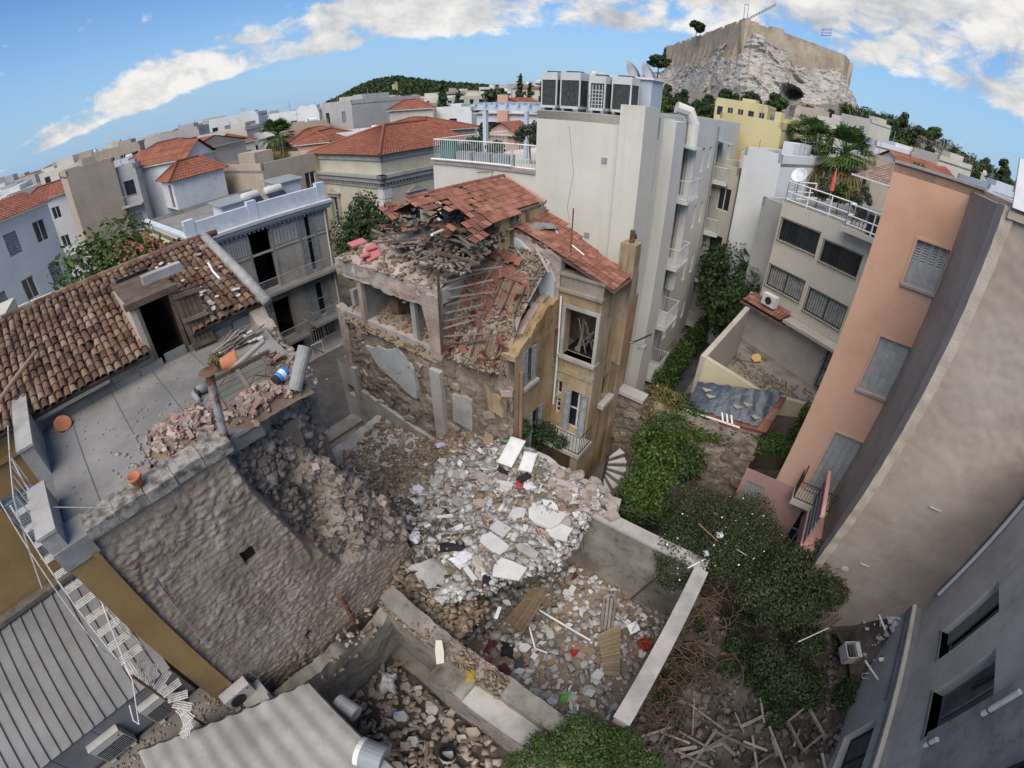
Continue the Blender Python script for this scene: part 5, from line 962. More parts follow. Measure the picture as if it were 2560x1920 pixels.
 for i in range(2):
  p = F.p(Lw*(.66+.08*i), zt, .15-.1*i); g = thing('terrace_chair', ['dark metal chair at the corner of the white railing', 'dark metal chair beside the mesh box'][i], 'chair', p, 'terrace chairs'); MB().cbox(p+UP*.44, F.u*.22, F.n*.22, UP*.02).build('seat', IRON, g); MB().cbox(p+UP*.7-F.n*.2, F.u*.22, F.n*.015, UP*.24).build('backrest', IRON, g)
  for a in (-1, 1):
   for b in (-1, 1): MB().tube([p+F.u*.2*a+F.n*.2*b, p+F.u*.18*a+F.n*.18*b+UP*.43], .014, 5).build('leg', IRON, g)
 p = F.p(Lw*.06, zt, -.4); g = thing('satellite_dish', 'small pale satellite dish at the left end of the ivory terrace', 'satellite dish', p); MB().tube([p, p+UP*1.3], .03, 6).build('mast', LEAD, g); MB().lathe(p+UP*1.35, [(.03, 0), (.25, .05), (.42, .14), (.40, .15), (.2, .06)], 16, F.n*.8+UP*.5).build('dish', WHITEP, g)
 # flower box next to the orange house
 p = F.p(Lw*.94, ops[1][3]-.1, .45); g = thing('flower_box', 'terracotta flower box hung beside the orange house', 'flower box', p); MB().cbox(p, F.u*.3, F.n*.12, UP*.12).build('trough', mk('terracotta', [(.35, .13, .07), (.42, .18, .10)], scale=3), g); set_me('plants', leaf_mesh('plants', [((0, 0, .28), (.3, .18, .22))], 350, .06, LEAF_Y), g)
 return F, Lw
FLF, FLW = cream_flats()
# ------------------------------------------------------------------ roofless walled yard behind the tarpaulin roof
PALEW = mk('pale pinkish plaster', [(.38, .33, .28), (.47, .42, .36)], scale=.7, grime=.3, grimecol=(.3, .25, .2), streak=.25, streakcol=(.26, .22, .19), bump=.25)
PALEY = mk('pale yellow plaster', [(.48, .42, .27), (.55, .50, .35)], scale=.7, grime=.25, grimecol=(.34, .30, .22), bump=.2, streak=.2, streakcol=(.32, .29, .22))
def thickwall(mb, a, b, z0, za, zb, th, side=1):
 a, b = Vector((a[0], a[1], 0)), Vector((b[0], b[1], 0)); u = (b-a).normalized(); n = Vector((u.y, -u.x, 0))*side*th
 V = [a+UP*z0, b+UP*z0, b+UP*zb, a+UP*za]; V += [v+n for v in V]; F_ = [(0, 1, 2, 3), (7, 6, 5, 4), (3, 2, 6, 7), (1, 5, 6, 2), (0, 3, 7, 4), (0, 4, 5, 1)]
 if side < 0: F_ = [f[::-1] for f in F_]
 mb.add(V, F_)
def walled_yard():
 zf = 3.3
 t = thing('walled_yard', 'roofless yard of pale plaster walls below the ivory flats', 'walled yard', (13, 17, 0))
 a = at((6, 450, 335), 6.2); b = at((6, 165, 655), 5.3); c = at((6, 525, 850), 4.6); d = at((6, 820, 960), 4.0)
 q = MB(); thickwall(q, a, b, 0, 6.2, 5.3, .25, 1); q.build('left_wall', PALEW, t); q = MB(); thickwall(q, b, c, 0, 5.3, 4.4, .25, -1); thickwall(q, c, d, 0, 4.4, 4.0, .25, -1); q.build('front_wall', PALEY, t)
 e = FLF.p(FLW, 0, .02); q = MB(); e0 = FLF.p(-.6, 0, .02); q.prism([(a.x, a.y), (b.x, b.y), (c.x, c.y), (d.x, d.y), (e.x, e.y), (e0.x, e0.y)], 0, zf); q.build('floor', mk('rubble strewn screed', [(.20, .175, .15), (.30, .27, .235)], scale=1.2, bump=.6, bscale=9, grime=.4), t)
 # back wall strip (under the flats) with tile remains
 q = MB(); q.fbox(FLF, -.6, FLW, zf, 6.05, .003, .16); q.build('back_wall', PALEW, t)
 q = MB(); tile_roof_mesh(q, FLF.p(-.3, 5.9, 1.1), FLF.p(2.3, 5.9, 1.1), FLF.p(2.3, 6.2, .2), FLF.p(-.3, 6.2, .2), .2, .3); q.build('tile_remnant', TILE_R, t)
 q = MB()
 for i in range(4): q.obox(FLF.p(-.4, 5.72-.02*i, .3+.25*i), FLF.u*2.9, FLF.n*.08, UP*.1)
 q.build('broken_rafters', TIMBER, t)
 q = MB(); q.fbox(FLF, 2.4, FLW, 5.85, 6.0, .16, 1.0); q.build('ledge', PALEW, t)
 q = MB(); n = 10
 u0, u1, v0, v1 = FLW-1.5, FLW-.5, 3.5, 5.6
 for i in range(n+1): x = u0+(u1-u0)*i/n; q.tube([FLF.p(x, v0, .4), FLF.p(x, v1-.5, .4), FLF.p(x, v1, .18)], .014, 4)
 for v in (v0, (v0+v1)/2, v1-.5): q.tube([FLF.p(u0, v, .4), FLF.p(u1, v, .4)], .016, 4)
 w = window(t, FLF, u0, u1, v0, v1, -.19, FRAMEB, CURT, 1, 1); q.build('window_grille', IRON, w)
 p = FLF.p(1.2, 6.15, .75); g = thing('air_conditioner', 'air conditioner with a dirty top on the tile remains of the walled yard', 'air conditioner', p); MB().cbox(p+UP*.3, FLF.u*.42, FLF.n*.17, UP*.3).build('casing', PIPEW, g); MB().lathe(p+UP*.3+FLF.n*.172, [(.2, 0), (.2, .02), (.02, .02)], 14, FLF.n).build('fan_grille', IRON, g)
 rub = [('dirt', 26)]
 rr = random.Random(3)
 for i in range(26):
  c = a.lerp(e, rr.uniform(.05, .5)).lerp(c if False else b.lerp(e, .5), rr.uniform(.0, .35)); r = rr.uniform(.06, .22)
 return a, b, Vector(c), d, e, zf
YARD = walled_yard()
TARP = mk('dark blue tarpaulin', [(.035, .045, .065), (.06, .075, .10), (.09, .105, .13)], scale=1.6, rough=.35, bump=.5, bscale=5, spec=.5, bdist=.08)
def tarp_roof():
 TL, TR, BR, BL = at((6, 110, 820), 4.6), at((6, 668, 890), 4.6), at((6, 530, 1115), 3.5), at((6, 40, 990), 3.4)
 t = thing('tarped_shed', 'low shed whose red tiled roof lies under a dark blue tarpaulin', 'shed', ((TL.x+BR.x)/2, (TL.y+BR.y)/2, 0))
 q = MB(); q.prism([(TL.x, TL.y), (TR.x, TR.y), (BR.x, BR.y), (BL.x, BL.y)], 0, 3.15); q.build('wall', PINK, t)
 q = MB(); tile_roof_mesh(q, BL-UP*.10, BR.lerp(BL, -.06)-UP*.10, TR.lerp(TL, -.05)-UP*.10, TL-UP*.10, .22, .34); q.build('tiled_roof', TILE_R, t)
 def f(u, v):
  p = BL.lerp(BR, u*.93).lerp(TL.lerp(TR, u*.99), v); return p+UP*(.07+.10*abs(fb(p.x*1.7, p.y*1.7, 2, 1.3))+.02*sin(u*40+v*7))
 q = MB(); q.grid(f, 60, 26); q.build('tarpaulin', TARP, t, True)
 for i, (u, v) in enumerate(((.14, .78), (.22, .55), (.70, .50), (.60, .40), (.90, .22))):
  p = Vector(f(u, v))+UP*.03; q = MB(); q.cbox(p, Vector((.17, .05, 0)), Vector((-.04, .12, .01)), UP*.015); one('weight_tile', q, mk('beige tile', [(.34, .29, .24), (.42, .36, .30)], bump=.1), ['flat tile weighing the tarpaulin at its left end', 'flat tile weighing the tarpaulin, second from the left', 'flat tile weighing the tarpaulin near its centre right', 'flat tile lying lowest at the centre of the tarpaulin', 'yellowish tile at the right corner of the tarpaulin'][i], 'tile', 'tiles weighing down the tarpaulin')
 q = MB(); a, b = BL+UP*.25-E2*.1, BR+UP*.1; q.tube([BL.lerp(BR, -.05)+UP*.12-E1*.15, BL.lerp(BR, .72)-UP*.1-E1*.15], .05, 7); one('white_pipe', q, PIPEW, 'white pipe lying along the lower edge of the tarpaulin', 'pipe')
 for i in range(3): p = BL.lerp(BR, .47+.06*i)+UP*.12-E1*.05; q = MB(); q.cbox(p, Vector((.04, 0, 0)), Vector((0, .16, .12)), UP*.015); one('white_stick', q, WHITEP, ['white stick left of three on the tarpaulin edge', 'white stick in the middle of three on the tarpaulin edge', 'white stick right of three on the tarpaulin edge'][i], 'stick', 'sticks on the tarpaulin edge')
tarp_roof()
# ================================================================== broken pieces
CUBE = np.array([[-1, -1, -1], [1, -1, -1], [1, 1, -1], [-1, 1, -1], [-1, -1, 1], [1, -1, 1], [1, 1, 1], [-1, 1, 1]])*.5
CQ = np.array([[0, 3, 2, 1], [4, 5, 6, 7], [0, 1, 5, 4], [1, 2, 6, 5], [2, 3, 7, 6], [3, 0, 4, 7]])
def rand_rot(n, tilt):
 """random spin about the vertical, then a tilt"""
 a = RNG.random(n)*2*pi; ca, sa = np.cos(a), np.sin(a); Z = np.zeros((n, 3, 3)); Z[:, 0, 0] = ca; Z[:, 0, 1] = -sa; Z[:, 1, 0] = sa; Z[:, 1, 1] = ca; Z[:, 2, 2] = 1
 ax = RNG.normal(size=(n, 3)); ax[:, 2] *= .2; ax /= np.linalg.norm(ax, axis=1)[:, None]; t = RNG.normal(size=n)*tilt; c, s = np.cos(t), np.sin(t)
 K = np.zeros((n, 3, 3)); K[:, 0, 1] = -ax[:, 2]; K[:, 0, 2] = ax[:, 1]; K[:, 1, 0] = ax[:, 2]; K[:, 1, 2] = -ax[:, 0]; K[:, 2, 0] = -ax[:, 1]; K[:, 2, 1] = ax[:, 0]
 R = np.eye(3)[None]+s[:, None, None]*K+(1-c)[:, None, None]*(K@K); return R@Z
def rubble_mesh(name, P, S, mat, tilt=.5, jit=.16, align=None):
 P = np.asarray(P, float); S = np.asarray(S, float); n = len(P)
 B = CUBE[None]+(RNG.random((n, 8, 3))-.5)*2*jit; B = B*S[:, None, :]
 R = rand_rot(n, tilt)
 if align is not None: R = np.einsum('nij,njk->nik', np.asarray(align), R)
 V = np.einsum('nij,nkj->nki', R, B)+P[:, None, :]
 Q = (CQ[None]+(np.arange(n)*8)[:, None, None]).reshape(-1, 4)
 return np_mesh(name, V.reshape(-1, 3), Q, mat)
def stuff(name, me, parent=None, label=None, cat=None):
 o = bpy.data.objects.new(name, me); COL.objects.link(o); o['kind'] = 'stuff'
 if parent is not None: o.parent = parent
 if label: o['label'] = label
 if cat: o['category'] = cat
 return o
def slab_mb(c, ax, ay, th, k=7, jag=.18, seed=0, bend=0):
 """an irregular broken slab: polygon prism spanned by the half axes ax, ay"""
 rr = random.Random(seed); c, ax, ay = Vector(c), Vector(ax), Vector(ay); n = ax.cross(ay).normalized()
 if n.z < 0: n = -n; ay = -ay if False else ay
 pts = []
 for i in range(k):
  a = 2*pi*i/k+rr.uniform(-.2, .2); q = 1/max(abs(cos(a)), abs(sin(a)))*(1-rr.uniform(0, jag)); pts.append((cos(a)*q, sin(a)*q))
 m = MB(); top = [c+ax*x+ay*y+n*th/2 for x, y in pts]; bot = [c+ax*x+ay*y-n*th/2 for x, y in pts]
 fl = ax.cross(ay).dot(n) < 0
 f = [tuple(range(k)), tuple(range(2*k-1, k-1, -1))]+[(i, k+i, k+(i+1) % k, (i+1) % k) for i in range(k)]
 m.add(top+bot, [q[::-1] for q in f] if fl else f); return m
def plank_mb(a, b, w, t):
 a, b = Vector(a), Vector(b); d = b-a; s = d.cross(UP)
 if s.length < 1e-3: s = Vector((1, 0, 0))
 s.normalize(); u = s.cross(d).normalized(); return MB().obox(a-s*w/2-u*t/2, d, s*w, u*t)
PLASTERG = mk('plaster and concrete dust rubble', [(.19, .175, .16), (.30, .285, .27), (.41, .40, .385), (.55, .545, .535)], scale=1.2, isl=.75, hue=.18, bump=.5, bscale=20, pos=(.25, .72))
STONEG = mk('rough field stones', [(.18, .145, .115), (.26, .215, .175), (.34, .29, .245)], scale=1.6, isl=.6, hue=.22, bump=.6, bscale=14)
EARTHR = mk('ochre mortar rubble', [(.13, .095, .065), (.21, .16, .115), (.29, .235, .175)], scale=1.3, isl=.6, hue=.2, bump=.5, bscale=18)
BRICKM = mk('dusty bricks', [(.22, .125, .09), (.30, .20, .155), (.36, .28, .23), (.38, .33, .29)], scale=4, isl=.75, hue=.15, bump=.4, bscale=30)
WHITEB = mk('white plasterboard', [(.42, .42, .415), (.56, .56, .55)], scale=2, isl=.5, hue=.12, grime=.5, grimecol=(.35, .33, .30), bump=.1)
CARDB = mk('brown board', [(.19, .13, .085), (.27, .195, .135)], scale=3, isl=.4, hue=.15, bump=.1)
CLOTHK = mk('black cloth', [(.012, .012, .014), (.03, .03, .034)], scale=8, bump=.5, bscale=12, rough=1)
CLOTHR = mk('red cloth', [(.30, .02, .02), (.42, .04, .04)], scale=6, bump=.5, rough=1)
CLOTHW = mk('white cloth', [(.50, .50, .55), (.62, .62, .68)], scale=5, bump=.5, bscale=9, rough=1)
CLOTHG = mk('olive cloth', [(.10, .095, .07), (.17, .16, .12)], scale=5, bump=.5, bscale=9, rough=1)
CLOTHM = mk('maroon cloth', [(.09, .02, .03), (.16, .04, .055)], scale=5, bump=.5, bscale=9, rough=1)
def cloth(label, c, rx, ry, h, mat, seed=0, group=None, name='cloth_heap', cat='cloth', rz=0):
 """crumpled fabric: a folded blanket-like sheet"""
 c = Vector(c); q = MB(); rot = Matrix.Rotation(rz, 3, 'Z')
 def f(u, v):
  x, y = (u-.5)*2, (v-.5)*2; r = min(1.0, hypot(x, y)); k = 1+.35*fb(x*1.3, y*1.3, seed, 1.0)
  ed = max(0, 1-max(abs(x), abs(y))**4)
  z = h*ed*(.25+.75*abs(fb(x, y, seed*3.1, 1.7)))+h*.15
  if max(abs(x), abs(y)) > .98: z = -.03
  return c+rot @ Vector((x*rx*k, y*ry*k, z))
 q.grid(f, 14, 14); return one(name, q, mat, label, cat, group, True)
# ================================================================== the half fallen house
MASON = mk('exposed earth and stone masonry', [(.14, .105, .075), (.22, .175, .135), (.30, .25, .20), (.34, .30, .26)], scale=.9, rough=1, bump=1.0, bscale=10, bdist=.08, cell=0, grime=.3, grimecol=(.17, .12, .075), pos=(.28, .72))
PINKEDGE = mk('pinkish broken plaster', [(.28, .22, .185), (.36, .295, .255), (.42, .36, .32)], scale=1.3, rough=1, bump=.8, bscale=12, bdist=.06)
BLUEPL = mk('pale blue grey plaster', [(.36, .385, .40), (.46, .48, .49)], scale=1.1, grime=.3, grimecol=(.3, .28, .25), bump=.15)
GREYPL = mk('grey room plaster', [(.17, .17, .165), (.25, .25, .24)], scale=1.0, grime=.35, bump=.2)
CONCP = mk('pale concrete', [(.27, .255, .235), (.36, .345, .32), (.42, .40, .375)], scale=.9, grime=.35, grimecol=(.2, .18, .15), bump=.35, streak=.2)
OCHRE = mk('stained ochre render', [(.20, .13, .065), (.30, .205, .105), (.34, .26, .165), (.37, .31, .23)], scale=.55, rough=.95, bump=.3, bscale=18, streak=.85, streakcol=(.04, .034, .028), grime=.5, grimecol=(.10, .08, .06), pos=(.30, .68))
P3 = ST(9.9, 7.1); FP = Frame(P3, -E2); FA = Frame(P3, E1, n=E2); FB = Frame(ST(12.43, 7.1), E2, n=-E1)
uB = FB.hit((5, 1690, 300))[0]
FC = Frame(FB.p(uB, 0), E1, n=E2)
RUIN = thing('ruined_house', 'half collapsed two storey house torn open, broken red tiled roof hanging', 'house', (P3.x, P3.y, 0))
def ruin():
 t = RUIN
 lumpy(FP, 0.05, 9.3, 0, jag([(0, 6.2), (.6, 6.9), (1.4, 6.7), (2.9, 6.6), (3.7, 6.35), (5, 6.2), (7, 6.0), (8, 5.6), (8.7, 5.0), (9.3, 4.6)], .14, 2.2, 3), .13, 1.1, 110, 70, .55, 1).build('party_wall', MASON, t, True)
 # stones standing proud of the broken masonry
 rr = random.Random(2)
 for i in range(150):
  u = rr.uniform(.15, 9.0); v = rr.uniform(2.2, 6.2);
  if 4.6 < u < 8 and 3.8 < v < 5.9: continue
  s = rr.uniform(.07, .17); q = MB(); q.cbox((0, 0, 0), Vector((s*1.3, 0, 0)), Vector((0, s*.5, 0)), Vector((0, 0, s*.8)))
  M = Matrix.Translation(FP.p(u, v, .02)) @ Matrix.Rotation(atan2(FP.u.y, FP.u.x)+rr.uniform(-.3, .3), 4, 'Z') @ Matrix.Rotation(rr.uniform(-.5, .5), 4, 'Y')
  if i < 8: STV.append(mesh_of(MB().add([Vector((x+rr.uniform(-.3, .3)*s, y, z+rr.uniform(-.3, .3)*s)) for x, y, z in q.v], q.f), mat=STONEG, name='stone'))
  inst('stone', STV[i % len(STV)], M, t)
 # plaster that still clings to the party wall
 def patch(pts, mat, n=.10, nm='plaster_patch', sub=3):
  P = []
  k = len(pts)
  for i in range(k):
   a, b = pts[i], pts[(i+1) % k]
   for j in range(sub): f = j/sub; P.append((a[0]+(b[0]-a[0])*f+(U(-.05, .05) if j else 0), a[1]+(b[1]-a[1])*f+(U(-.06, .06) if j else 0)))
  m = MB(); m.add([FP.p(u, v, n) for u, v in P]+[FP.p(u, v, n-.2) for u, v in P], [tuple(range(len(P))), tuple(range(2*len(P)-1, len(P)-1, -1))]+[(i, len(P)+i, len(P)+(i+1) % len(P), (i+1) % len(P)) for i in range(len(P))]); return m.build(nm, mat, t)
 patch([(7.9, 5.2), (7.1, 4.4), (6.5, 4.2), (5.6, 3.85), (4.85, 3.7), (4.8, 5.2), (5.2, 5.65), (5.8, 5.75), (6.3, 5.55), (6.9, 5.5), (7.3, 5.3)], BLUEPL)
 patch([(8.9, 2.35), (7.4, 2.2), (5.6, 2.0), (4.2, 1.85), (4.3, .2), (9.2, .1)], CONCP, .13, 'concrete_band')
 patch([(2.75, 4.9), (1.8, 5.05), (1.85, 3.6), (2.8, 3.6)], CONCP, .12)
 patch([(1.2, 6.0), (.5, 5.7), (.4, 4.9), (1.0, 5.0)], OCHRE, .11)
 q = MB(); q.fbox(FP, 3.2, 3.75, 0, 5.7, .0, .24); q.build('concrete_pier', CONCP, t)
 q = MB(); q.fbox(FP, 9.0, 9.3, 0, 3.6, -.2, .2); q.build('concrete_pier', CONCP, t)
 # outer street pier with a square hole
 q = MB(); Fo = Frame(FP.p(9.3, 0, 0), FP.u, n=FP.n); q.wall(Fo, 0, 1.45, 0, 3.45, [(.45, 1.0, 1.55, 2.15)], .35); q.obox(Fo.p(0, 0, -.6), Fo.u*1.45, Fo.n*.2, UP*3.4); q.build('street_wall_stub', CONCP, t)
 lumpy(FP, 9.2, 9.85, 3.4, jag([(9, 6.3), (9.9, 6.6)], .1, 3, 2), .05, 2, 8, 20, .4, 5).build('street_pier', PINKEDGE, t, True)
 # floor of the upper rooms with debris, roof slab over it
 q = MB(); q.obox(ST(9.95, 10.2, 6.15), E1*4.0, -E2*6.3, UP*.3); q.build('upper_floor', CONCP, t)
 def fl(a, b):
  s = 9.75+a*3.2; n = 10.4+b*6.0; e = min(1, a*4); return ST(s, n, 6.4+.25*e*(1+fb(s, n, 2, 1.1))+.1*fb(s, n, 5, 4)-.35*(1-e))
 q = MB(); q.grid(fl, 40, 60, flip=True); q.build('floor_debris', EARTHR, t, True)['kind'] = 'stuff'
 P = [Vector(fl(U(0, .8), U(0, 1)))+UP*.03 for _ in range(420)]; stuff('floor_rubble', rubble_mesh('floor_rubble', [p-rootloc(t) for p in P], [[U(.06, .22), U(.05, .14), U(.04, .1)] for _ in P], EARTHR, .6), t)
 q = MB(); q.obox(ST(13.9, 10.2, 0), E1*.3, -E2*6.4, UP*9.0); q.build('rear_room_wall', GREYPL, t)
 def slabedge(a, b):
  n = 10.0+a*6.15; z = 8.28+b*.75; d = .10*fb(n, z, 3, 2)+.05*fb(n, z, 1, 6); w = 0 if n > 14 else .12*min(1, (14-n))
  return ST(9.80+d, n, z-(w if b < .5 else 0))
 q = MB(); q.grid(slabedge, 60, 8, flip=True); q.build('slab_edge', PINKEDGE, t, True)
 q = MB(); q.obox(ST(9.83, 10.0, 8.5), E1*3.0, -E2*6.15, UP*.5); q.build('roof_slab', CONCP, t)
 q = MB(); q.obox(ST(9.815, 14.3, 8.45), E1*.02, -E2*1.85, UP*.42); q.obox(ST(9.78, 14.3, 8.42), E1*.06, -E2*1.8, UP*.1); q.build('slab_beam', CONC, t)
 # cross wall whose torn edge faces the eye
 Fx = Frame(ST(9.75, 10.15), E1, n=E2)
 lumpy(Fx, 0, 3.6, 6.2, jag([(0, 8.7), (.6, 9.2), (2, 9.1), (3.6, 10)], .12, 2, 4), .06, 1.6, 30, 30, .62, 6).build('cross_wall', PINKEDGE, t, True)
 q = MB()
 for i in range(9):      # haunch of the torn beam
  pass
 patchm = MB(); patchm.add([ST(9.74, 11.0, 8.3), ST(9.74, 10.75, 7.2), ST(9.74, 10.6, 6.3), ST(9.74, 10.75, 8.9), ST(10.1, 11.0, 8.3), ST(10.1, 10.75, 7.2), ST(10.1, 10.6, 6.3), ST(10.1, 10.75, 8.9)], [(0, 3, 2, 1), (4, 5, 6, 7), (0, 1, 5, 4), (1, 2, 6, 5)]); patchm.build('torn_haunch', PINKEDGE, t)
 for (n0, th, s0, s1, z0, z1, m) in ((11.75, .16, 10.15, 12.2, 6.3, 8.5, GREYPL), (14.75, .22, 9.95, 12.6, 6.3, 8.5, GREYPL), (16.1, .25, 10.4, 13.8, 6.3, 7.3, CONCP)):
  q = MB(); q.obox(ST(s0, n0, z0), E1*(s1-s0), -E2*th, UP*(z1-z0)); w = q.build('partition_wall', m, t)
 q = MB(); q.obox(ST(10.05, 11.72, 6.3), E1*.16, -E2*.24, UP*2.25); q.build('door_post', CONCP, t)
 q = MB(); q.obox(ST(9.9, 14.72, 6.2), E1*.18, -E2*.28, UP*2.3); q.build('door_post', PINKEDGE, t)
 q = MB(); q.lathe(ST(11.0, 11.745, 7.5), [(.12, 0), (.12, .02), (.02, .02)], 12, E2); q.build('wall_vent', CONC, t)
 # rubble on the roof slab
 def top(a, b):
  s = 9.78+a*2.9; n = 10.1+b*6.0; e = min(1, a*5)*min(1, (1-b)*8); return ST(s, n, 8.98+e*(.30+.28*fb(s, n, 1, .9))+.08*fb(s, n, 7, 4))
 q = MB(); q.grid(top, 40, 70, flip=True); q.build('roof_debris', PINKEDGE, t, True)['kind'] = 'stuff'
 P = [Vector(top(U(0, .95), U(0, 1)))+UP*.02 for _ in range(420)]; stuff('roof_rubble', rubble_mesh('roof_rubble', [p-rootloc(t) for p in P], [[U(.06, .26), U(.05, .2), U(.04, .12)] for _ in P], EARTHR, .5), t)
 # room behind the slab: pale blue wall, dark shutter
 q = MB(); q.obox(ST(12.9, 9.4, 8.6), E1*.2, -E2*3.5, UP*2.3); q.build('attic_room_wall', BLUEPL, t)
 Fw = Frame(ST(12.6, 11.2), -E2, n=-E1); q = MB()
 for i in range(5): q.fbox(Fw, .0+i*.24, .22+i*.24, 9.0, 10.2, 0, .04)
 q.build('dark_shutter', mk('dark blue shutter', [(.03, .04, .05), (.06, .075, .09)], bump=.1), t); q = MB(); q.fbox(Fw, 1.25, 2.2, 9.0, 10.1, -.2, 0); q.build('opening_shade_box', DARK, t)  # solid near-black box beside the shutter paints the shade of an opening
 # sagging ceiling of laths with plaster on top
 def ceil(a, b): s = 10.7+a*2.2; n = 10.2+b*3.4; return ST(s, n, 10.15+.25*a+.12*fb(s, n, 3, 1.2)+.05*fb(s, n, 9, 5)-.3*b)
 q = MB(); q.grid(ceil, 24, 30, flip=True); q.grid(lambda a, b: Vector(ceil(a, b))-UP*.08, 24, 30); q.build('sagging_ceiling', mk('grey lath and plaster', [(.19, .175, .155), (.28, .26, .235), (.35, .33, .30)], scale=3, bump=.9, bscale=16, bdist=.06), t, True)
 # rafters and poles sticking out of the broken roof
 rr = random.Random(8)
 for i in range(34):
  s = rr.uniform(9.7, 12.6); n = rr.uniform(9.0, 13.6); z = rr.uniform(10.1, 11.1); a = rr.uniform(-.9, .9)+(1.57 if rr.random() < .6 else 0); L = rr.uniform(.6, 2.0)
  p = ST(s, n, z); d = E1*cos(a)-E2*sin(a)+UP*rr.uniform(-.3, .35); plank_mb(p-d*L/2, p+d*L/2, rr.uniform(.05, .11), rr.uniform(.04, .08)).build('rafter', TIMBER if i % 3 else WOODGREY, t)
 for (a, b) in (((2, 1000, 1345), (2, 1060, 1400)), ((2, 590, 1510), (2, 660, 1480))): q = MB(); q.tube([at(a, 11.1), at(b, 11.0)], .045, 7); q.build('white_pipe', PIPEW, t)
 # posts of the eaves side
 for (s, n) in ((12.3, 9.0), (13.2, 9.0)): plank_mb(ST(s, n, 8.8), ST(s, n, 11.2), .12, .12).build('post', TIMBER, t)
 # yellow wall under the surviving eave
 q = MB(); q.obox(ST(11.75, 9.05, 8.8), E1*2.3, -E2*.3, UP*2.35); q.build('yellow_wall', mk('yellow render', [(.40, .29, .14), (.50, .38, .20)], scale=.8, grime=.4, bump=.2), t); q = MB(); q.obox(ST(14.0, 9.0, 8.0), E1*.25, -E2*3.0, UP*3.3); q.build('end_wall', PINKEDGE, t)
STV = []
ruin()
# surviving tiled roof: every tile of the near pitch its own piece
def marseille():
 m = MB(); w, l = .225, .30; h = [0, .03, .012, .03, .012, .03, 0]; n = len(h)
 V = [Vector((-w/2+w*i/(n-1), 0, h[i])) for i in range(n)]+[Vector((-w/2+w*i/(n-1), l, h[i]-.015)) for i in range(n)]+[Vector((-w/2, 0, -.015)), Vector((w/2, 0, -.015))]
 m.add(V, [(i, i+1, n+i+1, n+i) for i in range(n-1)]+[tuple([2*n+1]+list(range(n-1, -1, -1))+[2*n]) ]); return mesh_of(m, mat=TILE_R, name='roof_tile')
TILE_ME = marseille()
def tile_at(p, xdir, ydir, parent, name='roof_tile', jit=.0):
 x = Vector(xdir).normalized(); y = Vector(ydir); y = (y-x*y.dot(x)).normalized(); z = x.cross(y)
 if z.z < 0: x = -x; z = -z
 M = Matrix((x, y, z)).transposed().to_4x4(); M.translation = p
 if jit: M = M @ Matrix.Rotation(random.gauss(0, jit), 4, 'Z') @ Matrix.Rotation(random.gauss(0, jit*.6), 4, 'X')
 return inst(name, TILE_ME, M, parent)
def inpoly(x, y, P):
 c = False; j = len(P)-1
 for i in range(len(P)):
  if (P[i][1] > y) != (P[j][1] > y) and x < (P[j][0]-P[i][0])*(y-P[i][1])/(P[j][1]-P[i][1])+P[i][0]: c = not c
  j = i
 return c
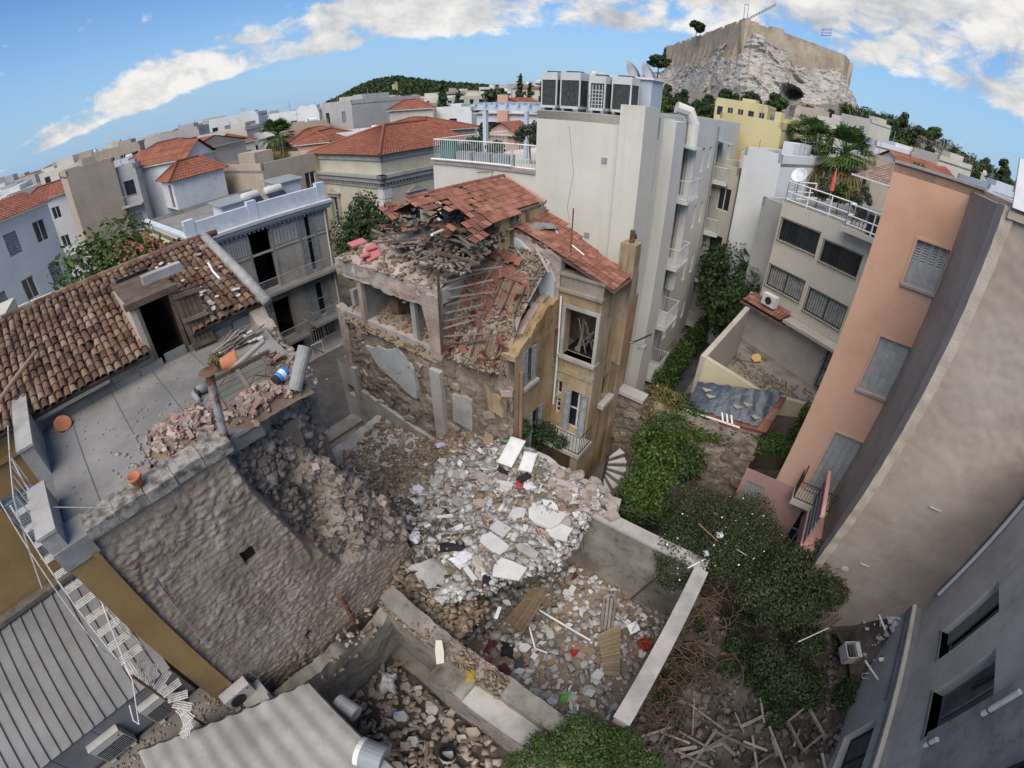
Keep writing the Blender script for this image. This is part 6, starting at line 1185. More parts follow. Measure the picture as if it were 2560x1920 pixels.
def ruin_roofs():
 t = RUIN; zr = lambda n: 12.0-(10.65-n)*.46
 poly = [(9.1, 10.75), (14.0, 10.75), (14.25, 9.0), (11.75, 8.85), (10.0, 8.55), (9.85, 9.0), (10.7, 9.35), (10.3, 9.8), (9.6, 10.0), (9.3, 10.3)]
 k = 0; n = 8.55
 while n < 10.7:
  s = 9.1
  while s < 14.2:
   if inpoly(s, n+.1, poly) and not (s < 11.6 and random.random() < .13):
    sag = -.22*max(0, (11.2-s))*max(0, 10.2-n)*.5
    p = ST(s, n, zr(n)+.03+sag); tile_at(p, E1, -E2+UP*.46, t, jit=.02 if s > 11.8 else .09); k += 1
   s += .225
  n += .245
 q = MB(); A, B, C, D = [ST(s, n_, zr(n_)-.03) for s, n_ in ((11.0, 8.95), (14.1, 9.0), (14.0, 10.7), (10.2, 10.6))]; q.add([A, B, C, D, A-UP*.06, B-UP*.06, C-UP*.06, D-UP*.06], [(0, 1, 2, 3), (7, 6, 5, 4), (0, 4, 5, 1), (1, 5, 6, 2), (2, 6, 7, 3), (3, 7, 4, 0)]); q.build('roof_boards', TIMBER, t)
 q = MB()
 for i in range(17): p = ST(9.3+i*.28, 10.72, zr(10.72)); q.tube([p, p+E1*.3], [.10, .085], 8)
 q.build('ridge_tiles', TILE_R, t)
 q = MB(); q.tube([ST(14.15, 10.75, 12.03), ST(14.25, 8.95, 11.25)], .09, 8); q.build('verge_mortar', mk('pink mortar', [(.36, .20, .15), (.42, .26, .20)], bump=.4), t)
 # far pitch
 q = MB(); tile_roof_mesh(q, ST(10.4, 13.4, 10.9), ST(14.0, 13.4, 10.9), ST(14.0, 10.8, 12.0), ST(10.4, 10.8, 12.0), .225, .3); q.build('far_pitch', TILE_R, t)
 for (s0, n0, z0, ns, nn, tl) in ((10.3, 12.6, 10.95, 5, 3, .5), (11.3, 11.2, 11.2, 6, 3, -.5), (10.2, 9.9, 10.75, 5, 3, .2), (11.0, 9.2, 10.6, 5, 3, .9)):
  for a in range(ns):
   for b in range(nn): tile_at(ST(s0+a*.225, n0+b*.235, z0+tl*b*.23+U(-.03, .03)+.08*sin(a)), E1+UP*.15, -E2+UP*tl, t, jit=.12)
 for i in range(26): tile_at(ST(U(9.6, 12), U(9.2, 13.2), 10.7+U(-.15, .3)), E1+UP*U(-.5, .5), -E2*U(-.5, 1)+E1*U(-.6, .6)+UP*U(-.2, .6), t, jit=.25)
 # roof of the rear wing, in courses that run down to the right
 zl = lambda n: 7.72+.33*n; er = lambda n: 13.75+(n-5.2)*.27
 n = 5.15
 while n < 9.25:
  s = 12.5
  while s < er(n): tile_at(ST(s, n, zl(n)+.05+.04*sin(s*3+n)), E1, -E2+UP*.33, t, jit=.025); s += .225
  n += .25
 q = MB(); A, B, C, D = [ST(s, n_, zl(n_)-.02) for s, n_ in ((12.4, 5.1), (er(5.1), 5.1), (er(9.3), 9.3), (12.4, 9.3))]; q.add([A, B, C, D, A-UP*.1, B-UP*.1, C-UP*.1, D-UP*.1], [(0, 1, 2, 3), (7, 6, 5, 4), (0, 4, 5, 1), (1, 5, 6, 2), (2, 6, 7, 3), (3, 7, 4, 0)]); q.build('low_roof_boards', TIMBER, t)
 q = MB(); q.add([B-UP*.1, C-UP*.1, Vector((C.x, C.y, 6)), Vector((B.x, B.y, 6))], [(0, 1, 2, 3)]); q.build('wing_gable', OCHRE, t)
 q = MB(); q.obox(ST(12.4, 9.2, zl(9.2)), E1*2.3, -E2*.3, UP*.22); q.build('mortar_ridge', PINKEDGE, t)
 cl = cloth('grey canvas sheet lying on the low tiled roof', ST(13.3, 8.5, zl(8.5)+.07), .5, .22, .2, mk('grey canvas', [(.17, .16, .145), (.26, .25, .23)], bump=.3), 4, rz=.4)
 q = MB(); q.tube([ST(12.8, 7.0, 9.9), ST(12.8, 7.0, 11.6)], .025, 6); one('iron_rod', q, RUST, 'thin rusty rod standing on the low tiled roof', 'rod')
 for i, (a, b) in enumerate((((2, 1330, 1400), (2, 1400, 1500)), ((2, 1490, 1575), (2, 1570, 1640)))):
  q = MB(); q.tube([at(a, zl(8.6)+.12), at(b, zl(7.8)+.12)], .025, 5); one('loose_stick', q, WHITEP, ['thin pale slat lying high on the low tiled roof', 'white slat lying low on the low tiled roof'][i], 'slat')
ruin_roofs()
def rear_faces():
 t = RUIN
 P = [ST(U(9.9, 12.7), U(8.9, 11.8), 0) for _ in range(520)]; P = [Vector((p.x, p.y, 9.75+.42*(p.dot(E1)-9.9)+U(-.1, .12)))-t.location for p in P]; stuff('attic_debris', rubble_mesh('attic_debris', P, [[U(.06, .3), U(.04, .16), U(.03, .1)] for _ in P], STONEG, .6), t)
 for i in range(26): p = ST(U(9.9, 12), U(8.8, 11.6), 10.15+U(-.2, .7)); d = (E1*U(-1, 1)-E2*U(-1, 1)+UP*U(-.3, .4)); plank_mb(p-d*.5, p+d*U(.2, .6), U(.04, .1), .04).build('broken_lath', TIMBER if i % 2 else WOODGREY, t)
 # face A: rear wall with torn sloping top
 uw = (.50, 1.20, 6.05, 7.40); lw = (.92, 1.80, 2.72, 4.58); ctop = jag([(0, 7.3), (.3, 7.6), (1.0, 7.95), (1.7, 8.45), (2.5, 8.6)], .10, 3, 5)
 mb = MB(); mb.wall(FA, 0, 2.53, 0, 7.45, [uw, lw], .3); mb.build('rear_wall', OCHRE, t)
 lumpy(FA, 0, 2.53, 7.45, ctop, .03, 2, 30, 10, .55, 8, n0=-.0).build('torn_wall_top', OCHRE, t, True)
 lumpy(Frame(FA.p(0, 0, -.55), FA.u, n=-FA.n), 0, 2.5, 6.4, jag([(0, 7.35), (1.0, 8.0), (1.7, 8.5), (2.5, 8.7)], .10, 3, 6), .06, 2, 40, 30, .25, 9).build('inner_wall', PINKEDGE, t, True)
 q = MB(); q.fbox(FA, .0, .42, 0, 7.3, -.6, -.31); q.build('wall_end', MASON, t)
 Fi = Frame(ST(12.38, 7.15), -E2, n=-E1)
 lumpy(Fi, -.05, 2.15, 6.6, jag([(-.05, 10.0), (.4, 10.2), (1.1, 10.4), (1.9, 10.62), (2.15, 10.85)], .09, 3, 7), .05, 2, 40, 40, .3, 31).build('gable_wall', PINKEDGE, t, True)
 for P in ([(.12, 8.2), (.55, 8.1), (.75, 8.9), (.7, 9.5), (.35, 9.7), (.1, 9.2)], [(1.0, 8.0), (1.45, 8.05), (1.5, 9.1), (1.1, 9.2)], [(1.3, 9.3), (1.95, 9.2), (2.0, 10.4), (1.6, 10.3), (1.1, 10.0)]):
  q = MB(); k = len(P); q.add([Fi.p(a, b, .09) for a, b in P]+[Fi.p(a, b, -.1) for a, b in P], [tuple(range(k)), tuple(range(2*k-1, k-1, -1))]+[(i, k+i, k+(i+1) % k, (i+1) % k) for i in range(k)]); q.build('plaster_patch', BLUEPL, t)
 window(t, FA, *lw, .25, SHUTB, DARK, 1, 1); window(t, FA, *uw, .25, SHUTB, DARK, 0, 0)
 for w in (uw, lw):
  for k in (0, 1): shutters(t, FA, w[0]-.02 if k == 0 else w[1]-.24, w[0]+.22 if k == 0 else w[1]+.02, w[2], w[3], .03, 1, SHUTB)
  q = MB(); q.fbox(FA, w[0]-.1, w[1]+.1, w[2]-.12, w[2], -.28, .14); q.build('sill', CONCP, t)
 # face B with the big window and the balcony door
 wa, wb = FB.hit((5, 1450, 360)), FB.hit((5, 1665, 360)); wc, wd = FB.hit((5, 1430, 660)), FB.hit((5, 1620, 660))
 W_ = ((wa[0]+wc[0])/2+.02, (wb[0]+wd[0])/2, (wc[1]+wd[1])/2, (wa[1]+wb[1])/2); d1, d2 = FB.hit((5, 1450, 880)), FB.hit((5, 1620, 880)); D_ = (d1[0]+.02, min(d2[0], uB-.12), 3.2, (d1[1]+d2[1])/2)
 s1, s2 = FB.hit((5, 1378, 890)), FB.hit((5, 1410, 1060)); S_ = (max(s1[0], .12), s1[0]+.30, 3.75, 4.5); S2 = (S_[0], S_[1], 4.65, 5.3)
 uL = 0.0; zt = (FB.hit((5, 1425, 150))[1]+FB.hit((5, 1700, 160))[1])/2
 print('FB', W_, D_, S_, zt, uB)
 mb = MB(); mb.wall(FB, uL, uB, 0, zt-.55, [W_, D_, S_, S2], .35); mb.build('wing_wall', OCHRE, t)
 q = MB(); q.fbox(FB, uL, uB+.02, zt-.55, zt-.45, -.5, .12); q.fbox(FB, uL+.02, uB, zt-.45, zt, -.3, .0); q.fbox(FB, uL-.03, uB+.05, zt, zt+.08, -.4, .07); q.build('parapet', mk('stained grey parapet', [(.22, .19, .145), (.31, .275, .22)], scale=.8, grime=.5, streak=.5), t)
 q = MB(); q.fbox(FB, W_[0]-.12, W_[0], W_[2], W_[3]+.12, 0, .06); q.fbox(FB, W_[1], W_[1]+.12, W_[2], W_[3]+.12, 0, .06); q.fbox(FB, W_[0], W_[1], W_[3], W_[3]+.12, 0, .06); q.build('window_surround', CONCP, t)
 q = MB(); q.fbox(FB, W_[0]-.15, W_[1]+.15, W_[2]-.12, W_[2], -.3, .16); q.build('sill', CONCP, t)
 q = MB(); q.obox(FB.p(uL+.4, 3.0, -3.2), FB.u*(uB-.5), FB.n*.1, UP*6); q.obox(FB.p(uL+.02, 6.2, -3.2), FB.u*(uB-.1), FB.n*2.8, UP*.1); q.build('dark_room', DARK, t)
 rr = random.Random(9)
 for i in range(9):
  a = FB.p(rr.uniform(W_[0]+.05, W_[1]-.05), W_[2]-.1, -rr.uniform(.4, 1.2)); b = FB.p(rr.uniform(W_[0]+.1, W_[1]-.1), W_[2]+rr.uniform(.5, 1.4), -rr.uniform(.5, 1.4)); plank_mb(a, b, .09, .03).build('fallen_plank', WOODGREY, t)
 window(t, FB, *D_, .3, FRAMEW, GLASS, 1, 1, .08, name='balcony_door'); window(t, FB, *S_, .2, FRAMEW, GLASS, 0, 2, .04); window(t, FB, *S2, .2, FRAMEW, DARK, 0, 0, .04)
 wdt = (D_[1]-D_[0])*.28
 shutters(t, FB, D_[0]-.03, D_[0]+wdt, D_[2], D_[3], .05, 1, SHUTB); shutters(t, FB, D_[1]-wdt, D_[1]+.03, D_[2], D_[3], .05, 1, SHUTB)
 q = MB(); q.fbox(FB, uL, uB, 5.75, 5.95, 0, .05); q.build('string_course', OCHRE, t)
 # face C receding to the right with pilaster strips and chimney
 mb = MB(); mb.wall(FC, 0, 2.6, 0, zt-.2, [(.9, 1.5, 4.4, 5.5)], .25); mb.build('end_wall', OCHRE, t); MB().fbox(FC, .9, 1.5, 4.4, 5.5, -.25, -.2).build('dark_window', DARK, t)
 q = MB(); q.fbox(FC, .7, 1.7, 4.2, 4.38, .0, .25); q.build('sill', CONCP, t)
 q = MB(); q.fbox(FC, 2.2, 2.75, 0, 10.25, -.55, .04); q.build('chimney', OCHRE, t); c = FC.p(2.48, 10.25, -.25); q = MB(); q.tube([c, c+UP*.45], .09, 10); q.build('chimney_pot', RUST, t); q = MB(); q.lathe(c+UP*.1+FC.u*.22, [(.08, 0), (.09, .1), (.05, .18)], 10); q.build('chimney_pot', IRON, t)
 q = MB(); q.fbox(FC, 2.75, 3.3, 0, 8.1, -.4, -.02); q.build('rear_end_wall', OCHRE, t)
 # pipes
 q = MB(); q.tube([FA.p(.30, 3.6, .08), FA.p(.28, 6.8, .08)], .07, 9); q.build('clay_downpipe', mk('brown clay pipe', [(.22, .13, .085), (.30, .19, .13)], bump=.3), t)
 q = MB(); q.tube([FB.p(.10, 4.2, .08), FB.p(.12, 6.3, .08), FB.p(.10, 8.7, .07)], .035, 7); q.build('white_downpipe', PIPEW, t); q = MB(); q.tube([FB.p(.06, 6.4, .14), FB.p(.06, 7.5, .14)], .05, 7); q.build('rusty_pipe', RUST, t)
 # floodlight bracket at the far corner
 p = FC.p(2.8, 6.2, .1); g = thing('floodlight', 'grey floodlight on an arm at the right corner of the ruined house', 'lamp', p); MB().tube([p, p+E2*.5+UP*.1], .03, 6).build('arm', LEAD, g); MB().cbox(p+E2*.55-UP*.02, E2*.14, E1*.16, UP*.08).build('lamp_head', LEAD, g); MB().tube([p+E2*.1, p+E2*.75+E1*.3+UP*.5], .035, 6).build('tube_arm', IRON, g)
 # balcony
 q = MB(); q.fbox(FB, -.5, uB+.3, 2.98, 3.15, .002, 1.05); b = q.build('balcony', CONCP, t)
 railing(b, [FB.p(-.45, 3.15, 1.0), FB.p(uB+.25, 3.15, 1.0), FB.p(uB+.25, 3.15, .1)], .85, IRON, .13, .01, .016)
 q = MB(); q.fbox(FB, -.4, .1, 0, 2.98, .2, .8); q.fbox(FB, uB-.1, uB+.2, 0, 2.98, .5, .9); q.build('balcony_pier', OCHRE, t)
 return W_, D_, zt
BW, BD, BZT = rear_faces()
def fallen_roof():
 """the slope of tiles, laths and beams that slid into the right hand room"""
 def surf(s, n):
  k = [(9.6, 6.7), (9.9, 7.0), (10.3, 7.75), (10.8, 8.65), (11.5, 9.6), (12.4, 10.2), (13, 10.4)]
  z = k[-1][1]
  for (a, za), (b, zb) in zip(k[:-1], k[1:]):
   if s <= b: z = za+(zb-za)*(max(s, a)-a)/(b-a); break
  z += .5*(8.6-n)*.18 + .12*fb(s, n, 3, 1.2)
  return min(z, 7.75+(s-9.6)*.85+ (0 if n > 7.9 else (n-7.9)*.4))
 t = thing('fallen_roof', 'slope of slid red tiles, laths and beams inside the ruined house', 'debris', ST(11, 8.5, 6.4))
 q = MB(); q.grid(lambda a, b: ST(9.62+a*2.7, 7.45+b*2.65, surf(9.62+a*2.7, 7.45+b*2.65)-.06), 40, 36, flip=True); q.build('debris_slope', STONEG, t, True)['kind'] = 'stuff'
 P = []; S_ = []
 for i in range(900):
  s = U(9.6, 12.3); n = U(7.5, 10.0); P.append(ST(s, n, surf(s, n))-rootloc(t)); S_.append([U(.05, .24), U(.04, .14), U(.03, .1)])
 stuff('small_rubble', rubble_mesh('small_rubble', P, S_, EARTHR, .7), t)
 rr = random.Random(6)
 def dirn(s, n): e = .1; return (E1*e+UP*(surf(s+e, n)-surf(s, n))).normalized()
 # patches of laths
 for j, (s, n, L, w) in enumerate(((9.95, 8.35, 1.3, .95), (10.9, 8.1, .8, .9))):
  d = dirn(s, n); q = MB(); o = ST(s, n, surf(s, n)+.10); m = int(w/.035)
  for i in range(m): a = o-E2*(i*.036-.5*w); q.obox(a-d*L*.5, d*L, -E2*.026, UP*.014)
  g = q.build('lath_panel', mk('split reed laths', [(.14, .105, .075), (.23, .18, .13)], scale=5, isl=.6, hue=.25, bump=.2), t); g['kind'] = 'stuff'
  for i in range(3): a = o-E2*(w*(i/2-.5))+UP*.05; plank_mb(a-d*L*.6, a+d*L*.55, .07, .05).build('rafter', TIMBER, t)
 # long battens still hanging in rows from the cross wall
 for i in range(10):
  n0 = 10.1; s = 9.68+.0*i; z = 7.0+.27*i
  a = ST(9.70+.05*i, 10.12, z); b = a+E2*rr.uniform(1.1, 1.9)+E1*(.35+.05*i)+UP*rr.uniform(.35, .6); plank_mb(a, b, .055, .045).build('batten', WOODGREY, t)
 plank_mb(ST(9.66, 10.05, 6.6), ST(9.72, 10.02, 9.75), .08, .08).build('standing_post', TIMBER, t)
 for i in range(46):
  s = rr.uniform(9.7, 12.3); n = rr.uniform(7.5, 9.9); L = rr.uniform(.4, 1.5); a = rr.uniform(0, pi); p = ST(s, n, surf(s, n)+.10); d = dirn(s, n)*cos(a)-E2*sin(a); plank_mb(p-d*L/2, p+d*L/2, rr.uniform(.04, .1), .035).build('splintered_plank', TIMBER if i % 2 else WOODGREY, t)
 # the sheet of tiles still lying in courses
 for i in range(9):
  for j in range(9):
   s = 10.45+i*.125; n = 7.95+j*.222-(i*.02)
   if (i < 2 and j < 3) or (i < 3 and j > 6) or (i > 7 and j < 2) or (i, j) in ((0, 4), (1, 6)): continue
   d = dirn(s, n); tile_at(ST(s, n, surf(s, n)+.09), -E2, d, t, jit=.05)
 for i in range(9):
  s, n = 11.55+rr.uniform(0, .2), 8.3+i*.2; tile_at(ST(s, n, surf(s, n)+.3), -E2, dirn(s, n)+UP*.4, t, jit=.14)
 for i in range(46):      # loose tiles
  s = rr.uniform(9.65, 11.2); n = rr.uniform(7.55, 9.9); p = ST(s, n, surf(s, n)+.10); o = tile_at(p, Vector((rr.uniform(-1, 1), rr.uniform(-1, 1), rr.uniform(-.3, .3))), dirn(s, n)*.6+Vector((rr.uniform(-1, 1), rr.uniform(-1, 1), rr.uniform(-.2, .5))), t)
 p = ST(11.0, 7.75, 8.6)
 one('blue_rag', slab_mb(p, E1*.18, E2*.1, .05, 7, .3, 3), mk('bright blue plastic', [(.03, .10, .35), (.05, .16, .48)], bump=.3), 'bright blue plastic scrap near the torn rear wall of the ruin', 'scrap')
 q = MB(); q.lathe(ST(10.85, 7.85, 8.35), [(.05, 0), (.2, .05), (.22, .2), (.15, .32)], 12); one('orange_pot', q, mk('orange pot', [(.38, .13, .05), (.45, .18, .08)], bump=.2), 'round orange pot on the debris against the torn wall', 'pot')
 return surf
FALL = fallen_roof()
def pink_slabs():
 lab = ['large pink painted slab at the left end of the torn roof terrace', 'pink painted slab in the middle of the torn roof terrace', 'pink slab tipping over the front edge of the torn roof terrace', 'narrow pink slab fragment beside the rubble on the torn roof']
 PKM = mk('rose pink paint', [(.42, .12, .13), (.50, .17, .175)], scale=1.5, bump=.1, grime=.12, grimecol=(.35, .28, .26))
 for i, (m, z, a, b, r, til) in enumerate((((2, 110, 1560), 9.42, .55, .42, .3, .15), ((2, 200, 1590), 9.5, .38, .3, .2, .2), ((2, 210, 1640), 9.3, .42, .5, .5, .35), ((2, 160, 1640), 9.35, .30, .25, .1, .2))):
  c = at(m, z); ax = (E1*cos(r)-E2*sin(r)); ay = (E1*sin(r)+E2*cos(r)); one('pink_slab', slab_mb(c, ay*a+UP*.05, ax*b+UP*b*til, .06, 4, .12, 10+i), PKM, lab[i], 'slab', 'pink slabs on the ruin')
 rr = random.Random(12)
 # room contents
 p = ST(10.9, 13.6, 6.85); q = MB(); q.cbox(p+UP*.28, E1*.3, E2*.25, UP*.28); one('wooden_box', q, TIMBER, 'brown wooden box in the open upper room of the ruin', 'box')
 p = ST(11.2, 12.7, 6.85); q = MB(); q.cbox(p+UP*.4, E1*.35, E2*.5, UP*.4); one('dark_cabinet', q, mk('dark cabinet', [(.03, .022, .018), (.06, .045, .035)]), 'dark cabinet standing in the open upper room of the ruin', 'cabinet')
 P = [ST(11.0+U(-.3, .4), 12.2+U(0, 1.8), 7.6+U(-.1, .25)) for _ in range(40)]
 for i in range(14): q = slab_mb(P[i]-UP*.05, E1*U(.08, .16), E2*U(.06, .12), .06, 5, .2, 60+i); one('stacked_item', q, [WHITEB, CARDB, CONC, BLUEPL][i % 4], 'small household item heaped on the cabinet in the open room', 'household item', 'household items on the cabinet')
pink_slabs()
# ================================================================== old stone house on the left: terrace, barrel tiled roof, lumpy rear wall
LUMPW = mk('lumpy grey brown stone plaster', [(.21, .163, .122), (.285, .23, .18), (.35, .29, .235), (.41, .35, .29)], scale=1.1, rough=1, bump=.8, bscale=16, bdist=.05, grime=.35, grimecol=(.15, .118, .09), pos=(.28, .7))
OCHREP = mk('ochre yellow paint', [(.25, .155, .06), (.32, .205, .085)], scale=.8, bump=.25, grime=.45, grimecol=(.17, .13, .085), streak=.3, streakcol=(.12, .095, .06))
MEMB = mk('grey terrace membrane', [(.15, .146, .138), (.205, .198, .187), (.255, .245, .23)], scale=.5, rough=.85, bump=.2, bscale=25, grime=.7, grimecol=(.16, .135, .11))
LICH = mk('lichen spotted coping', [(.10, .09, .075), (.22, .20, .175), (.34, .315, .28)], scale=5, detail=12, bump=.7, bscale=30, grime=.4, grimecol=(.05, .045, .035), pos=(.38, .6))
FW = Frame(ST(0, 7.45), E1, n=E2)
ZT = 9.7
STONE = thing('stone_house', 'old stone house with flat grey terrace and lumpy blank rear wall', 'house', ST(1, 9, 0))
def stone_house():
 t = STONE
 prof = jag([(-1.7, 9.62), (1.35, 9.62), (1.55, 9.2), (1.85, 8.9), (2.5, 8.35), (3.2, 8.05), (3.8, 6.8), (4.4, 5.6), (4.85, 4.4)], .0)
 bnd = jag([(1.3, 9.6), (1.43, 8.6), (1.9, 6.6), (2.66, 4.6), (3.7, 4.0), (4.9, 3.2)], 0)     # lower edge of the torn part: height as a function of s
 def fr(a, b):
  u = -1.62+6.5*a; p = prof(u)+(.22*fb(u, 0, 2, 2.4)+.12*fb(u, 0, 5, 7) if u > 1.4 else 0); v = -.2+(p+.2)*b
  vd = noise.voronoi(Vector((u*3.1+.3*fb(u, v, 1, 2), v*6.4+.4*fb(u, v, 4, 2), 0)))[0]; jt = min(1, (vd[1]-vd[0])*2.6); ms = min(1, max(0, .75+.9*fb(u, v, 12, .5))); d = .05*fb(u, v, 1, .9)+.05*jt*ms+.028*fb(u*1.2, v*2.4, 6, 4.5)
  lim = 9.9 if u < 1.3 else bnd(u)
  if v > lim-.25:
   k = min(1, (v-lim+.25)/.7); d += -k*(.42+.55*max(0, fb(u, v, 4, .9)+.25))*(1 if u < 2.6 else max(.2, 1-(u-2.6)*1.2)) + k*(.22*fb(u, v, 11, 2.6)+.10*fb(u, v, 15, 6))
  if 1.9 < u < 3.0 and 5.4 < v < 7.6: d -= .6*sin((u-1.9)/1.1*pi)*sin((v-5.4)/2.2*pi)
  for (hu, hv, hw, hh) in ((.70, 6.95, .16, .22), (.84, 2.9, .12, .14), (3.1, 1.3, .22, .12)):
   if abs(u-hu) < hw and abs(v-hv) < hh: d -= .5
  return FW.p(u, v, d)
 q = MB(); q.grid(fr, 190, 240, flip=False); q.build('rear_wall', LUMPW, t, True)
 for (hu, hv, hw, hh) in ((.70, 6.95, .16, .22), (.84, 2.9, .12, .14), (3.1, 1.3, .22, .12)): MB().fbox(FW, hu-hw*1.05, hu+hw*1.05, hv-hh*1.05, hv+hh*1.05, -.5, -.14).build('hole_shade_box', DARK, t)  # near-black boxes paint the shade at the bottom of each recess
 # broken right end of the wall
 q = MB(); q.grid(lambda a, b: Vector(fr(1, b))-E2*(a*.9)+E1*(.15*fb(a*4, b*9, 3, 1.2)), 8, 60, flip=False); q.build('torn_end', STONEG, t, True)
 q = MB(); q.obox(ST(-2.1, 8.25, -.2), E1*5.3, -E2*.4, UP*9.0); q.build('wall_core', STONEG, t)
 rr = random.Random(21); S8 = []
 for i in range(8):
  s = .07*(.8+.06*i); q = MB(); q.add([Vector((x*rr.uniform(.75, 1.1), y*rr.uniform(.75, 1.1), z*rr.uniform(.75, 1.1)))*s*1.5 for x, y, z in [(-1, -.7, -.6), (1, -.7, -.6), (1.1, .7, -.6), (-1, .7, -.6), (-.8, -.5, .6), (.8, -.6, .6), (.9, .6, .55), (-.9, .55, .6)]], [(0, 3, 2, 1), (4, 5, 6, 7), (0, 1, 5, 4), (1, 2, 6, 5), (2, 3, 7, 6), (3, 0, 4, 7)]); S8.append(mesh_of(q, mat=STONEG, name='stone'))
 k = 0
 while k < 290:
  u = rr.uniform(1.4, 4.85); v = rr.uniform(3.6, 9.3)
  if v > prof(u)+.05 or v < bnd(u)+.1: continue
  a = (u+1.62)/6.5; b = (v+.2)/(prof(u)+.2); p = Vector(fr(a, min(1, b))); sc = rr.uniform(.5, 1.35)
  inst('stone', S8[k % 8], Matrix.Translation(p) @ Matrix.Rotation(rr.uniform(0, 6.3), 4, Vector((rr.uniform(-1, 1), rr.uniform(-1, 1), 1)).normalized()) @ Matrix.Scale(sc, 4), t); k += 1
 P_ = []; S_ = []
 for i in range(900):
  u = rr.uniform(1.4, 4.85); v = rr.uniform(3.4, 9.4)
  if v > prof(u) or v < bnd(u): continue
  P_.append(Vector(fr((u+1.62)/6.5, min(1, (v+.2)/(prof(u)+.2))))-t.location); a = U(.03, .13); S_.append([a*1.4, a, a*.8])
 stuff('torn_rubble', rubble_mesh('torn_rubble', P_, S_, STONEG, .8), t)
 def edge(a, b):
  E_ = [(1.4, 7.9), (2.2, 8.1), (2.6, 8.35), (3.3, 8.4), (3.75, 8.9), (4.0, 9.6), (4.2, 10.5), (4.5, 11.5)]; k = a*(len(E_)-1.001); i = int(k); s_, n_ = [E_[i][c]+(E_[i+1][c]-E_[i][c])*(k-i) for c in (0, 1)]; z = 9.62-b*5.0; d = .25*fb(s_, n_, z, 1.3)+.12*fb(s_, n_, z, 4)+.1*b
  return ST(s_+d*.7, n_-d*.8, z)
 q = MB(); q.grid(edge, 60, 60); q.build('torn_floor_edge', STONEG, t, True)
 P_ = [Vector(edge(U(0, 1), U(0, .9)))-t.location for _ in range(900)]; stuff('edge_rubble', rubble_mesh('edge_rubble', P_, [[U(.06, .3), U(.05, .2), U(.04, .16)] for _ in P_], STONEG, .8), t)
 # ochre corner strip, coping, terrace
 q = MB(); q.fbox(FW, -2.2, -1.62, -.2, 9.35, -.5, .06); q.build('corner_strip', OCHREP, t); q = MB(); q.fbox(FW, -1.72, -1.60, -.2, 9.4, -.4, .10); q.build('corner_edge', OCHREP, t)
 q = MB(); q.fbox(FW, -2.25, -1.55, 9.35, 9.78, -.55, .10); q.build('corner_cap', CONC, t)
 for i in range(5): a = -1.55+i*.6; q = MB(); q.fbox(FW, a, a+.59, 9.6, 9.84+.02*(i % 2), -.42, .10+.015*(i % 3)); q.build('coping_stone', LICH, t)
 poly = [(-1.9, 7.5), (2.2, 7.6), (2.6, 8.0), (3.3, 8.1), (3.7, 8.7), (3.95, 9.4), (4.1, 10.5), (4.5, 12.3), (-1.9, 12.3)]
 q = MB(); q.prism([ST(a, b) for a, b in poly], 9.35, ZT); q.build('terrace', MEMB, t)
 for i, s in enumerate((-1.15, .0, 1.15, 2.25)):
  q = MB(); q.obox(ST(s, 7.9 if s < 2 else 8.2, ZT+.004), E1*.02, -E2*4.0, UP*.006); q.build('membrane_seam', mk('dark seam', [(.09, .09, .09), (.12, .12, .12)], bump=0), t)
 # left parapet wall of the terrace
 q = MB(); q.obox(ST(-2.2, 9.9, 9.2), E1*.3, -E2*3.0, UP*1.25); q.build('parapet', CONCP, t); q = MB(); q.obox(ST(-2.24, 9.85, 10.452), E1*.38, -E2*3.1, UP*.06); q.build('parapet_cap', CONCP, t)
 q = MB(); q.obox(ST(-2.25, 7.4, 9.3), E1*.32, -E2*1.5, UP*.85); q.build('parapet', CONCP, t); q = MB(); q.obox(ST(-2.28, 7.36, 10.152), E1*.38, -E2*1.55, UP*.06); q.build('parapet_cap', CONCP, t)
 # back wall of the terrace under the eaves
 q = MB(); q.obox(ST(-1.9, 11.95, ZT), E1*3.2, -E2*.3, UP*.42); q.build('eaves_wall', mk('stained cream plaster', [(.27, .235, .185), (.36, .32, .26)], scale=.9, grime=.5, grimecol=(.14, .12, .095), bump=.3, streak=.4), t)
 q = MB(); q.obox(ST(2.3, 12.0, ZT), E1*2.2, -E2*.3, UP*.5); q.build('eaves_wall', MATS['stained cream plaster'], t)
 for i in range(9): q = MB(); q.obox(ST(-1.8+i*.68, 11.92, ZT), E1*.60, -E2*.03, UP*(.16+.05*((i*7) % 3))); q.build('membrane_upstand', MEMB, t)
 q = MB(); q.obox(ST(-2.0, 11.75, 10.02), E1*2.1, -E2*.16, UP*.16); q.build('eaves_beam', WOODGREY, t)
 # left wing, ochre, below the tiled roof
 Fl = Frame(ST(-9, 12.0), E1, n=E2); q = MB(); w = (5.15, 6.1, 6.7, 8.7); q.wall(Fl, 0, 6.9, 0, 10.0, [w], .2); q.build('left_wing_wall', OCHREP, t); shutters(t, Fl, *w, -.02, 2, SHUTB); q = MB(); q.fbox(Fl, w[0]-.1, w[1]+.1, w[2]-.1, w[2], -.1, .12); q.build('sill', WOODGREY, t); q = MB(); q.fbox(Fl, 0, 6.9, 9.5, 9.62, 0, .1); q.build('cornice', OCHREP, t)
stone_house()
BARREL = mk('old barrel tiles', [(.05, .034, .026), (.115, .066, .045), (.165, .092, .06), (.20, .135, .09), (.24, .185, .135)], scale=3.0, isl=.72, hue=.3, bump=.5, bscale=25, grime=.55, grimecol=(.05, .04, .032), pos=(.28, .72))
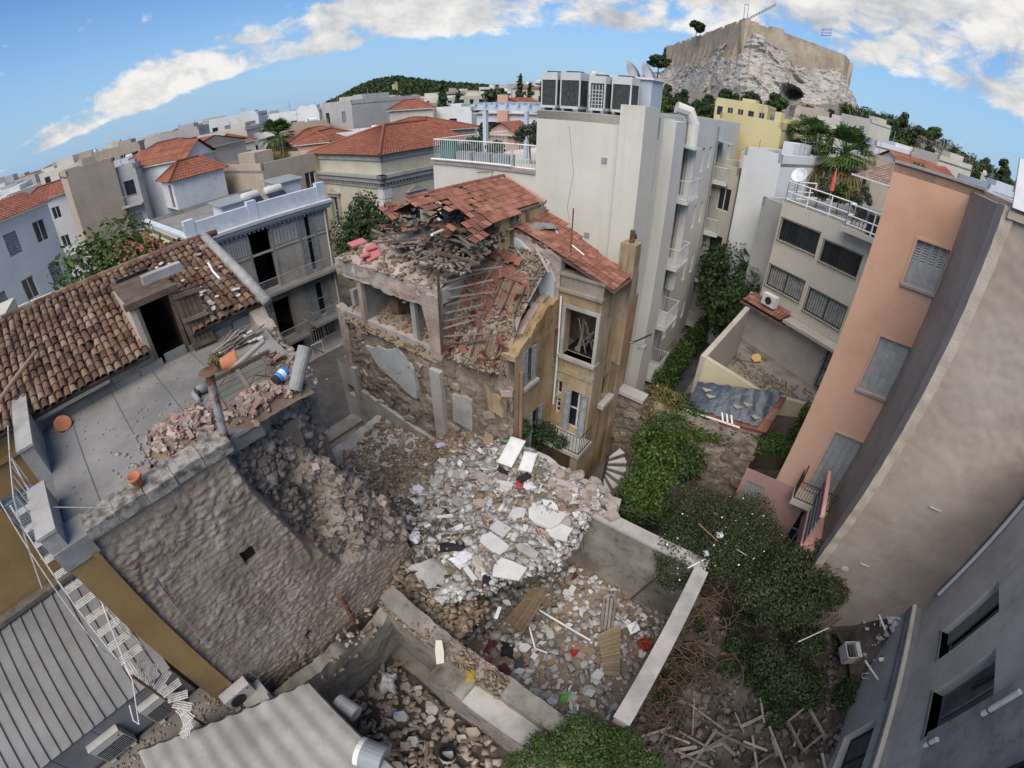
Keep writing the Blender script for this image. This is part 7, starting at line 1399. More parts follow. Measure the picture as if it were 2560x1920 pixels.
def barrel_roof():
 t = thing('tiled_roof', 'wide weathered barrel tiled roof above the grey terrace', 'roof', ST(0, 13.5, 10))
 e0, z0, e1, z1 = 11.72, 10.22, 15.55, 11.58; L = hypot(e1-e0, z1-z0); d = (-E2*(e1-e0)+UP*(z1-z0))/L; nr = E1.cross(d); nr = nr if nr.z > 0 else -nr
 m = MB(); K = 7; l = .36
 for j, (r, h, y) in enumerate(((.098, .0, 0), (.078, -.02, l))):
  for i in range(K): a = pi*i/(K-1); m.v.append(Vector((cos(a)*r, y, sin(a)*r*.95+h)))
 for i in range(K):  a = pi*i/(K-1); m.v.append(Vector((cos(a)*.083, 0, sin(a)*.083*.95)))
 m.f += [(i, i+1, K+i+1, K+i) for i in range(K-1)]+[(2*K+i, 2*K+i+1, i+1, i) for i in range(K-1)]
 BT = mesh_of(m, mat=BARREL, name='barrel_tile', smooth=False)
 R3 = Matrix((E1, d, nr)).transposed()
 if R3.determinant() < 0: R3 = Matrix((-E1, d, nr)).transposed()
 rr = random.Random(17); cells = []
 s = -6.2
 while s < 4.75:
  y = 0.0
  while y < L-.1:
   n = e0+(e1-e0)*y/L
   skip = (1.22 < s < 2.42 and n < 14.3) or (3.0 < s < 3.2 and False)
   if not skip:
    M = (R3 @ Matrix.Rotation(rr.gauss(0, .03), 3, 'Z')).to_4x4(); M.translation = ST(s, e0, z0)+d*(y+rr.uniform(-.03, .03))+E1*rr.gauss(0, .010)+nr*(.012+rr.uniform(0, .016)-.05*abs(fb(s, y, 2, .5)))
    if s > 2.5 and rr.random() < .07: M = M @ Matrix.Rotation(rr.gauss(0, .5), 4, 'Z')
    cells.append(M)
   y += .275
  s += .195
 cells.sort(key=lambda M: (M.translation-EYE).length+(100 if M.translation.x/max(.1, M.translation.y) < -2.1 else 0))
 for M in cells[:300]: inst('barrel_tile', BT, M, t)
 base = np.array([v.co[:] for v in BT.vertices]); fq = np.array([p.vertices[:] for p in BT.polygons]); V = []; Q = []
 for i, M in enumerate(cells[300:]):
  A = np.array(Matrix.Translation(-t.location) @ M); V.append(base@A[:3, :3].T+A[:3, 3]); Q.append(fq+i*len(base))
 stuff('barrel_tile_field', np_mesh('barrel_tile_field', np.concatenate(V), np.concatenate(Q), BARREL), t)
 # channel tiles / mortar bed below
 q = MB(); q.obox(ST(-6.3, e0+.03, z0-.11), E1*7.55, d*L, nr*.09); q.obox(ST(1.25, e0+(14.3-11.7), z0-.11+.95), E1*1.2, d*(L-2.75), nr*.09); q.obox(ST(2.45, e0+.03, z0-.11), E1*2.25, d*L, nr*.09); q.build('mortar_bed', mk('dark tile bed', [(.035, .03, .026), (.08, .065, .052)], scale=5, bump=.6), t)  # bed coloured very dark between the tile columns
 for i in range(34): p = ST(-6.2+i*.33, e1+.02, z1+.02); q = MB(); q.tube([p, p+E1*.36], [.115, .10], 8); q.build('ridge_tile', BARREL, t)
 q = MB(); q.add([ST(-6.3, e1, z1-.05), ST(4.7, e1, z1-.05), ST(4.7, 18.0, 9.6), ST(-6.3, 18.0, 9.6)], [(0, 1, 2, 3)]); q.add([ST(-6.3, 18, 0), ST(4.7, 18, 0), ST(4.7, 18, 9.6), ST(-6.3, 18, 9.6)], [(0, 3, 2, 1)]); q.build('far_pitch', BARREL, t)
 # torn gable at the right end
 Fg = Frame(ST(4.55, 9.8), -E2, n=E1)
 lumpy(Fg, 0, 8.0, 0, jag([(0, 8.2), (.8, 8.9), (1.4, 9.6), (2.0, 10.1), (5.8, 11.6), (8, 9.8)], .12, 2, 3), .08, 1.4, 60, 50, .42, 4).build('torn_gable', PINKEDGE, t, True)
 q = MB(); q.tube([ST(4.62, e0-.2, z0+.02), ST(4.62, 13, 10.8), ST(4.6, e1, z1+.02)], .16, 7); q.build('verge_mortar', mk('pale lime mortar', [(.28, .275, .265), (.40, .39, .375)], scale=4, bump=1, bscale=14, bdist=.06), t, True)
 # dormer hatch
 g = thing('roof_hatch', 'dark open dormer doorway in the barrel tiled roof', 'doorway', ST(1.8, 12.2, ZT))
 q = MB(); q.obox(ST(1.22, 11.98, ZT), E1*.16, -E2*2.4, UP*1.62); q.build('cheek_wall', mk('cream dormer plaster', [(.40, .35, .29), (.47, .42, .35)], scale=1, grime=.3, bump=.2), g); q = MB(); q.obox(ST(2.30, 12.0, ZT), E1*.14, -E2*2.3, UP*1.55); q.build('cheek_wall', TIMBER, g)
 q = MB(); q.obox(ST(1.36, 11.94, ZT), E1*.09, -E2*.12, UP*1.7); q.build('door_post', WOODGREY, g); q = MB(); q.obox(ST(2.24, 11.94, ZT), E1*.09, -E2*.12, UP*1.7); q.build('door_post', TIMBER, g)
 q = MB(); q.obox(ST(1.12, 11.9, ZT+1.66), E1*1.4, -E2*.2, UP*.16); q.build('lintel', TIMBER, g); q = MB(); q.obox(ST(1.2, 12.1, ZT+1.75), E1*1.25, -E2*2.4, UP*.06); q.build('hatch_roof', TIMBER, g)
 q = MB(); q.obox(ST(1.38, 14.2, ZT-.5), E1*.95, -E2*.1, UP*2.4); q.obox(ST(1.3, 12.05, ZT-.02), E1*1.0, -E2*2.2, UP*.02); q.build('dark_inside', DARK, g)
 q = MB(); q.obox(ST(1.9, 12.9, ZT+1.80), E1*1.1+UP*.0, -E2*.26, UP*.24); one('concrete_lintel', q, CONCP, 'pale concrete lintel lying on the tiles behind the roof hatch', 'beam')
 q = thing('plank_door', 'old brown plank door leaning beside the roof hatch', 'door', ST(2.7, 11.7, ZT)); a = ST(2.38, 11.82, ZT); up = (UP*1.62-E2*.16-E1*.06);
 for i in range(5): s = MB(); s.obox(a+E1*(.125*i), E1*.118+E2*.02, up, E2*.04); s.build('plank', TIMBER, q)
 for f in (.06, .5, .9): s = MB(); s.obox(a+up*f+E2*.045, E1*.62+E2*.1, up.normalized()*.11, E2*.03); s.build('batten', TIMBER, q)
 # wooden pole and bits lying on the roof
 q = MB(); q.tube([at((4, 0, 920), 10.75), at((4, 150, 720), 10.95), at((4, 235, 605), 11.05)], [.05, .055, .04], 7); one('wooden_pole', q, mk('pale pole', [(.24, .17, .12), (.33, .25, .18)], bump=.3), 'bent wooden pole lying across the left barrel tiles', 'pole')
 q = MB(); q.tube([at((4, 1340, 45), 11.25), at((4, 1370, 100), 11.15), at((4, 1415, 148), 11.05)], .035, 6); one('white_trim', q, WHITEP, 'curved white plastic strip on the tiles near the torn gable', 'strip')
 q = cloth('crumpled pale sheet on the tiles beside the roof hatch', at((4, 975, 160), 11.15), .3, .18, .12, mk('pale sheet', [(.27, .26, .25), (.36, .35, .34)], bump=.3), 6)
 for i in range(26):
  s, n = rr.uniform(2.6, 4.4), rr.uniform(11.9, 14.8); z = z0+(n-e0)/(e1-e0)*(z1-z0)+.13; a = rr.uniform(.04, .1); q = slab_mb(ST(s, n, z), E1*a, -E2*a*.7+UP*a*.3, .03, 5, .25, 200+i); one('plaster_scrap', q, WHITEB if i % 3 else BRICKM, 'small pale scrap scattered on the tiles near the torn gable', 'scrap', 'scraps on the barrel tiles')
barrel_roof()
# ------------------------------------------------------------------ bricks and wreckage on the terrace
def terrace_heap():
 rr = random.Random(31)
 bm_ = [mesh_of(MB().add([Vector((x*rr.uniform(.8, 1.02), y*rr.uniform(.85, 1.05), z)) for x, y, z in [(-.105, -.05, 0), (.105, -.05, 0), (.105, .05, 0), (-.105, .05, 0), (-.105, -.05, .075), (.105, -.05, .075), (.105, .05, .075), (-.105, .05, .075)]], [(0, 3, 2, 1), (4, 5, 6, 7), (0, 1, 5, 4), (1, 2, 6, 5), (2, 3, 7, 6), (3, 0, 4, 7)]), mat=BRICKM, name='brick') for _ in range(5)]
 cl = [((.9, 8.55), (.65, .55), .34, 105, 'loose brick in the heap on the terrace left of the rusty flue', 'bricks left of the rusty flue'), ((2.55, 8.05), (.75, .42), .42, 110, 'dusty brick in the heap at the torn edge of the terrace', 'bricks at the torn terrace edge'), ((3.2, 9.25), (.5, .45), .35, 55, 'pink dusted brick in the heap behind the fallen door', 'bricks behind the fallen door')]
 for (c, r, h, n, lab, grp) in cl:
  mound = MB()
  def f(a, b):
   x, y = (a-.5)*2.5, (b-.5)*2.5; q = x*x+y*y; return ST(c[0]+x*r[0], c[1]+y*r[1], ZT-.03+h*.75*math.exp(-q*1.3)+.03*fb(x*3, y*3, 1, 1))
  mound.grid(f, 16, 16, flip=True); setting('brick_dust', mound, EARTHR, True, 'stuff')
  for i in range(n):
   x, y = rr.gauss(0, .5), rr.gauss(0, .5); z = ZT+h*.75*math.exp(-(x*x+y*y)*1.3)+rr.uniform(-.02, .06); p = ST(c[0]+x*r[0], c[1]+y*r[1], max(ZT, z))
   o = inst('brick', bm_[i % 5], Matrix.Translation(p) @ Matrix.Rotation(rr.uniform(0, 6.3), 4, 'Z') @ Matrix.Rotation(rr.gauss(0, .45), 4, 'X') @ Matrix.Rotation(rr.gauss(0, .35), 4, 'Y')); tag(o, lab, 'brick', grp)
 P = []; S_ = []
 for i in range(520):
  c = cl[i % 3]; x, y = rr.gauss(0, .95), rr.gauss(0, .9); s, n = c[0][0]+x*c[1][0], c[0][1]+y*c[1][1]
  if n < 7.6 or s > 3.9 or n > 11.8: continue
  z = ZT+c[2]*.7*math.exp(-(x*x+y*y)*1.3); P.append(ST(s, n, z+.01)); a = U(.02, .09); S_.append([a, a*.8, a*.6])
 for i in range(160): P.append(ST(U(-1.6, 3.6), U(7.7, 11.8), ZT+.008)); a = U(.012, .05); S_.append([a, a*.8, a*.5])
 stuff('small_rubble', rubble_mesh('small_rubble', P, S_, BRICKM, .5), None, 'small brick crumbs strewn over the grey terrace', None)
 # rusty flue
 b = ST(1.38, 7.62, 9.4); tp = ST(1.62, 7.62, 11.05); g = thing('rusty_flue', 'rusty steel flue with flat cap rising from the terrace edge', 'flue', b); q = MB(); q.tube([b, b.lerp(tp, .5), tp], .085, 12); q.build('pipe', mk('galvanised flue with rust', [(.08, .035, .02), (.17, .07, .035), (.30, .30, .31), (.38, .385, .39)], scale=1.6, rough=.55, metal=.2, bump=.1, pos=(.36, .62)), g); q = MB(); q.lathe(tp+UP*.06, [(.17, 0), (.19, .015), (.17, .035), (.03, .05)], 14); q.build('cap', RUST, g)
 for a in (0, 2.1, 4.2): MB().tube([tp+Vector((cos(a)*.07, sin(a)*.07, -.02)), tp+Vector((cos(a)*.09, sin(a)*.09, .07))], .01, 4).build('cap_stay', RUST, g)
 # fallen plank door / crate
 g = thing('fallen_plank_door', 'grey green fallen plank door propped among the bricks', 'door', ST(2.2, 8.6, ZT)); o = ST(1.75, 8.35, ZT+.12); up = (-E2*.45+UP*.42)
 for i in range(5): s = MB(); s.obox(o+up*(.2*i)+E1*.0, E1*1.35+E2*.05, up*.188, (E2*.42+UP*.45).normalized()*.04); s.build('plank', mk('grey green boards', [(.11, .105, .085), (.18, .17, .145)], scale=3, isl=.5, hue=.2, bump=.4, bscale=25), g)
 for f in (.0, .65, 1.28): s = MB(); s.obox(o+E1*f+(E2*.42+UP*.45).normalized()*.042, E1*.09, up, (E2*.42+UP*.45).normalized()*.035); s.build('batten', WOODGREY, g)
 s = MB(); s.obox(o+up*1.02, E1*1.5+E2*.05, up*.06, UP*.1); s.build('top_rail', TIMBER, g)
 q = MB(); a, b = ST(3.15, 7.75, ZT+.1), ST(3.75, 8.0, ZT+.75); q.tube([a, b], [.15, .15], 14); one('grey_drum_log', q, mk('grey fibre pipe', [(.20, .20, .19), (.29, .29, .275)], scale=3, bump=.4), 'thick grey pipe stub sticking up at the torn edge of the terrace', 'pipe', smooth=False)
 q = MB(); a, b = ST(2.45, 9.45, ZT+.25), ST(3.7, 9.75, ZT+.45); q.tube([a, a.lerp(b, .88)], .06, 9); g = one('grey_pole', q, mk('grey old pipe', [(.27, .255, .235), (.36, .34, .31)], bump=.2), 'long pale pipe lying across the bricks behind the fallen door', 'pipe')
 p = ST(2.65, 9.95, ZT+.05); g = thing('terracotta_pot', 'big terracotta pot lying on its side with dry plant', 'pot', p); q = MB(); q.lathe(p+UP*.2-E1*.2, [(.12, 0), (.15, .02), (.22, .34), (.25, .36), (.25, .42), (.20, .42), (.19, .36)], 16, E1+E2*.3); q.build('pot', mk('terracotta', [(.35, .13, .07), (.42, .18, .10)], scale=3), g, True); set_me('dry_plant', leaf_mesh('dry_plant', [((-.35, .0, .22), (.2, .25, .2))], 260, .07, LEAF_Y, .2), g)
 p = ST(-.36, 7.62, 9.86); g = thing('flower_pot', 'small empty terracotta pot on the lichen spotted coping', 'pot', p); MB().lathe(p, [(.08, 0), (.085, .01), (.115, .17), (.14, .18), (.14, .23), (.115, .23), (.08, .06)], 16).build('pot', MATS['terracotta'], g, True)
 p = ST(-1.35, 11.5, ZT); g = thing('tipped_pot', 'small terracotta dish tipped at the back of the terrace', 'pot', p); MB().lathe(p+UP*.05, [(.05, 0), (.19, .02), (.22, .10), (.19, .10), (.06, .04)], 14, UP*.8-E2*-.5+E1*.2).build('dish', MATS['terracotta'], g, True)
 p = ST(2.95, 7.95, ZT+.42); g = thing('paint_tin', 'bright blue paint tin with white label among the bricks', 'tin', p); ax = E1*.9+E2*-.2+UP*.15; MB().lathe(p, [(.10, 0), (.11, .01), (.11, .26), (.10, .27)], 16, ax).build('tin', mk('bright blue label', [(.02, .16, .42), (.05, .25, .55)], scale=8, bump=0, rough=.4), g, True); MB().lathe(p+ax.normalized()*.08, [(.111, 0), (.1115, .02), (.1115, .08), (.111, .1)], 16, ax).build('label', mk('white label', [(.5, .6, .68), (.62, .68, .72)], scale=9, bump=0), g); MB().lathe(p-ax.normalized()*.10, [(.10, 0), (.112, .01), (.112, .09), (.10, .1)], 14, ax).build('rim', IRON, g)
 p = ST(1.55, 9.6, ZT+.02); g = thing('drain_elbow', 'grey plastic drain elbow lying beside the brick heap', 'pipe', p); MB().tube([p+E1*.35+UP*.1, p+E1*.15+UP*.12, p+UP*.08, p-E2*-.3+UP*.04], [.13, .10, .075, .06], 10).build('elbow', mk('grey plastic', [(.20, .205, .215), (.27, .275, .285)], rough=.5, bump=0), g, True); MB().tube([p+E1*.02+UP*.02, p+E1*.14+UP*.14], .10, 10).build('collar', IRON, g)
 # heap of grey laths near the gable
 for i in range(34):
  a = ST(3.0+U(-.5, .5), 11.0+U(-.4, .4), ZT+.05+U(0, .15)); d = E1*U(.5, 1)-E2*U(-.2, .45); plank = plank_mb(a, a+d*U(.6, 1.2)+UP*U(0, .12), U(.03, .07), .02); one('loose_lath', plank, WOODGREY, 'grey lath in the heap at the foot of the torn gable', 'lath', 'laths at the torn gable')
 for i in range(9): one('white_scrap', slab_mb(ST(3.3+U(-.8, .6), 10.7+U(-.7, .7), ZT+.1), E1*U(.06, .14), E2*U(.05, .1), .03, 6, .3, 300+i), WHITEB, 'white scrap among the grey laths on the terrace', 'scrap', 'white scraps on the terrace')
 for i in range(6):
  a = ST(U(2.6, 3.6), U(8.0, 9.2), ZT+.3); d = E1*U(-1, 1)-E2*U(-1, 1); q = MB(); q.tube([a, a+d*.4+UP*U(.1, .5), a+d*.9+UP*U(-.1, .4)], .012, 5); one('bent_rod', q, RUST, 'thin bent iron rod among the bricks on the terrace', 'rod', 'bent rods on the terrace')
 q = MB(); a = ST(-1.0, 7.55, 9.85); q.tube([ST(-2.1, 8.2, 10.2), a, ST(-1.3, 7.3, 6), ST(-1.0, 7.2, 3.2)], .012, 5); one('hanging_cable', q, LEAD, 'thin cable hanging down the lumpy rear wall', 'cable')
terrace_heap()
# ================================================================== sheds at the bottom left
CORR = mk('grey ribbed sheet', [(.12, .123, .125), (.155, .158, .16), (.185, .187, .187)], scale=.7, rough=.55, bump=.1, grime=.6, grimecol=(.15, .125, .10), metal=.1, streak=.3, streakcol=(.13, .10, .08))
def sheds():
 t = thing('ribbed_shed', 'low shed with grey ribbed metal roof beside the ochre wall', 'shed', ST(-5.5, 10, 0))
 s0, s1, n0, z0, n1, z1 = -10.5, -2.55, 8.35, 4.45, 11.85, 5.85
 d = (-E2*(n1-n0)+UP*(z1-z0)); L = d.length; d.normalize(); w = .36; s = s0; nr = E1.cross(d); nr = nr if nr.z > 0 else -nr
 while s < s1-.05:
  q = MB(); a = ST(s, n0, z0)
  q.add([a, a+E1*.03+nr*.045, a+E1*.07+nr*.045, a+E1*.10, a+E1*w, a+d*L, a+d*L+E1*.03+nr*.045, a+d*L+E1*.07+nr*.045, a+d*L+E1*.10, a+d*L+E1*w], [(0, 1, 6, 5), (1, 2, 7, 6), (2, 3, 8, 7), (3, 4, 9, 8)])
  q.obox(a-nr*.05, E1*w, d*L, nr*.04); q.build('roof_sheet', CORR, t); s += w
 q = MB(); q.obox(ST(s0, n0+.12, 0), E1*(s1-s0-.1), -E2*(n1-n0-.1), UP*(z0-.12)); q.build('wall', mk('dark grey fascia', [(.13, .13, .135), (.18, .18, .185)], scale=1, bump=.1), t)
 for i in range(6): q = MB(); q.obox(ST(s0+i*1.3+.1, n0+.06, 3.05), E1*1.28, -E2*.05, UP*1.28); q.build('fascia_panel', MATS['dark grey fascia'], t)
 q = MB(); q.obox(ST(s0, n1-.25, z1+.0), E1*(s1-s0), -E2*.3, UP*.14); q.build('flashing', WOODGREY, t)
 # flat strip roof with debris
 q = MB(); q.obox(ST(-10.5, 6.75, 0), E1*9.3, -E2*1.6, UP*3.0); q.obox(ST(-2.5, 6.75, 0), E1*1.3, -E2*.7, UP*2.99); b = q.build('flat_roof', mk('dirty flat roof', [(.13, .12, .105), (.21, .195, .17)], scale=1.2, bump=.6, bscale=10, grime=.5), t)
 P = [ST(U(-8, -1.6), U(6.95, 8.2), 3.02) for _ in range(420)]; stuff('roof_grit', rubble_mesh('roof_grit', [p-t.location for p in P], [[U(.02, .10), U(.02, .08), U(.015, .05)] for _ in P], STONEG, .5), t)
 q = MB(); q.obox(ST(-10.5, 6.55, 3.0), E1*9.4, -E2*.2, UP*.28); q.build('kerb', CONCP, t); q = MB(); q.obox(ST(-1.75, 6.45, 2.6), E1*.7, -E2*.85, UP*.55); q.build('kerb_block', CONCP, t)
 # two condensers on the strip roof, one on the stone wall
 def ac(p, ux, uy, w, h, dp, label, two=True, name='air_conditioner', mount=False):
  g = thing(name, label, 'air conditioner', p, 'air conditioners by the stone wall'); ux, uy = Vector(ux).normalized(), Vector(uy).normalized(); CASE = mk('beige condenser casing', [(.40, .39, .36), (.47, .46, .43)], scale=2, rough=.5, bump=.05, grime=.3)
  q = MB(); q.obox(p-ux*w/2-uy*dp/2+UP*.1, ux*w, uy*dp, UP*h); q.build('casing', CASE, g)
  q = MB(); q.obox(p-ux*(w/2+.01)-uy*(dp/2+.01)+UP*(.1+h), ux*(w+.02), uy*(dp+.02), UP*.025); q.build('lid', CASE, g)
  f = p-uy*(dp/2)+UP*.1
  if two:
   for i in range(2):
    q = MB(); o = f-ux*w*.46+ux*(w*.47*i)-uy*.012+UP*h*.08; q.obox(o, ux*w*.45, -uy*.012, UP*h*.62); gr = q.build('fan_grille', IRON, g)
    q = MB()
    for k in range(7): q.obox(o+UP*(h*.62*k/7+.01)-uy*.013, ux*w*.45, -uy*.006, UP*.01)
    q.build('grille_bar', LEAD, gr)
  else:
   q = MB(); q.lathe(f-uy*.0+UP*h*.5-ux*w*.12, [(h*.40, 0), (h*.40, .02), (h*.36, .022), (h*.05, .022)], 20, -uy); q.build('fan_grille', IRON, g)
  q = MB(); q.lathe(f+ux*w*.38+UP*h*.82-uy*.001, [(.035, 0), (.035, .004), (.001, .004)], 12, -uy); q.build('badge', mk('red badge', [(.30, .03, .05), (.36, .05, .07)], bump=0), g)
  for a in (-1, 1): q = MB(); q.obox(p+ux*(a*w*.36-.08)-uy*(dp/2+.06)-UP*.02, ux*.16, uy*(dp+.12), UP*.12); q.build('foot_block', CONCP, g)
 ac(at((7, 1120, 1300), 3.0)-E2*.2, E1, -E2, .98, .85, .38, 'pale condenser with two grilles nearest the ochre corner')
 ac(at((7, 810, 1550), 3.0)-E2*.2, E1, -E2, .98, .85, .38, 'pale condenser with two grilles farther left on the strip roof')
 pw = FW.hit((7, 1530, 1150)); ac(FW.p(pw[0], pw[1]-.1, .26), E1, -E2, .80, .56, .28, 'white single fan condenser fixed on the foot of the stone wall', False)
 # corrugated canvas roof in the foreground
 CAN = mk('grey white corrugated sheet', [(.21, .205, .19), (.27, .265, .25), (.32, .315, .30)], scale=.8, rough=.7, bump=.1, grime=.5, grimecol=(.22, .20, .17))
 g = thing('sheet_canopy', 'pale corrugated sheet canopy at the bottom edge', 'canopy', ST(-2, 4, 0)); A, B = at((7, 1600, 1260), 3.55), at((7, 1985, 1095), 3.55); dr = (B-A).normalized(); back = Vector((-.64, -.77, 0)); wd = (B-A).length
 def f(a, b):
  p = A+dr*(a*wd*1.0)+ (E2*(b*3.2))-dr*(b*.25*(1-a)); return p+UP*(.022*sin(a*wd*2*pi/.5)*(1 if a > .0 else 0)-.35*b*.3)
 A = A-dr*3.2; wd += 3.2
 q = MB(); q.grid(f, 90, 14, flip=True); q.grid(lambda a, b: Vector(f(a, b))-UP*.03, 90, 14); q.build('sheet', CAN, g, True); q = MB(); q.obox(ST(-6, 3.5, 0), E1*5.2, -E2*2.8, UP*3.2); q.build('wall', CONC, g)
 q = MB(); q.tube([f(0, 0), f(1, 0), f(1, 1)], .03, 6); q.build('edge_cable', IRON, g)
 # round ducts
 p = at((8, 130, 1560), 3.5); g = thing('round_duct', 'short thick grey blue duct at the bottom edge', 'duct', p); ax = (at((8, 430, 1600), 3.5)-at((8, 150, 1500), 3.5)).normalized(); q = MB(); c = at((8, 180, 1560), 3.35); q.lathe(c-ax*.2, [(.0, 0), (.36, .001), (.36, .62), (.0, .621)], 22, ax); q.build('drum', mk('grey blue sheet metal', [(.20, .23, .245), (.26, .285, .30)], scale=1, rough=.45, bump=.04), g); q = MB(); q.lathe(c-ax*.22, [(.367, 0), (.367, .12)], 22, ax); q.build('tape', PIPEW, g)
 p = at((8, 20, 1250), 3.0); q = MB(); q.tube([p-E2*.2, p+E2*.4+E1*.1], .22, 14); one('vent_pipe', q, LEAD, 'dark grey duct stub beside the canopy edge', 'duct')
 # white fire escape stair
 st = thing('fire_escape', 'white rusting steel stair dropping from the terrace to the sheds', 'stair', ST(-2.7, 8.3, 3)); SW_ = mk('white steel with rust', [(.42, .40, .37), (.50, .49, .46), (.22, .12, .08)], scale=6, rough=.6, bump=.1, pos=(.3, .72))
 a, b = ST(-2.95, 9.9, 9.6), ST(-2.95, 7.6, 6.4); N = 11
 for i in range(N):
  p = a.lerp(b, (i+.5)/N); q = MB()
  for k in range(4): q.obox(p+E2*(.058*k), E1*.56, E2*.036, UP*.015)
  q.build('tread', SW_, st)
 for o in (-.03, .57): q = MB(); q.tube([a+E1*o, b+E1*o], .022, 6); q.build('stringer', SW_, st); q = MB(); q.tube([a+E1*o+UP*.9, b+E1*o+UP*.9, b+E1*o], .015, 6); q.build('handrail', SW_, st)
 c = ST(-2.9, 7.25, 3.0)
 MB().tube([c, c+UP*3.4], .035, 8).build('centre_post', RUST, st)
 for i in range(13):
  an = 2.6-i*.42; z = 6.2-i*.235; q = MB(); d0 = Vector((cos(an), sin(an), 0)); d1 = Vector((-sin(an), cos(an), 0))
  for k in range(4): q.obox(c+UP*(z-3.0)+d0*.05+d1*(.055*k-.1), d0*.52, d1*.034, UP*.015)
  q.build('winder_tread', SW_, st)
 q = MB(); q.tube([ST(-2.3, 8.0, 8.0), ST(-3.0, 7.3, 6.2), ST(-3.9, 7.5, 4.6), ST(-4.1, 7.9, 4.3), ST(-3.9, 8.1, 4.6)], .018, 6); q.build('loop_cable', PIPEW, st)
 for k in range(5): q = MB(); q.tube([ST(-2.3, 9.6-.35*k, 9.75), ST(-2.3, 9.6-.35*k, 10.6)], .012, 5); q.build('rail_rod', SW_, st)
 q = MB(); q.tube([ST(-2.32, 11.0, 10.6), ST(-2.32, 8.1, 10.65), ST(-3.0, 8.0, 8.9)], .018, 6); q.build('top_rail', SW_, st)
sheds()
# ================================================================== rubble mound of the fallen house, small yard and its walls
def mound_h(s, n):
 def sm(a, b, x): x = min(1, max(0, (x-a)/(b-a))); return x*x*(3-2*x)
 z = 3.35+.30*sm(7.5, 9.7, s)-.25*sm(6.5, 8.0, n)
 z -= 2.0*sm(5.6, 4.3, s)*sm(5, 7, n)                            # hollow along the torn end of the stone house
 z -= 1.9*sm(8.6, 12.5, n)
 z += .5*math.exp(-((s-9.3)**2+(n-7.4)**2)/.8)
 return z+.16*fb(s, n, 3, .8)+.07*fb(s, n, 8, 3.5)
DUSTM = mk('grey plaster dust', [(.27, .26, .245), (.37, .36, .345), (.46, .455, .44)], scale=1.1, rough=1, bump=.9, bscale=12, bdist=.06, grime=.4, grimecol=(.15, .125, .10))
DIRT = mk('dark yard dirt', [(.035, .03, .025), (.07, .06, .05), (.11, .095, .08)], scale=1.3, rough=1, bump=.8, bscale=10, bdist=.05)
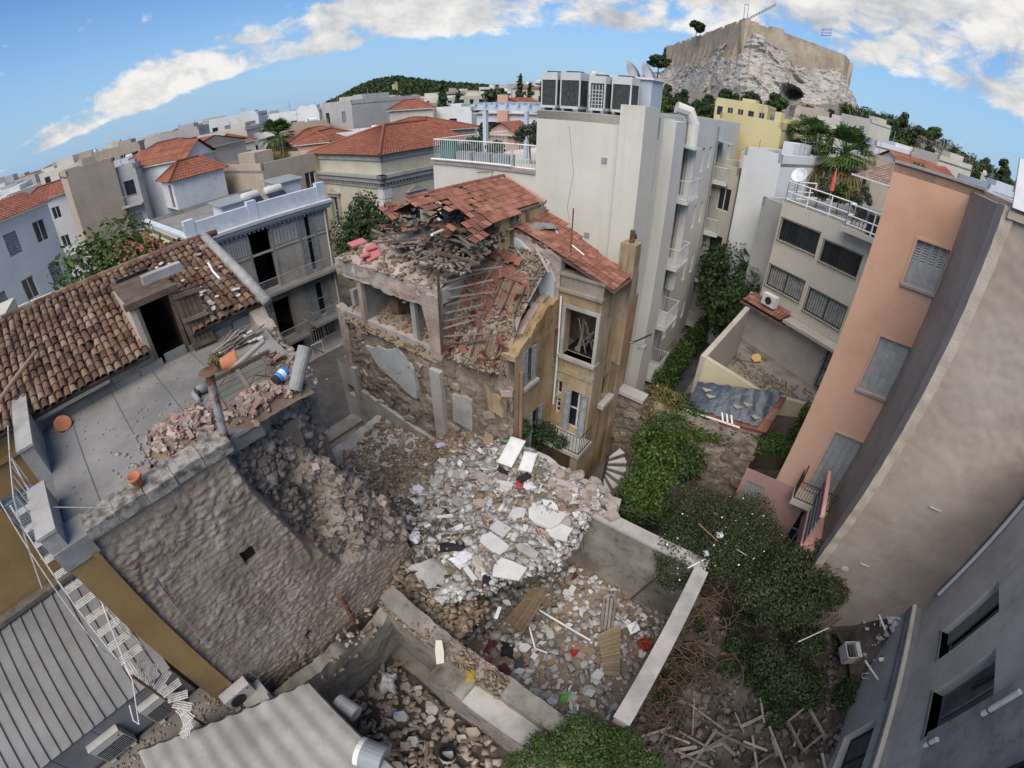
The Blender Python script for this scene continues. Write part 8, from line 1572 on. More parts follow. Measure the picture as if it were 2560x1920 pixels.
def mound():
 def fe(s): return 3.45+.85*max(0, 6.9-s)*.75+.12*fb(s, 0, 4, 2.2)
 def gm(a, b): s = 4.0+a*6.2; n = fe(s)+b*(15-fe(s)); return ST(s, n, mound_h(s, max(n, fe(s)+.3)))
 q = MB(); q.grid(gm, 110, 190, flip=True); setting('rubble_mound', q, DUSTM, True, 'stuff')
 def lip(a, b): s = 4.0+a*6.2; n = fe(s); z = mound_h(s, n+.3); return ST(s+.06*fb(s, b*3, 1, 3), n-.10*fb(s, b*2, 5, 2.5)+b*.15, z-b*(.34+.12*fb(s, 0, 3, 2)))
 q = MB(); q.grid(lip, 110, 8, flip=True); q.grid(lambda a, b: Vector(lip(a, 1))-E2*(b*1.7), 60, 3); setting('broken_slab_edge', q, DUSTM, True, 'stuff')
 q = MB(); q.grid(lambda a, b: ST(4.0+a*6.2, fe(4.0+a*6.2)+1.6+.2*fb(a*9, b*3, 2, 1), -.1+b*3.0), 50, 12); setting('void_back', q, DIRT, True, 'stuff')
 P = []; S_ = []
 for i in range(420): s = U(4.2, 9.7); P.append(ST(s, fe(s)+U(-.12, .15), mound_h(s, fe(s)+.3)-U(-.05, .5))); a = U(.04, .15); S_.append([a*1.4, a, a*.7])
 stuff('lip_rubble', rubble_mesh('lip_rubble', P, S_, PLASTERG, .7))
 P = [ST(U(3.45, 5.0), U(4.3, 7.2), 0) for _ in range(700)]; P = [Vector((p.x, p.y, 2.55+.35*U(-1, 1)*.5-.25*abs(p.dot(E1)-4.2))) for p in P]; stuff('corner_rubble', rubble_mesh('corner_rubble', P, [[U(.06, .3), U(.05, .2), U(.04, .14)] for _ in P], EARTHR, .6))
 P = [ST(U(4.2, 9.8), U(9.0, 14), 0) for _ in range(1500)]; P = [Vector((p.x, p.y, mound_h(p.dot(E1), -p.dot(E2))+.01)) for p in P]; stuff('earth_crumbs', rubble_mesh('earth_crumbs', P, [[U(.03, .13), U(.03, .1), U(.02, .06)] for _ in P], EARTHR, .4))
 q = MB()
 for i in range(26): s = U(4.6, 9.4); p = ST(s, fe(s), mound_h(s, fe(s)+.3)-.2); q.tube([p, p+E2*U(.1, .3)-UP*U(.05, .3), p+E2*U(.1, .5)-UP*U(.3, .9)], .01, 4, False)
 setting('hanging_rods', q, IRON, False, 'stuff')
 P = {0: [], 1: [], 2: []}; S_ = {0: [], 1: [], 2: []}
 for i in range(9000):
  s, n = U(4.1, 10.0), U(3.0, 10.5) if i % 5 else U(9, 14.5)
  if (s > 9.75 and n > 7) or n < fe(s): continue
  z = mound_h(s, n); k = 1 if n > 9.0 else 0; a = .02+.20*random.random()**3.2
  if a > .10 and n < 9: k = random.choice((0, 0, 0, 1))
  P[k].append(ST(s, n, z+a*.15)); S_[k].append([a*U(.8, 1.6), a, a*U(.35, .8)])
 stuff('plaster_rubble', rubble_mesh('plaster_rubble', P[0], S_[0], PLASTERG, .45)); stuff('earth_rubble', rubble_mesh('earth_rubble', P[1], S_[1], EARTHR, .45))
 P = []; S_ = []
 for i in range(900): s = U(4.3, 9.8); n = U(fe(s)+.1, 9.6); P.append(ST(s, n, mound_h(s, n)+.03)); S_.append([U(.12, .7), U(.015, .05), U(.012, .03)])
 stuff('splinters', rubble_mesh('splinters', P, S_, mk('mixed splinters', [(.12, .09, .065), (.25, .22, .19), (.42, .41, .39)], scale=4, isl=.8, hue=.25, bump=.2), .22, .05))
mound()
def mound_things():
 rr = random.Random(41)
 def on(s, n, dz=.05): return ST(s, n, mound_h(s, n)+dz)
 def pxm(m, z=3.2): p = at(m, z); s = p.x*E1.x+p.y*E1.y; n = -(p.x*E2.x+p.y*E2.y); return on(s, n, .07)
 def slab(m, a, b, r, th, mat, label, name='panel', cat='panel', group=None, z=3.2, til=(0, 0), k=6, jag=.14, dz=.05):
  c = pxm(m, z)+UP*dz; ax = Vector((cos(r), sin(r), til[0])); ay = Vector((-sin(r), cos(r), til[1])); return one(name, slab_mb(c, ax*a, ay*b, th, k, jag, rr.randrange(9999)), mat, label, cat, group)
 WC = mk('white painted plaster', [(.46, .455, .44), (.58, .575, .56)], scale=1.5, bump=.2, grime=.18, grimecol=(.42, .40, .37))
 # the big cracked ceiling slab that hangs over the yard
 for i, (m, a, b, r, lab) in enumerate((((8, 1310, 60), .62, .42, -.55, 'large white ceiling slab at the outer edge of the rubble mound'), ((8, 1400, 150), .42, .36, -.5, 'white ceiling slab piece beside a grey joint at the mound edge'), ((8, 990, 240), .52, .28, -.65, 'long pale panel lying flat in the middle of the mound'), ((8, 1030, 150), .30, .24, -.6, 'pale square panel above the long one on the mound'), ((8, 1080, 420), .50, .34, -.35, 'big white plaster slab at the front lip of the mound'), ((8, 1140, 40), .26, .22, -.2, 'white board lying upright at the back of the slabs'), ((8, 760, 140), .22, .12, .7, 'narrow white shard left of the pale panels'), ((8, 840, 430), .30, .10, -.9, 'thin white board above the dark hole'), ((8, 680, 50), .28, .06, .15, 'thin white strip at the left of the mound'), ((8, 1200, 300), .40, .16, -.6, 'grey slab with exposed rods at the front lip'))):
  slab(m, a, b, r, .06 if i else .12, WC if i in (0, 1, 4) else (CONCP if i == 9 else WHITEB), lab, 'ceiling_slab' if i in (0, 1, 4, 9) else 'white_board', 'slab' if i in (0, 1, 4, 9) else 'panel', None, 3.2, (.02, .05), 8, .22, .06)
 lab2 = [('brown board leaning at the foot of the ruined wall', (5, 860, 1120), .16, .30, .1, CARDB, (.1, .7)), ('large brown board lying by the white mattresses', (5, 955, 1260), .24, .34, .5, CARDB, (.1, .5)), ('white board standing near the books', (5, 770, 1330), .11, .14, .2, WHITEB, (0, .5)), ('red book on the mound', (5, 795, 1235), .06, .08, .4, mk('red book', [(.35, .02, .03), (.45, .05, .05)], bump=0), (0, .1)), ('yellow folder on the mound', (5, 730, 1245), .10, .05, .1, mk('yellow folder', [(.55, .48, .12), (.6, .55, .2)], bump=0), (0, .1)), ('blue cushion at the left of the mound', (5, 500, 1370), .11, .08, .1, mk('blue cushion', [(.16, .22, .36), (.22, .30, .45)], bump=.2), (0, 0)), ('brown drawer front on the mound', (5, 740, 1180), .16, .11, .6, TIMBER, (0, .2)), ('orange brown plank piece on the mound', (8, 935, 50), .20, .05, -1.0, mk('orange wood', [(.28, .12, .06), (.36, .17, .09)], bump=.1), (0, 0)), ('dark square box on the mound', (5, 920, 1395), .10, .10, .3, mk('dark box', [(.03, .022, .02), (.06, .045, .04)]), (.1, .2)), ('pale sheet of paper near the brown boards', (5, 900, 1310), .10, .13, .2, WHITEB, (0, .3)), ('beige board behind the books', (5, 650, 1230), .16, .10, -.3, CARDB, (.1, .2)), ('green plastic lid beside the mattress', (5, 1065, 1282), .09, .06, .1, mk('green plastic', [(.04, .26, .10), (.06, .33, .14)], bump=0), (0, .1)), ('navy cushion at the foot of the rear corner', (5, 1105, 1262), .12, .09, 0, mk('navy cloth', [(.02, .025, .06), (.04, .05, .1)], bump=.3), (0, .3)), ('white card near the rebar tangle', (5, 545, 1300), .11, .08, .3, WHITEB, (0, .1)), ('pale plank across the mound', (5, 640, 1290), .16, .09, .6, WHITEB, (0, .2))]
 for lab, m, a, b, r, mt, til in lab2: slab(m, a, b, r, .05, mt, lab, 'flat_board', 'board', None, 3.4, til, 4, .05, .06+.3*max(til)*b)
 # mattresses
 for i, (m, a, b, r, til) in enumerate((((5, 1100, 1350), .30, .46, -.55, (.1, .55)), ((5, 1205, 1390), .24, .32, -.35, (.1, .5)))):
  c = pxm(m, 3.4)+UP*.18; ax = Vector((cos(r), sin(r), til[0])); ay = Vector((-sin(r), cos(r), til[1])); q = MB(); nn = ax.cross(ay).normalized()
  def f(u, v):
   e = (1-abs(u*2-1)**6)*(1-abs(v*2-1)**6); return c+ax*a*(u*2-1)+ay*b*(v*2-1)+nn*(.07*e**.4+.02*fb(u*3, v*3, i, 1))
  q.grid(f, 14, 14); q.grid(lambda u, v: c+ax*a*(u*2-1)+ay*b*(v*2-1)-nn*(.05*((1-abs(u*2-1)**6)*(1-abs(v*2-1)**6))**.4), 14, 14, flip=True)
  one('mattress', q, mk('white mattress', [(.55, .55, .55), (.66, .66, .66)], scale=2, bump=.1, grime=.2), ['large white mattress propped at the back of the mound', 'smaller white mattress right of the large one'][i], 'mattress', 'mattresses', True)
 for m, rx, ry, h, mt, lab in (((5, 1035, 1425), .32, .10, .10, CLOTHK, 'black garment in front of the large mattress'), ((5, 1185, 1470), .24, .14, .14, CLOTHK, 'black garment below the smaller mattress'), ((5, 1150, 1500), .11, .12, .10, CLOTHR, 'red garment beside the black one'), ((5, 1215, 1520), .18, .16, .12, CLOTHW, 'white cloth right of the red garment'), ((5, 1290, 1590), .26, .13, .10, CLOTHG, 'olive cloth near the right edge of the mound'), ((5, 1270, 1440), .2, .15, .15, CLOTHG, 'dark olive blanket right of the mattresses'), ((8, 490, 110), .22, .26, .2, CLOTHW, 'white sheet bundled at the left edge of the mound'), ((8, 720, 245), .42, .16, .14, CLOTHK, 'long black garment across the left of the mound'), ((8, 790, 310), .34, .2, .08, CLOTHW, 'spread white cloth below the black garment'), ((8, 890, 350), .3, .15, .1, mk('cream cloth', [(.34, .32, .26), (.42, .40, .33)], bump=.3), 'cream cloth beside the long pale panel'), ((8, 940, 450), .14, .12, .12, CLOTHK, 'small black cloth at the front lip of the mound'), ((5, 500, 1470), .14, .18, .12, CLOTHW, 'white crumpled cloth at the left of the mound'), ((5, 650, 1180), .24, .12, .1, mk('lilac cloth', [(.30, .31, .45), (.40, .41, .55)], bump=.3), 'lilac cloth at the foot of the ruined wall'), ((5, 590, 1370), .2, .12, .1, mk('grey cloth', [(.08, .085, .10), (.14, .145, .16)], bump=.3), 'grey garment near the blue cushion')):
  cloth(lab, pxm(m, 3.3)+UP*.02, rx, ry, h, mt, rr.randrange(99), rz=rr.uniform(0, 3))
 # concrete beam at the right end with rods
 a, b = at((5, 1520, 1510), 3.6), at((5, 1800, 1600), 3.45); g = thing('concrete_beam', 'broken concrete beam with bare rods pointing at the garden', 'beam', (a+b)/2); d = (b-a).normalized(); sd_ = d.cross(UP); q = MB(); q.obox(a-sd_*.16-UP*.18-d*.7, d*((b-a).length+.7), sd_*.32, UP*.3); q.build('beam', CONCP, g)
 for k in range(3): p = b+sd_*(.1*(k-1))+UP*(.06*(k % 2)-.1); MB().tube([p-d*.1, p+d*.5+UP*.06, p+d*(1.1+.3*k)-UP*(.05+.12*k)], .011, 5).build('rod', IRON, g)
 # heaps of broken beam ends and stones along the right end
 for i in range(40): s, n = 9.5+rr.gauss(0, .35), 4.2+rr.gauss(0, .7); p = on(s, n, .05); r_ = rr.uniform(.08, .22); one('masonry_chunk', slab_mb(p, Vector((r_, r_*.3, rr.uniform(-.1, .1))), Vector((-r_*.3, r_*.8, rr.uniform(-.1, .1))), r_*.8, 6, .25, 500+i), PINKEDGE, 'pinkish masonry chunk piled at the right end of the mound', 'rubble', 'chunks beside the broken beam')
 # loose planks, rods over the mound
 for i in range(44):
  s, n = rr.uniform(4.4, 9.3), rr.uniform(3.6, 9.2); a = rr.uniform(0, pi); L = rr.uniform(.3, .9); p = on(s, n, .07); d = Vector((cos(a), sin(a), rr.uniform(-.15, .2))); one('loose_plank', plank_mb(p-d*L/2, p+d*L/2, rr.uniform(.04, .1), .025), [WOODGREY, WHITEB, TIMBER][i % 3], ['grey weathered plank strewn on the rubble mound', 'white painted plank strewn on the rubble mound', 'brown plank strewn on the rubble mound'][i % 3], 'plank', ['grey planks on the mound', 'white planks on the mound', 'brown planks on the mound'][i % 3])
 for i in range(110):
  s, n = rr.uniform(4.3, 9.6), rr.uniform(3.6, 9.0); p = on(s, n, .05); r_ = .06+.22*rr.random()**2; k = i % 4; one('rubble_chunk', slab_mb(p, Vector((r_, r_*.4*rr.uniform(-1, 1), rr.uniform(-.05, .05))), Vector((-r_*.4, r_*.8, rr.uniform(-.06, .06))), r_*rr.uniform(.25, .7), 6, .25, 700+i), [CONCP, WHITEB, BRICKM, PLASTERG][k], ['grey concrete lump on the rubble mound', 'white plaster fragment on the rubble mound', 'reddish brick fragment on the rubble mound', 'dusty mortar lump on the rubble mound'][k], 'rubble', ['concrete lumps on the mound', 'plaster fragments on the mound', 'brick fragments on the mound', 'mortar lumps on the mound'][k])
 # tangle of rods and wires at the left
 q = MB()
 for i in range(60):
  p = on(5.0+rr.gauss(0, .5), 7.9+rr.gauss(0, .7), .1); pts = [p]
  for k in range(4): pts.append(pts[-1]+Vector((rr.uniform(-.35, .35), rr.uniform(-.35, .35), rr.uniform(-.12, .22))))
  q.tube(pts, .009, 4, False)
 one('wire_tangle', q, IRON, 'dark tangle of rods and wires between the stone house and the mound', 'wires')['kind'] = 'stuff'
 P = [on(4.9+rr.gauss(0, .6), 8.0+rr.gauss(0, .9), .05) for _ in range(300)]; stuff('dark_rubble', rubble_mesh('dark_rubble', P, [[U(.08, .3), U(.06, .2), U(.04, .12)] for _ in P], mk('dark dusty rubble', [(.05, .045, .04), (.10, .09, .08)], scale=2, isl=.6, hue=.2), .5))
mound_things()
YARDW = mk('yard wall plaster', [(.16, .147, .123), (.23, .212, .182), (.29, .27, .238)], scale=.9, rough=.95, bump=.35, bscale=14, grime=.75, grimecol=(.045, .042, .036), streak=.35, streakcol=(.08, .07, .06))
def yard_walls():
 t = thing('yard_wall', 'stained plaster wall closing the back of the small rubble yard', 'wall', ST(9.2, 1.5, 0)); q = MB(); q.obox(ST(9.0, -.55, -.2), E1*.38, -E2*4.6, UP*3.6); q.build('wall', YARDW, t); q = MB(); q.obox(ST(8.96, -.55, 3.402), E1*.46, -E2*4.6, UP*.1); q.build('coping', CONCP, t)
 t = thing('garden_wall', 'straight grey wall with flat top between the yard and the garden', 'wall', ST(6, -.5, 0)); q = MB(); q.obox(ST(3.9, -.62, -.2), E1*5.05, -E2*.36, UP*3.65); q.build('wall', YARDW, t); q = MB(); q.obox(ST(3.85, -.66, 3.452), E1*5.12, -E2*.44, UP*.08); q.build('coping', CONCP, t)
 t = thing('party_ledge', 'thick broken wall with layered top running down to the yard corner', 'wall', ST(3.2, 3, 0))
 Fq = Frame(ST(3.45, 6.6), E2, n=E1)
 lumpy(Fq, 0, 6.0, -.2, jag([(0, 3.3), (1.2, 3.05), (3, 2.95), (6, 2.85)], .1, 1.6, 2), .06, 1.6, 50, 24, .55, 2).build('upper_wall', YARDW, t, True)
 lumpy(Frame(ST(2.35, 4.7), E2, n=-E1), 0, 3.9, -.2, jag([(0, 1.3), (.7, 2.0), (1.3, 2.3), (3.9, 2.3)], .12, 2, 3), .05, 1.5, 40, 24, .55, 44).build('lower_wall', YARDW, t, True); q = MB(); q.obox(ST(2.30, .95, 2.352), E1*.64, -E2*2.2, UP*.09); q.build('lower_coping', CONCP, t)
 for k in range(4): a = ST(2.95+.09*k, 6.2-.1*k, 2.85+.03*k); plank_mb(a, a+E2*(3.2-.3*k)-UP*.35, .05, .05).build('gutter_pipe', WOODGREY if k % 2 else LEAD, t)
 # rubble on the wall top
 P = [ST(3.12+U(-.3, .3), 2.4+U(0, 4.2), 2.93+U(0, .06)) for _ in range(420)]; stuff('wall_rubble', rubble_mesh('wall_rubble', [p-t.location for p in P], [[U(.03, .16), U(.03, .12), U(.02, .08)] for _ in P], EARTHR, .5), t)
 one('cream_board', slab_mb(at((8, 640, 900), 3.15), Vector((.13, .02, .02)), Vector((-.03, .30, .12)), .03, 6, .15, 3), mk('cream panel', [(.48, .46, .38), (.54, .52, .44)], bump=.05), 'upright cream panel leaning on the broken wall top', 'panel')
 cloth('mustard cloth on the broken wall top', at((8, 840, 1050), 3.0), .12, .16, .08, mk('mustard cloth', [(.24, .16, .03), (.32, .22, .05)], bump=.3), 3)
 # low ledge along the foot of the stone house
 t = thing('low_wall', 'low concrete wall along the foot of the stone house', 'wall', ST(1.5, 6.4, 0)); lumpy(Frame(ST(-1.3, 6.5), E1, n=E2), 0, 4.4, 0, jag([(0, 2.85), (2.4, 2.6), (3.2, 2.0), (4.4, 2.35)], .14, 2.2, 5), .06, 1.6, 40, 24, .4, 51).build('wall', YARDW, t, True); P = [ST(U(-1, 3.2), U(6.45, 7.1), U(1.9, 2.6)) for _ in range(160)]; stuff('wall_foot_rubble', rubble_mesh('wall_foot_rubble', [p-t.location for p in P], [[U(.05, .2), U(.05, .15), U(.03, .1)] for _ in P], STONEG, .6), t)
 # clay drain pipe on the stone wall
 g = thing('clay_drainpipe', 'broken brown clay drainpipe hanging on the lumpy wall', 'pipe', FW.p(2.1, .5, .2))
 a, b = FW.hit((0, 722, 1275)), FW.hit((0, 792, 1392))
 for i in range(7): f = i/7; p0 = FW.p(a[0]+(b[0]-a[0])*f, a[1]+(b[1]-a[1])*f, .24); p1 = FW.p(a[0]+(b[0]-a[0])*(f+.13), a[1]+(b[1]-a[1])*(f+.13), .24); MB().tube([p0, p0.lerp(p1, .12), p0.lerp(p1, .14), p1], [.095, .095, .07, .07], 10).build('pipe_section', mk('brown clay glazed', [(.10, .045, .03), (.17, .085, .06)], rough=.5, bump=.2), g)
yard_walls()
def yard_floor():
 rr = random.Random(51)
 def yh(s, n): return .25+.35*math.exp(-((s-8.2)**2+(n-2.5)**2)/1.5)+.5*math.exp(-((s-4.6)**2+(n-3.4)**2)/1.2)+.10*fb(s, n, 2, 1.4)+.05*fb(s, n, 8, 4)
 q = MB(); q.grid(lambda a, b: ST(3.4+a*6.2, -.4+b*6.6, yh(3.4+a*6.2, -.4+b*6.6)), 60, 50, flip=True); setting('yard_dirt', q, EARTHR, True, 'stuff')
 P = []; S_ = []
 for i in range(1500): s, n = U(3.6, 8.9), U(-.2, 5.2); a = .03+.20*random.random()**2.4; P.append(ST(s, n, yh(s, n)+a*.2)); S_.append([a*U(.9, 1.7), a, a*U(.3, .7)])
 stuff('yard_rubble', rubble_mesh('yard_rubble', P, S_, PLASTERG, .4))
 def pxy(m, dz=.08): p = at(m, .5); s = p.x*E1.x+p.y*E1.y; n = -(p.x*E2.x+p.y*E2.y); return ST(s, n, yh(s, n)+dz)
 for i in range(85):
  s, n = rr.uniform(3.8, 8.7), rr.uniform(-.1, 3.4); p = ST(s, n, yh(s, n)+.08); r_ = rr.uniform(.09, .24); k = rr.choice((0, 0, 1, 2, 3)); a = rr.uniform(0, pi); one('yard_slab', slab_mb(p, Vector((cos(a)*r_, sin(a)*r_, rr.uniform(-.06, .06))), Vector((-sin(a)*r_*.8, cos(a)*r_*.8, rr.uniform(-.08, .08))), rr.uniform(.03, .12), rr.choice((4, 5, 6)), .18, 900+i), [WHITEB, CONCP, CARDB, STONEG][k], ['pale flat slab lying in the rubble yard', 'grey concrete slab lying in the rubble yard', 'brown board piece lying in the rubble yard', 'rough stone lying in the rubble yard'][k], 'slab', ['pale slabs in the yard', 'concrete slabs in the yard', 'brown boards in the yard', 'stones in the yard'][k])
 # named pieces
 def frame_(a, b, w, name, label, mt): one(name, plank_mb(a, b, w, .03), mt, label, 'batten')
 frame_(pxy((8, 1280, 645), .35), pxy((8, 1610, 830), .22), .06, 'white_batten', 'long white batten crossing the yard rubble', WHITEP); frame_(pxy((8, 1215, 770), .4), pxy((8, 1250, 900), .25), .05, 'white_batten', 'short white frame piece left of the long batten', WHITEP); frame_(pxy((8, 1250, 900), .25), pxy((8, 1330, 915), .2), .05, 'white_batten', 'corner piece of the white frame in the yard', WHITEP)
 frame_(pxy((8, 1380, 360), .5), pxy((8, 1540, 270), .7), .08, 'grey_joist', 'grey joist leaning on the back wall of the yard', WOODGREY)
 for i in range(4): frame_(pxy((8, 1690+25*i, 580), .3), pxy((8, 1680+22*i, 760), .2), .09, 'grey_board', 'grey weathered board by the back yard wall, '+('leftmost of four', 'second of four', 'third of four', 'rightmost of four')[i], WOODGREY)
 frame_(ST(8.95, 1.2, .3), ST(8.9, .7, 2.2), .16, 'dark_post', 'dark rotten post leaning on the stained yard wall', TIMBER)
 # big brown reed mat hanging from the slab, pale reed mat in the yard
 def mat_(A, B, C, D, label, mt, n):
  q = MB(); A, B, C, D = map(Vector, (A, B, C, D))
  for i in range(n): f0, f1 = i/n, (i+.82)/n; a, b, c, d = A.lerp(D, f0), B.lerp(C, f0), B.lerp(C, f1), A.lerp(D, f1); nn = (b-a).cross(d-a).normalized()*.02; q.add([a, b, c, d, a+nn, b+nn, c+nn, d+nn], [(0, 1, 2, 3), (7, 6, 5, 4), (0, 4, 5, 1), (2, 6, 7, 3), (1, 5, 6, 2), (3, 7, 4, 0)])
  o = one('reed_mat', q, mt, label, 'mat'); o['kind'] = 'stuff' if False else 'thing'; del o['kind']; return o
 mat_(at((8, 1050, 700), 1.2), at((8, 1240, 480), 2.75), at((8, 1350, 490), 2.7), at((8, 1180, 780), 1.1), 'brown ribbed mat hanging from the broken slab over the yard', mk('brown ribs', [(.10, .07, .04), (.16, .115, .07)], scale=5, isl=.4, hue=.2, bump=.2), 34)
 mat_(pxy((8, 1650, 800), .3), pxy((8, 1800, 735), .35), pxy((8, 1800, 1060), .2), pxy((8, 1700, 1050), .2), 'pale slatted reed mat lying in the yard', mk('pale reeds', [(.24, .18, .11), (.33, .26, .17)], scale=5, isl=.4, hue=.2, bump=.2), 30)
 for m, rx, ry, h, mt, lab in (((8, 970, 880), .22, .14, .16, CLOTHM, 'maroon garment at the left of the yard rubble'), ((8, 1080, 910), .25, .2, .2, CLOTHK, 'black bag in the yard rubble'), ((8, 965, 985), .12, .06, .08, CLOTHR, 'bright red cloth at the left yard wall'), ((8, 1510, 890), .14, .12, .12, CLOTHR, 'bright red cloth in the middle of the yard'), ((8, 1510, 420), .22, .1, .1, CLOTHM, 'dark red cloth near the back yard wall'), ((8, 1160, 980), .2, .2, .15, mk('dark grey sack', [(.04, .04, .045), (.08, .08, .085)], bump=.3), 'dark grey sack in the yard rubble'), ((8, 1060, 1030), .14, .2, .1, CLOTHM, 'maroon cloth strip between pale slabs'), ((8, 840, 720), .2, .2, .35, mk('dark green net', [(.012, .03, .025), (.025, .05, .04)], bump=.6), 'dark green net hanging at the slab edge'), ((8, 1450, 1180), .1, .2, .08, mk('green plastic bag', [(.10, .30, .08), (.16, .4, .12)], bump=.3), 'green plastic bag near the lower yard')):
  cloth(lab, pxy(m, .06), rx, ry, h, mt, rr.randrange(99), rz=rr.uniform(0, 3))
 c = pxy((8, 1960, 850), .1); g = thing('red_crate', 'red plastic crate against the straight garden wall', 'crate', c); RC_ = mk('red plastic', [(.38, .05, .035), (.46, .08, .06)], rough=.45, bump=0); u, v = Vector((.93, .36, 0)), Vector((-.36, .93, 0))
 for (o, a, b) in ((-u*.15-v*.2, u*.3, v*.02), (-u*.15+v*.18, u*.3, v*.02), (-u*.15-v*.2, u*.02, v*.4), (u*.13-v*.2, u*.02, v*.4)):
  q = MB()
  for k in range(4): q.obox(c+o+UP*(.01+.065*k), a, b, UP*.045)
  q.build('side', RC_, g)
 MB().obox(c-u*.15-v*.2, u*.3, v*.4, UP*.015).build('bottom', RC_, g)
 for i, (m, a, b) in enumerate((((8, 1245, 945), .16, .14), ((8, 1660, 1040), .24, .20), ((8, 1150, 1040), .22, .10), ((8, 1200, 1095), .10, .10), ((8, 1300, 840), .16, .06), ((8, 1490, 1240), .06, .22), ((8, 1610, 1160), .2, .14), ((8, 1190, 1190), .18, .14), ((8, 1550, 650), .08, .2))):
  one('white_tile_slab', slab_mb(pxy(m, .14), Vector((a, .03, .02)), Vector((-.03, b, .03)), .05, 4, .05, 40+i), WHITEB, ['white square box lid in the middle left of the yard', 'large white panel beside the reed mat', 'pair of white boards near the lower left wall', 'small white square tile below the boards', 'white strip board below the long batten', 'upright white board near the bottom bush', 'white broken tile right of the lower yard', 'pale slab near the lower wall corner', 'long pale stone near the joists'][i], 'panel')
 one('brown_board', slab_mb(pxy((8, 1600, 880), .12), Vector((.26, -.1, .03)), Vector((.06, .10, .02)), .04, 6, .1, 7), CARDB, 'brown board beside the red cloth in the yard', 'board'); one('brown_board', slab_mb(pxy((8, 1505, 1125), .12), Vector((.20, -.06, .02)), Vector((.06, .10, .02)), .04, 5, .1, 8), TIMBER, 'dark brown board in the lower yard', 'board'); one('orange_box', slab_mb(pxy((8, 1395, 680), .15), Vector((.08, 0, .02)), Vector((0, .07, .02)), .08, 4, .05, 9), mk('orange box', [(.42, .15, .05), (.5, .2, .08)], bump=0), 'small orange box in the yard rubble', 'box')
 p = pxy((8, 1880, 760), .1); q = thing('white_chair_frame', 'broken white chair frame beside the red crate', 'chair', p)
 for k in range(4): MB().tube([p+Vector((.05*k-.1, .1*k-.15, .02)), p+Vector((.06*k-.05, .1*k-.1, .5))], .02, 5).build('leg', WHITEP, q)
 MB().cbox(p+UP*.3, Vector((.16, .05, .05)), Vector((-.05, .16, .02)), UP*.015).build('seat', WHITEP, q)
 # dark pit at the left with rubble
 q = MB(); q.grid(lambda a, b: ST(-1.2+a*3.6, 1.2+b*5.4, .05+.12*fb(a*5, b*7, 3, 1)), 30, 40, flip=True); setting('pit_floor', q, DIRT, True, 'stuff')
 P = [ST(U(-1.1, 2.3), U(1.6, 6.4), .12) for _ in range(520)]; stuff('pit_rubble', rubble_mesh('pit_rubble', P, [[U(.05, .32), U(.05, .24), U(.04, .16)] for _ in P], STONEG, .5))
 for i in range(26): s, n = rr.uniform(-.8, 2.2), rr.uniform(2.4, 6.2); p = ST(s, n, .25); r_ = rr.uniform(.1, .26); one('pit_block', slab_mb(p, Vector((r_, .1*r_, .05)), Vector((-.1*r_, r_*.7, .05)), r_*.7, 6, .22, 1500+i), STONEG if i % 3 else CONCP, ['rough stone block in the dark pit below the stone house', 'pale stone block in the dark pit below the stone house'][0 if i % 3 else 1], 'rubble', ['stone blocks in the pit', 'pale blocks in the pit'][0 if i % 3 else 1])
 cloth('pale plastic sheet crumpled at the top of the pit', ST(1.6, 5.6, .9), .22, .3, .35, mk('cloudy plastic', [(.30, .31, .31), (.40, .41, .41)], rough=.4, bump=.2), 8); one('black_tub', MB().lathe(at((8, 700, 1560), .3), [(.2, 0), (.28, .35), (.25, .35), (.18, .04)], 16), mk('black plastic', [(.01, .01, .012), (.02, .02, .022)], rough=.5, bump=0), 'round black tub at the foot of the broken wall', 'tub'); cloth('small blue bag in the pit', at((8, 365, 1300), .3), .1, .08, .08, mk('pale blue bag', [(.16, .32, .5), (.22, .4, .6)], bump=.2), 2)
 for i in range(12): a = ST(rr.uniform(-.5, 2.2), rr.uniform(2.5, 6.2), .3); d = Vector((rr.uniform(-1, 1), rr.uniform(-1, 1), rr.uniform(-.1, .3))); one('pit_plank', plank_mb(a, a+d*rr.uniform(.6, 1.3), .08, .03), TIMBER, 'dark plank lying in the pit below the stone house', 'plank', 'planks in the pit')
yard_floor()
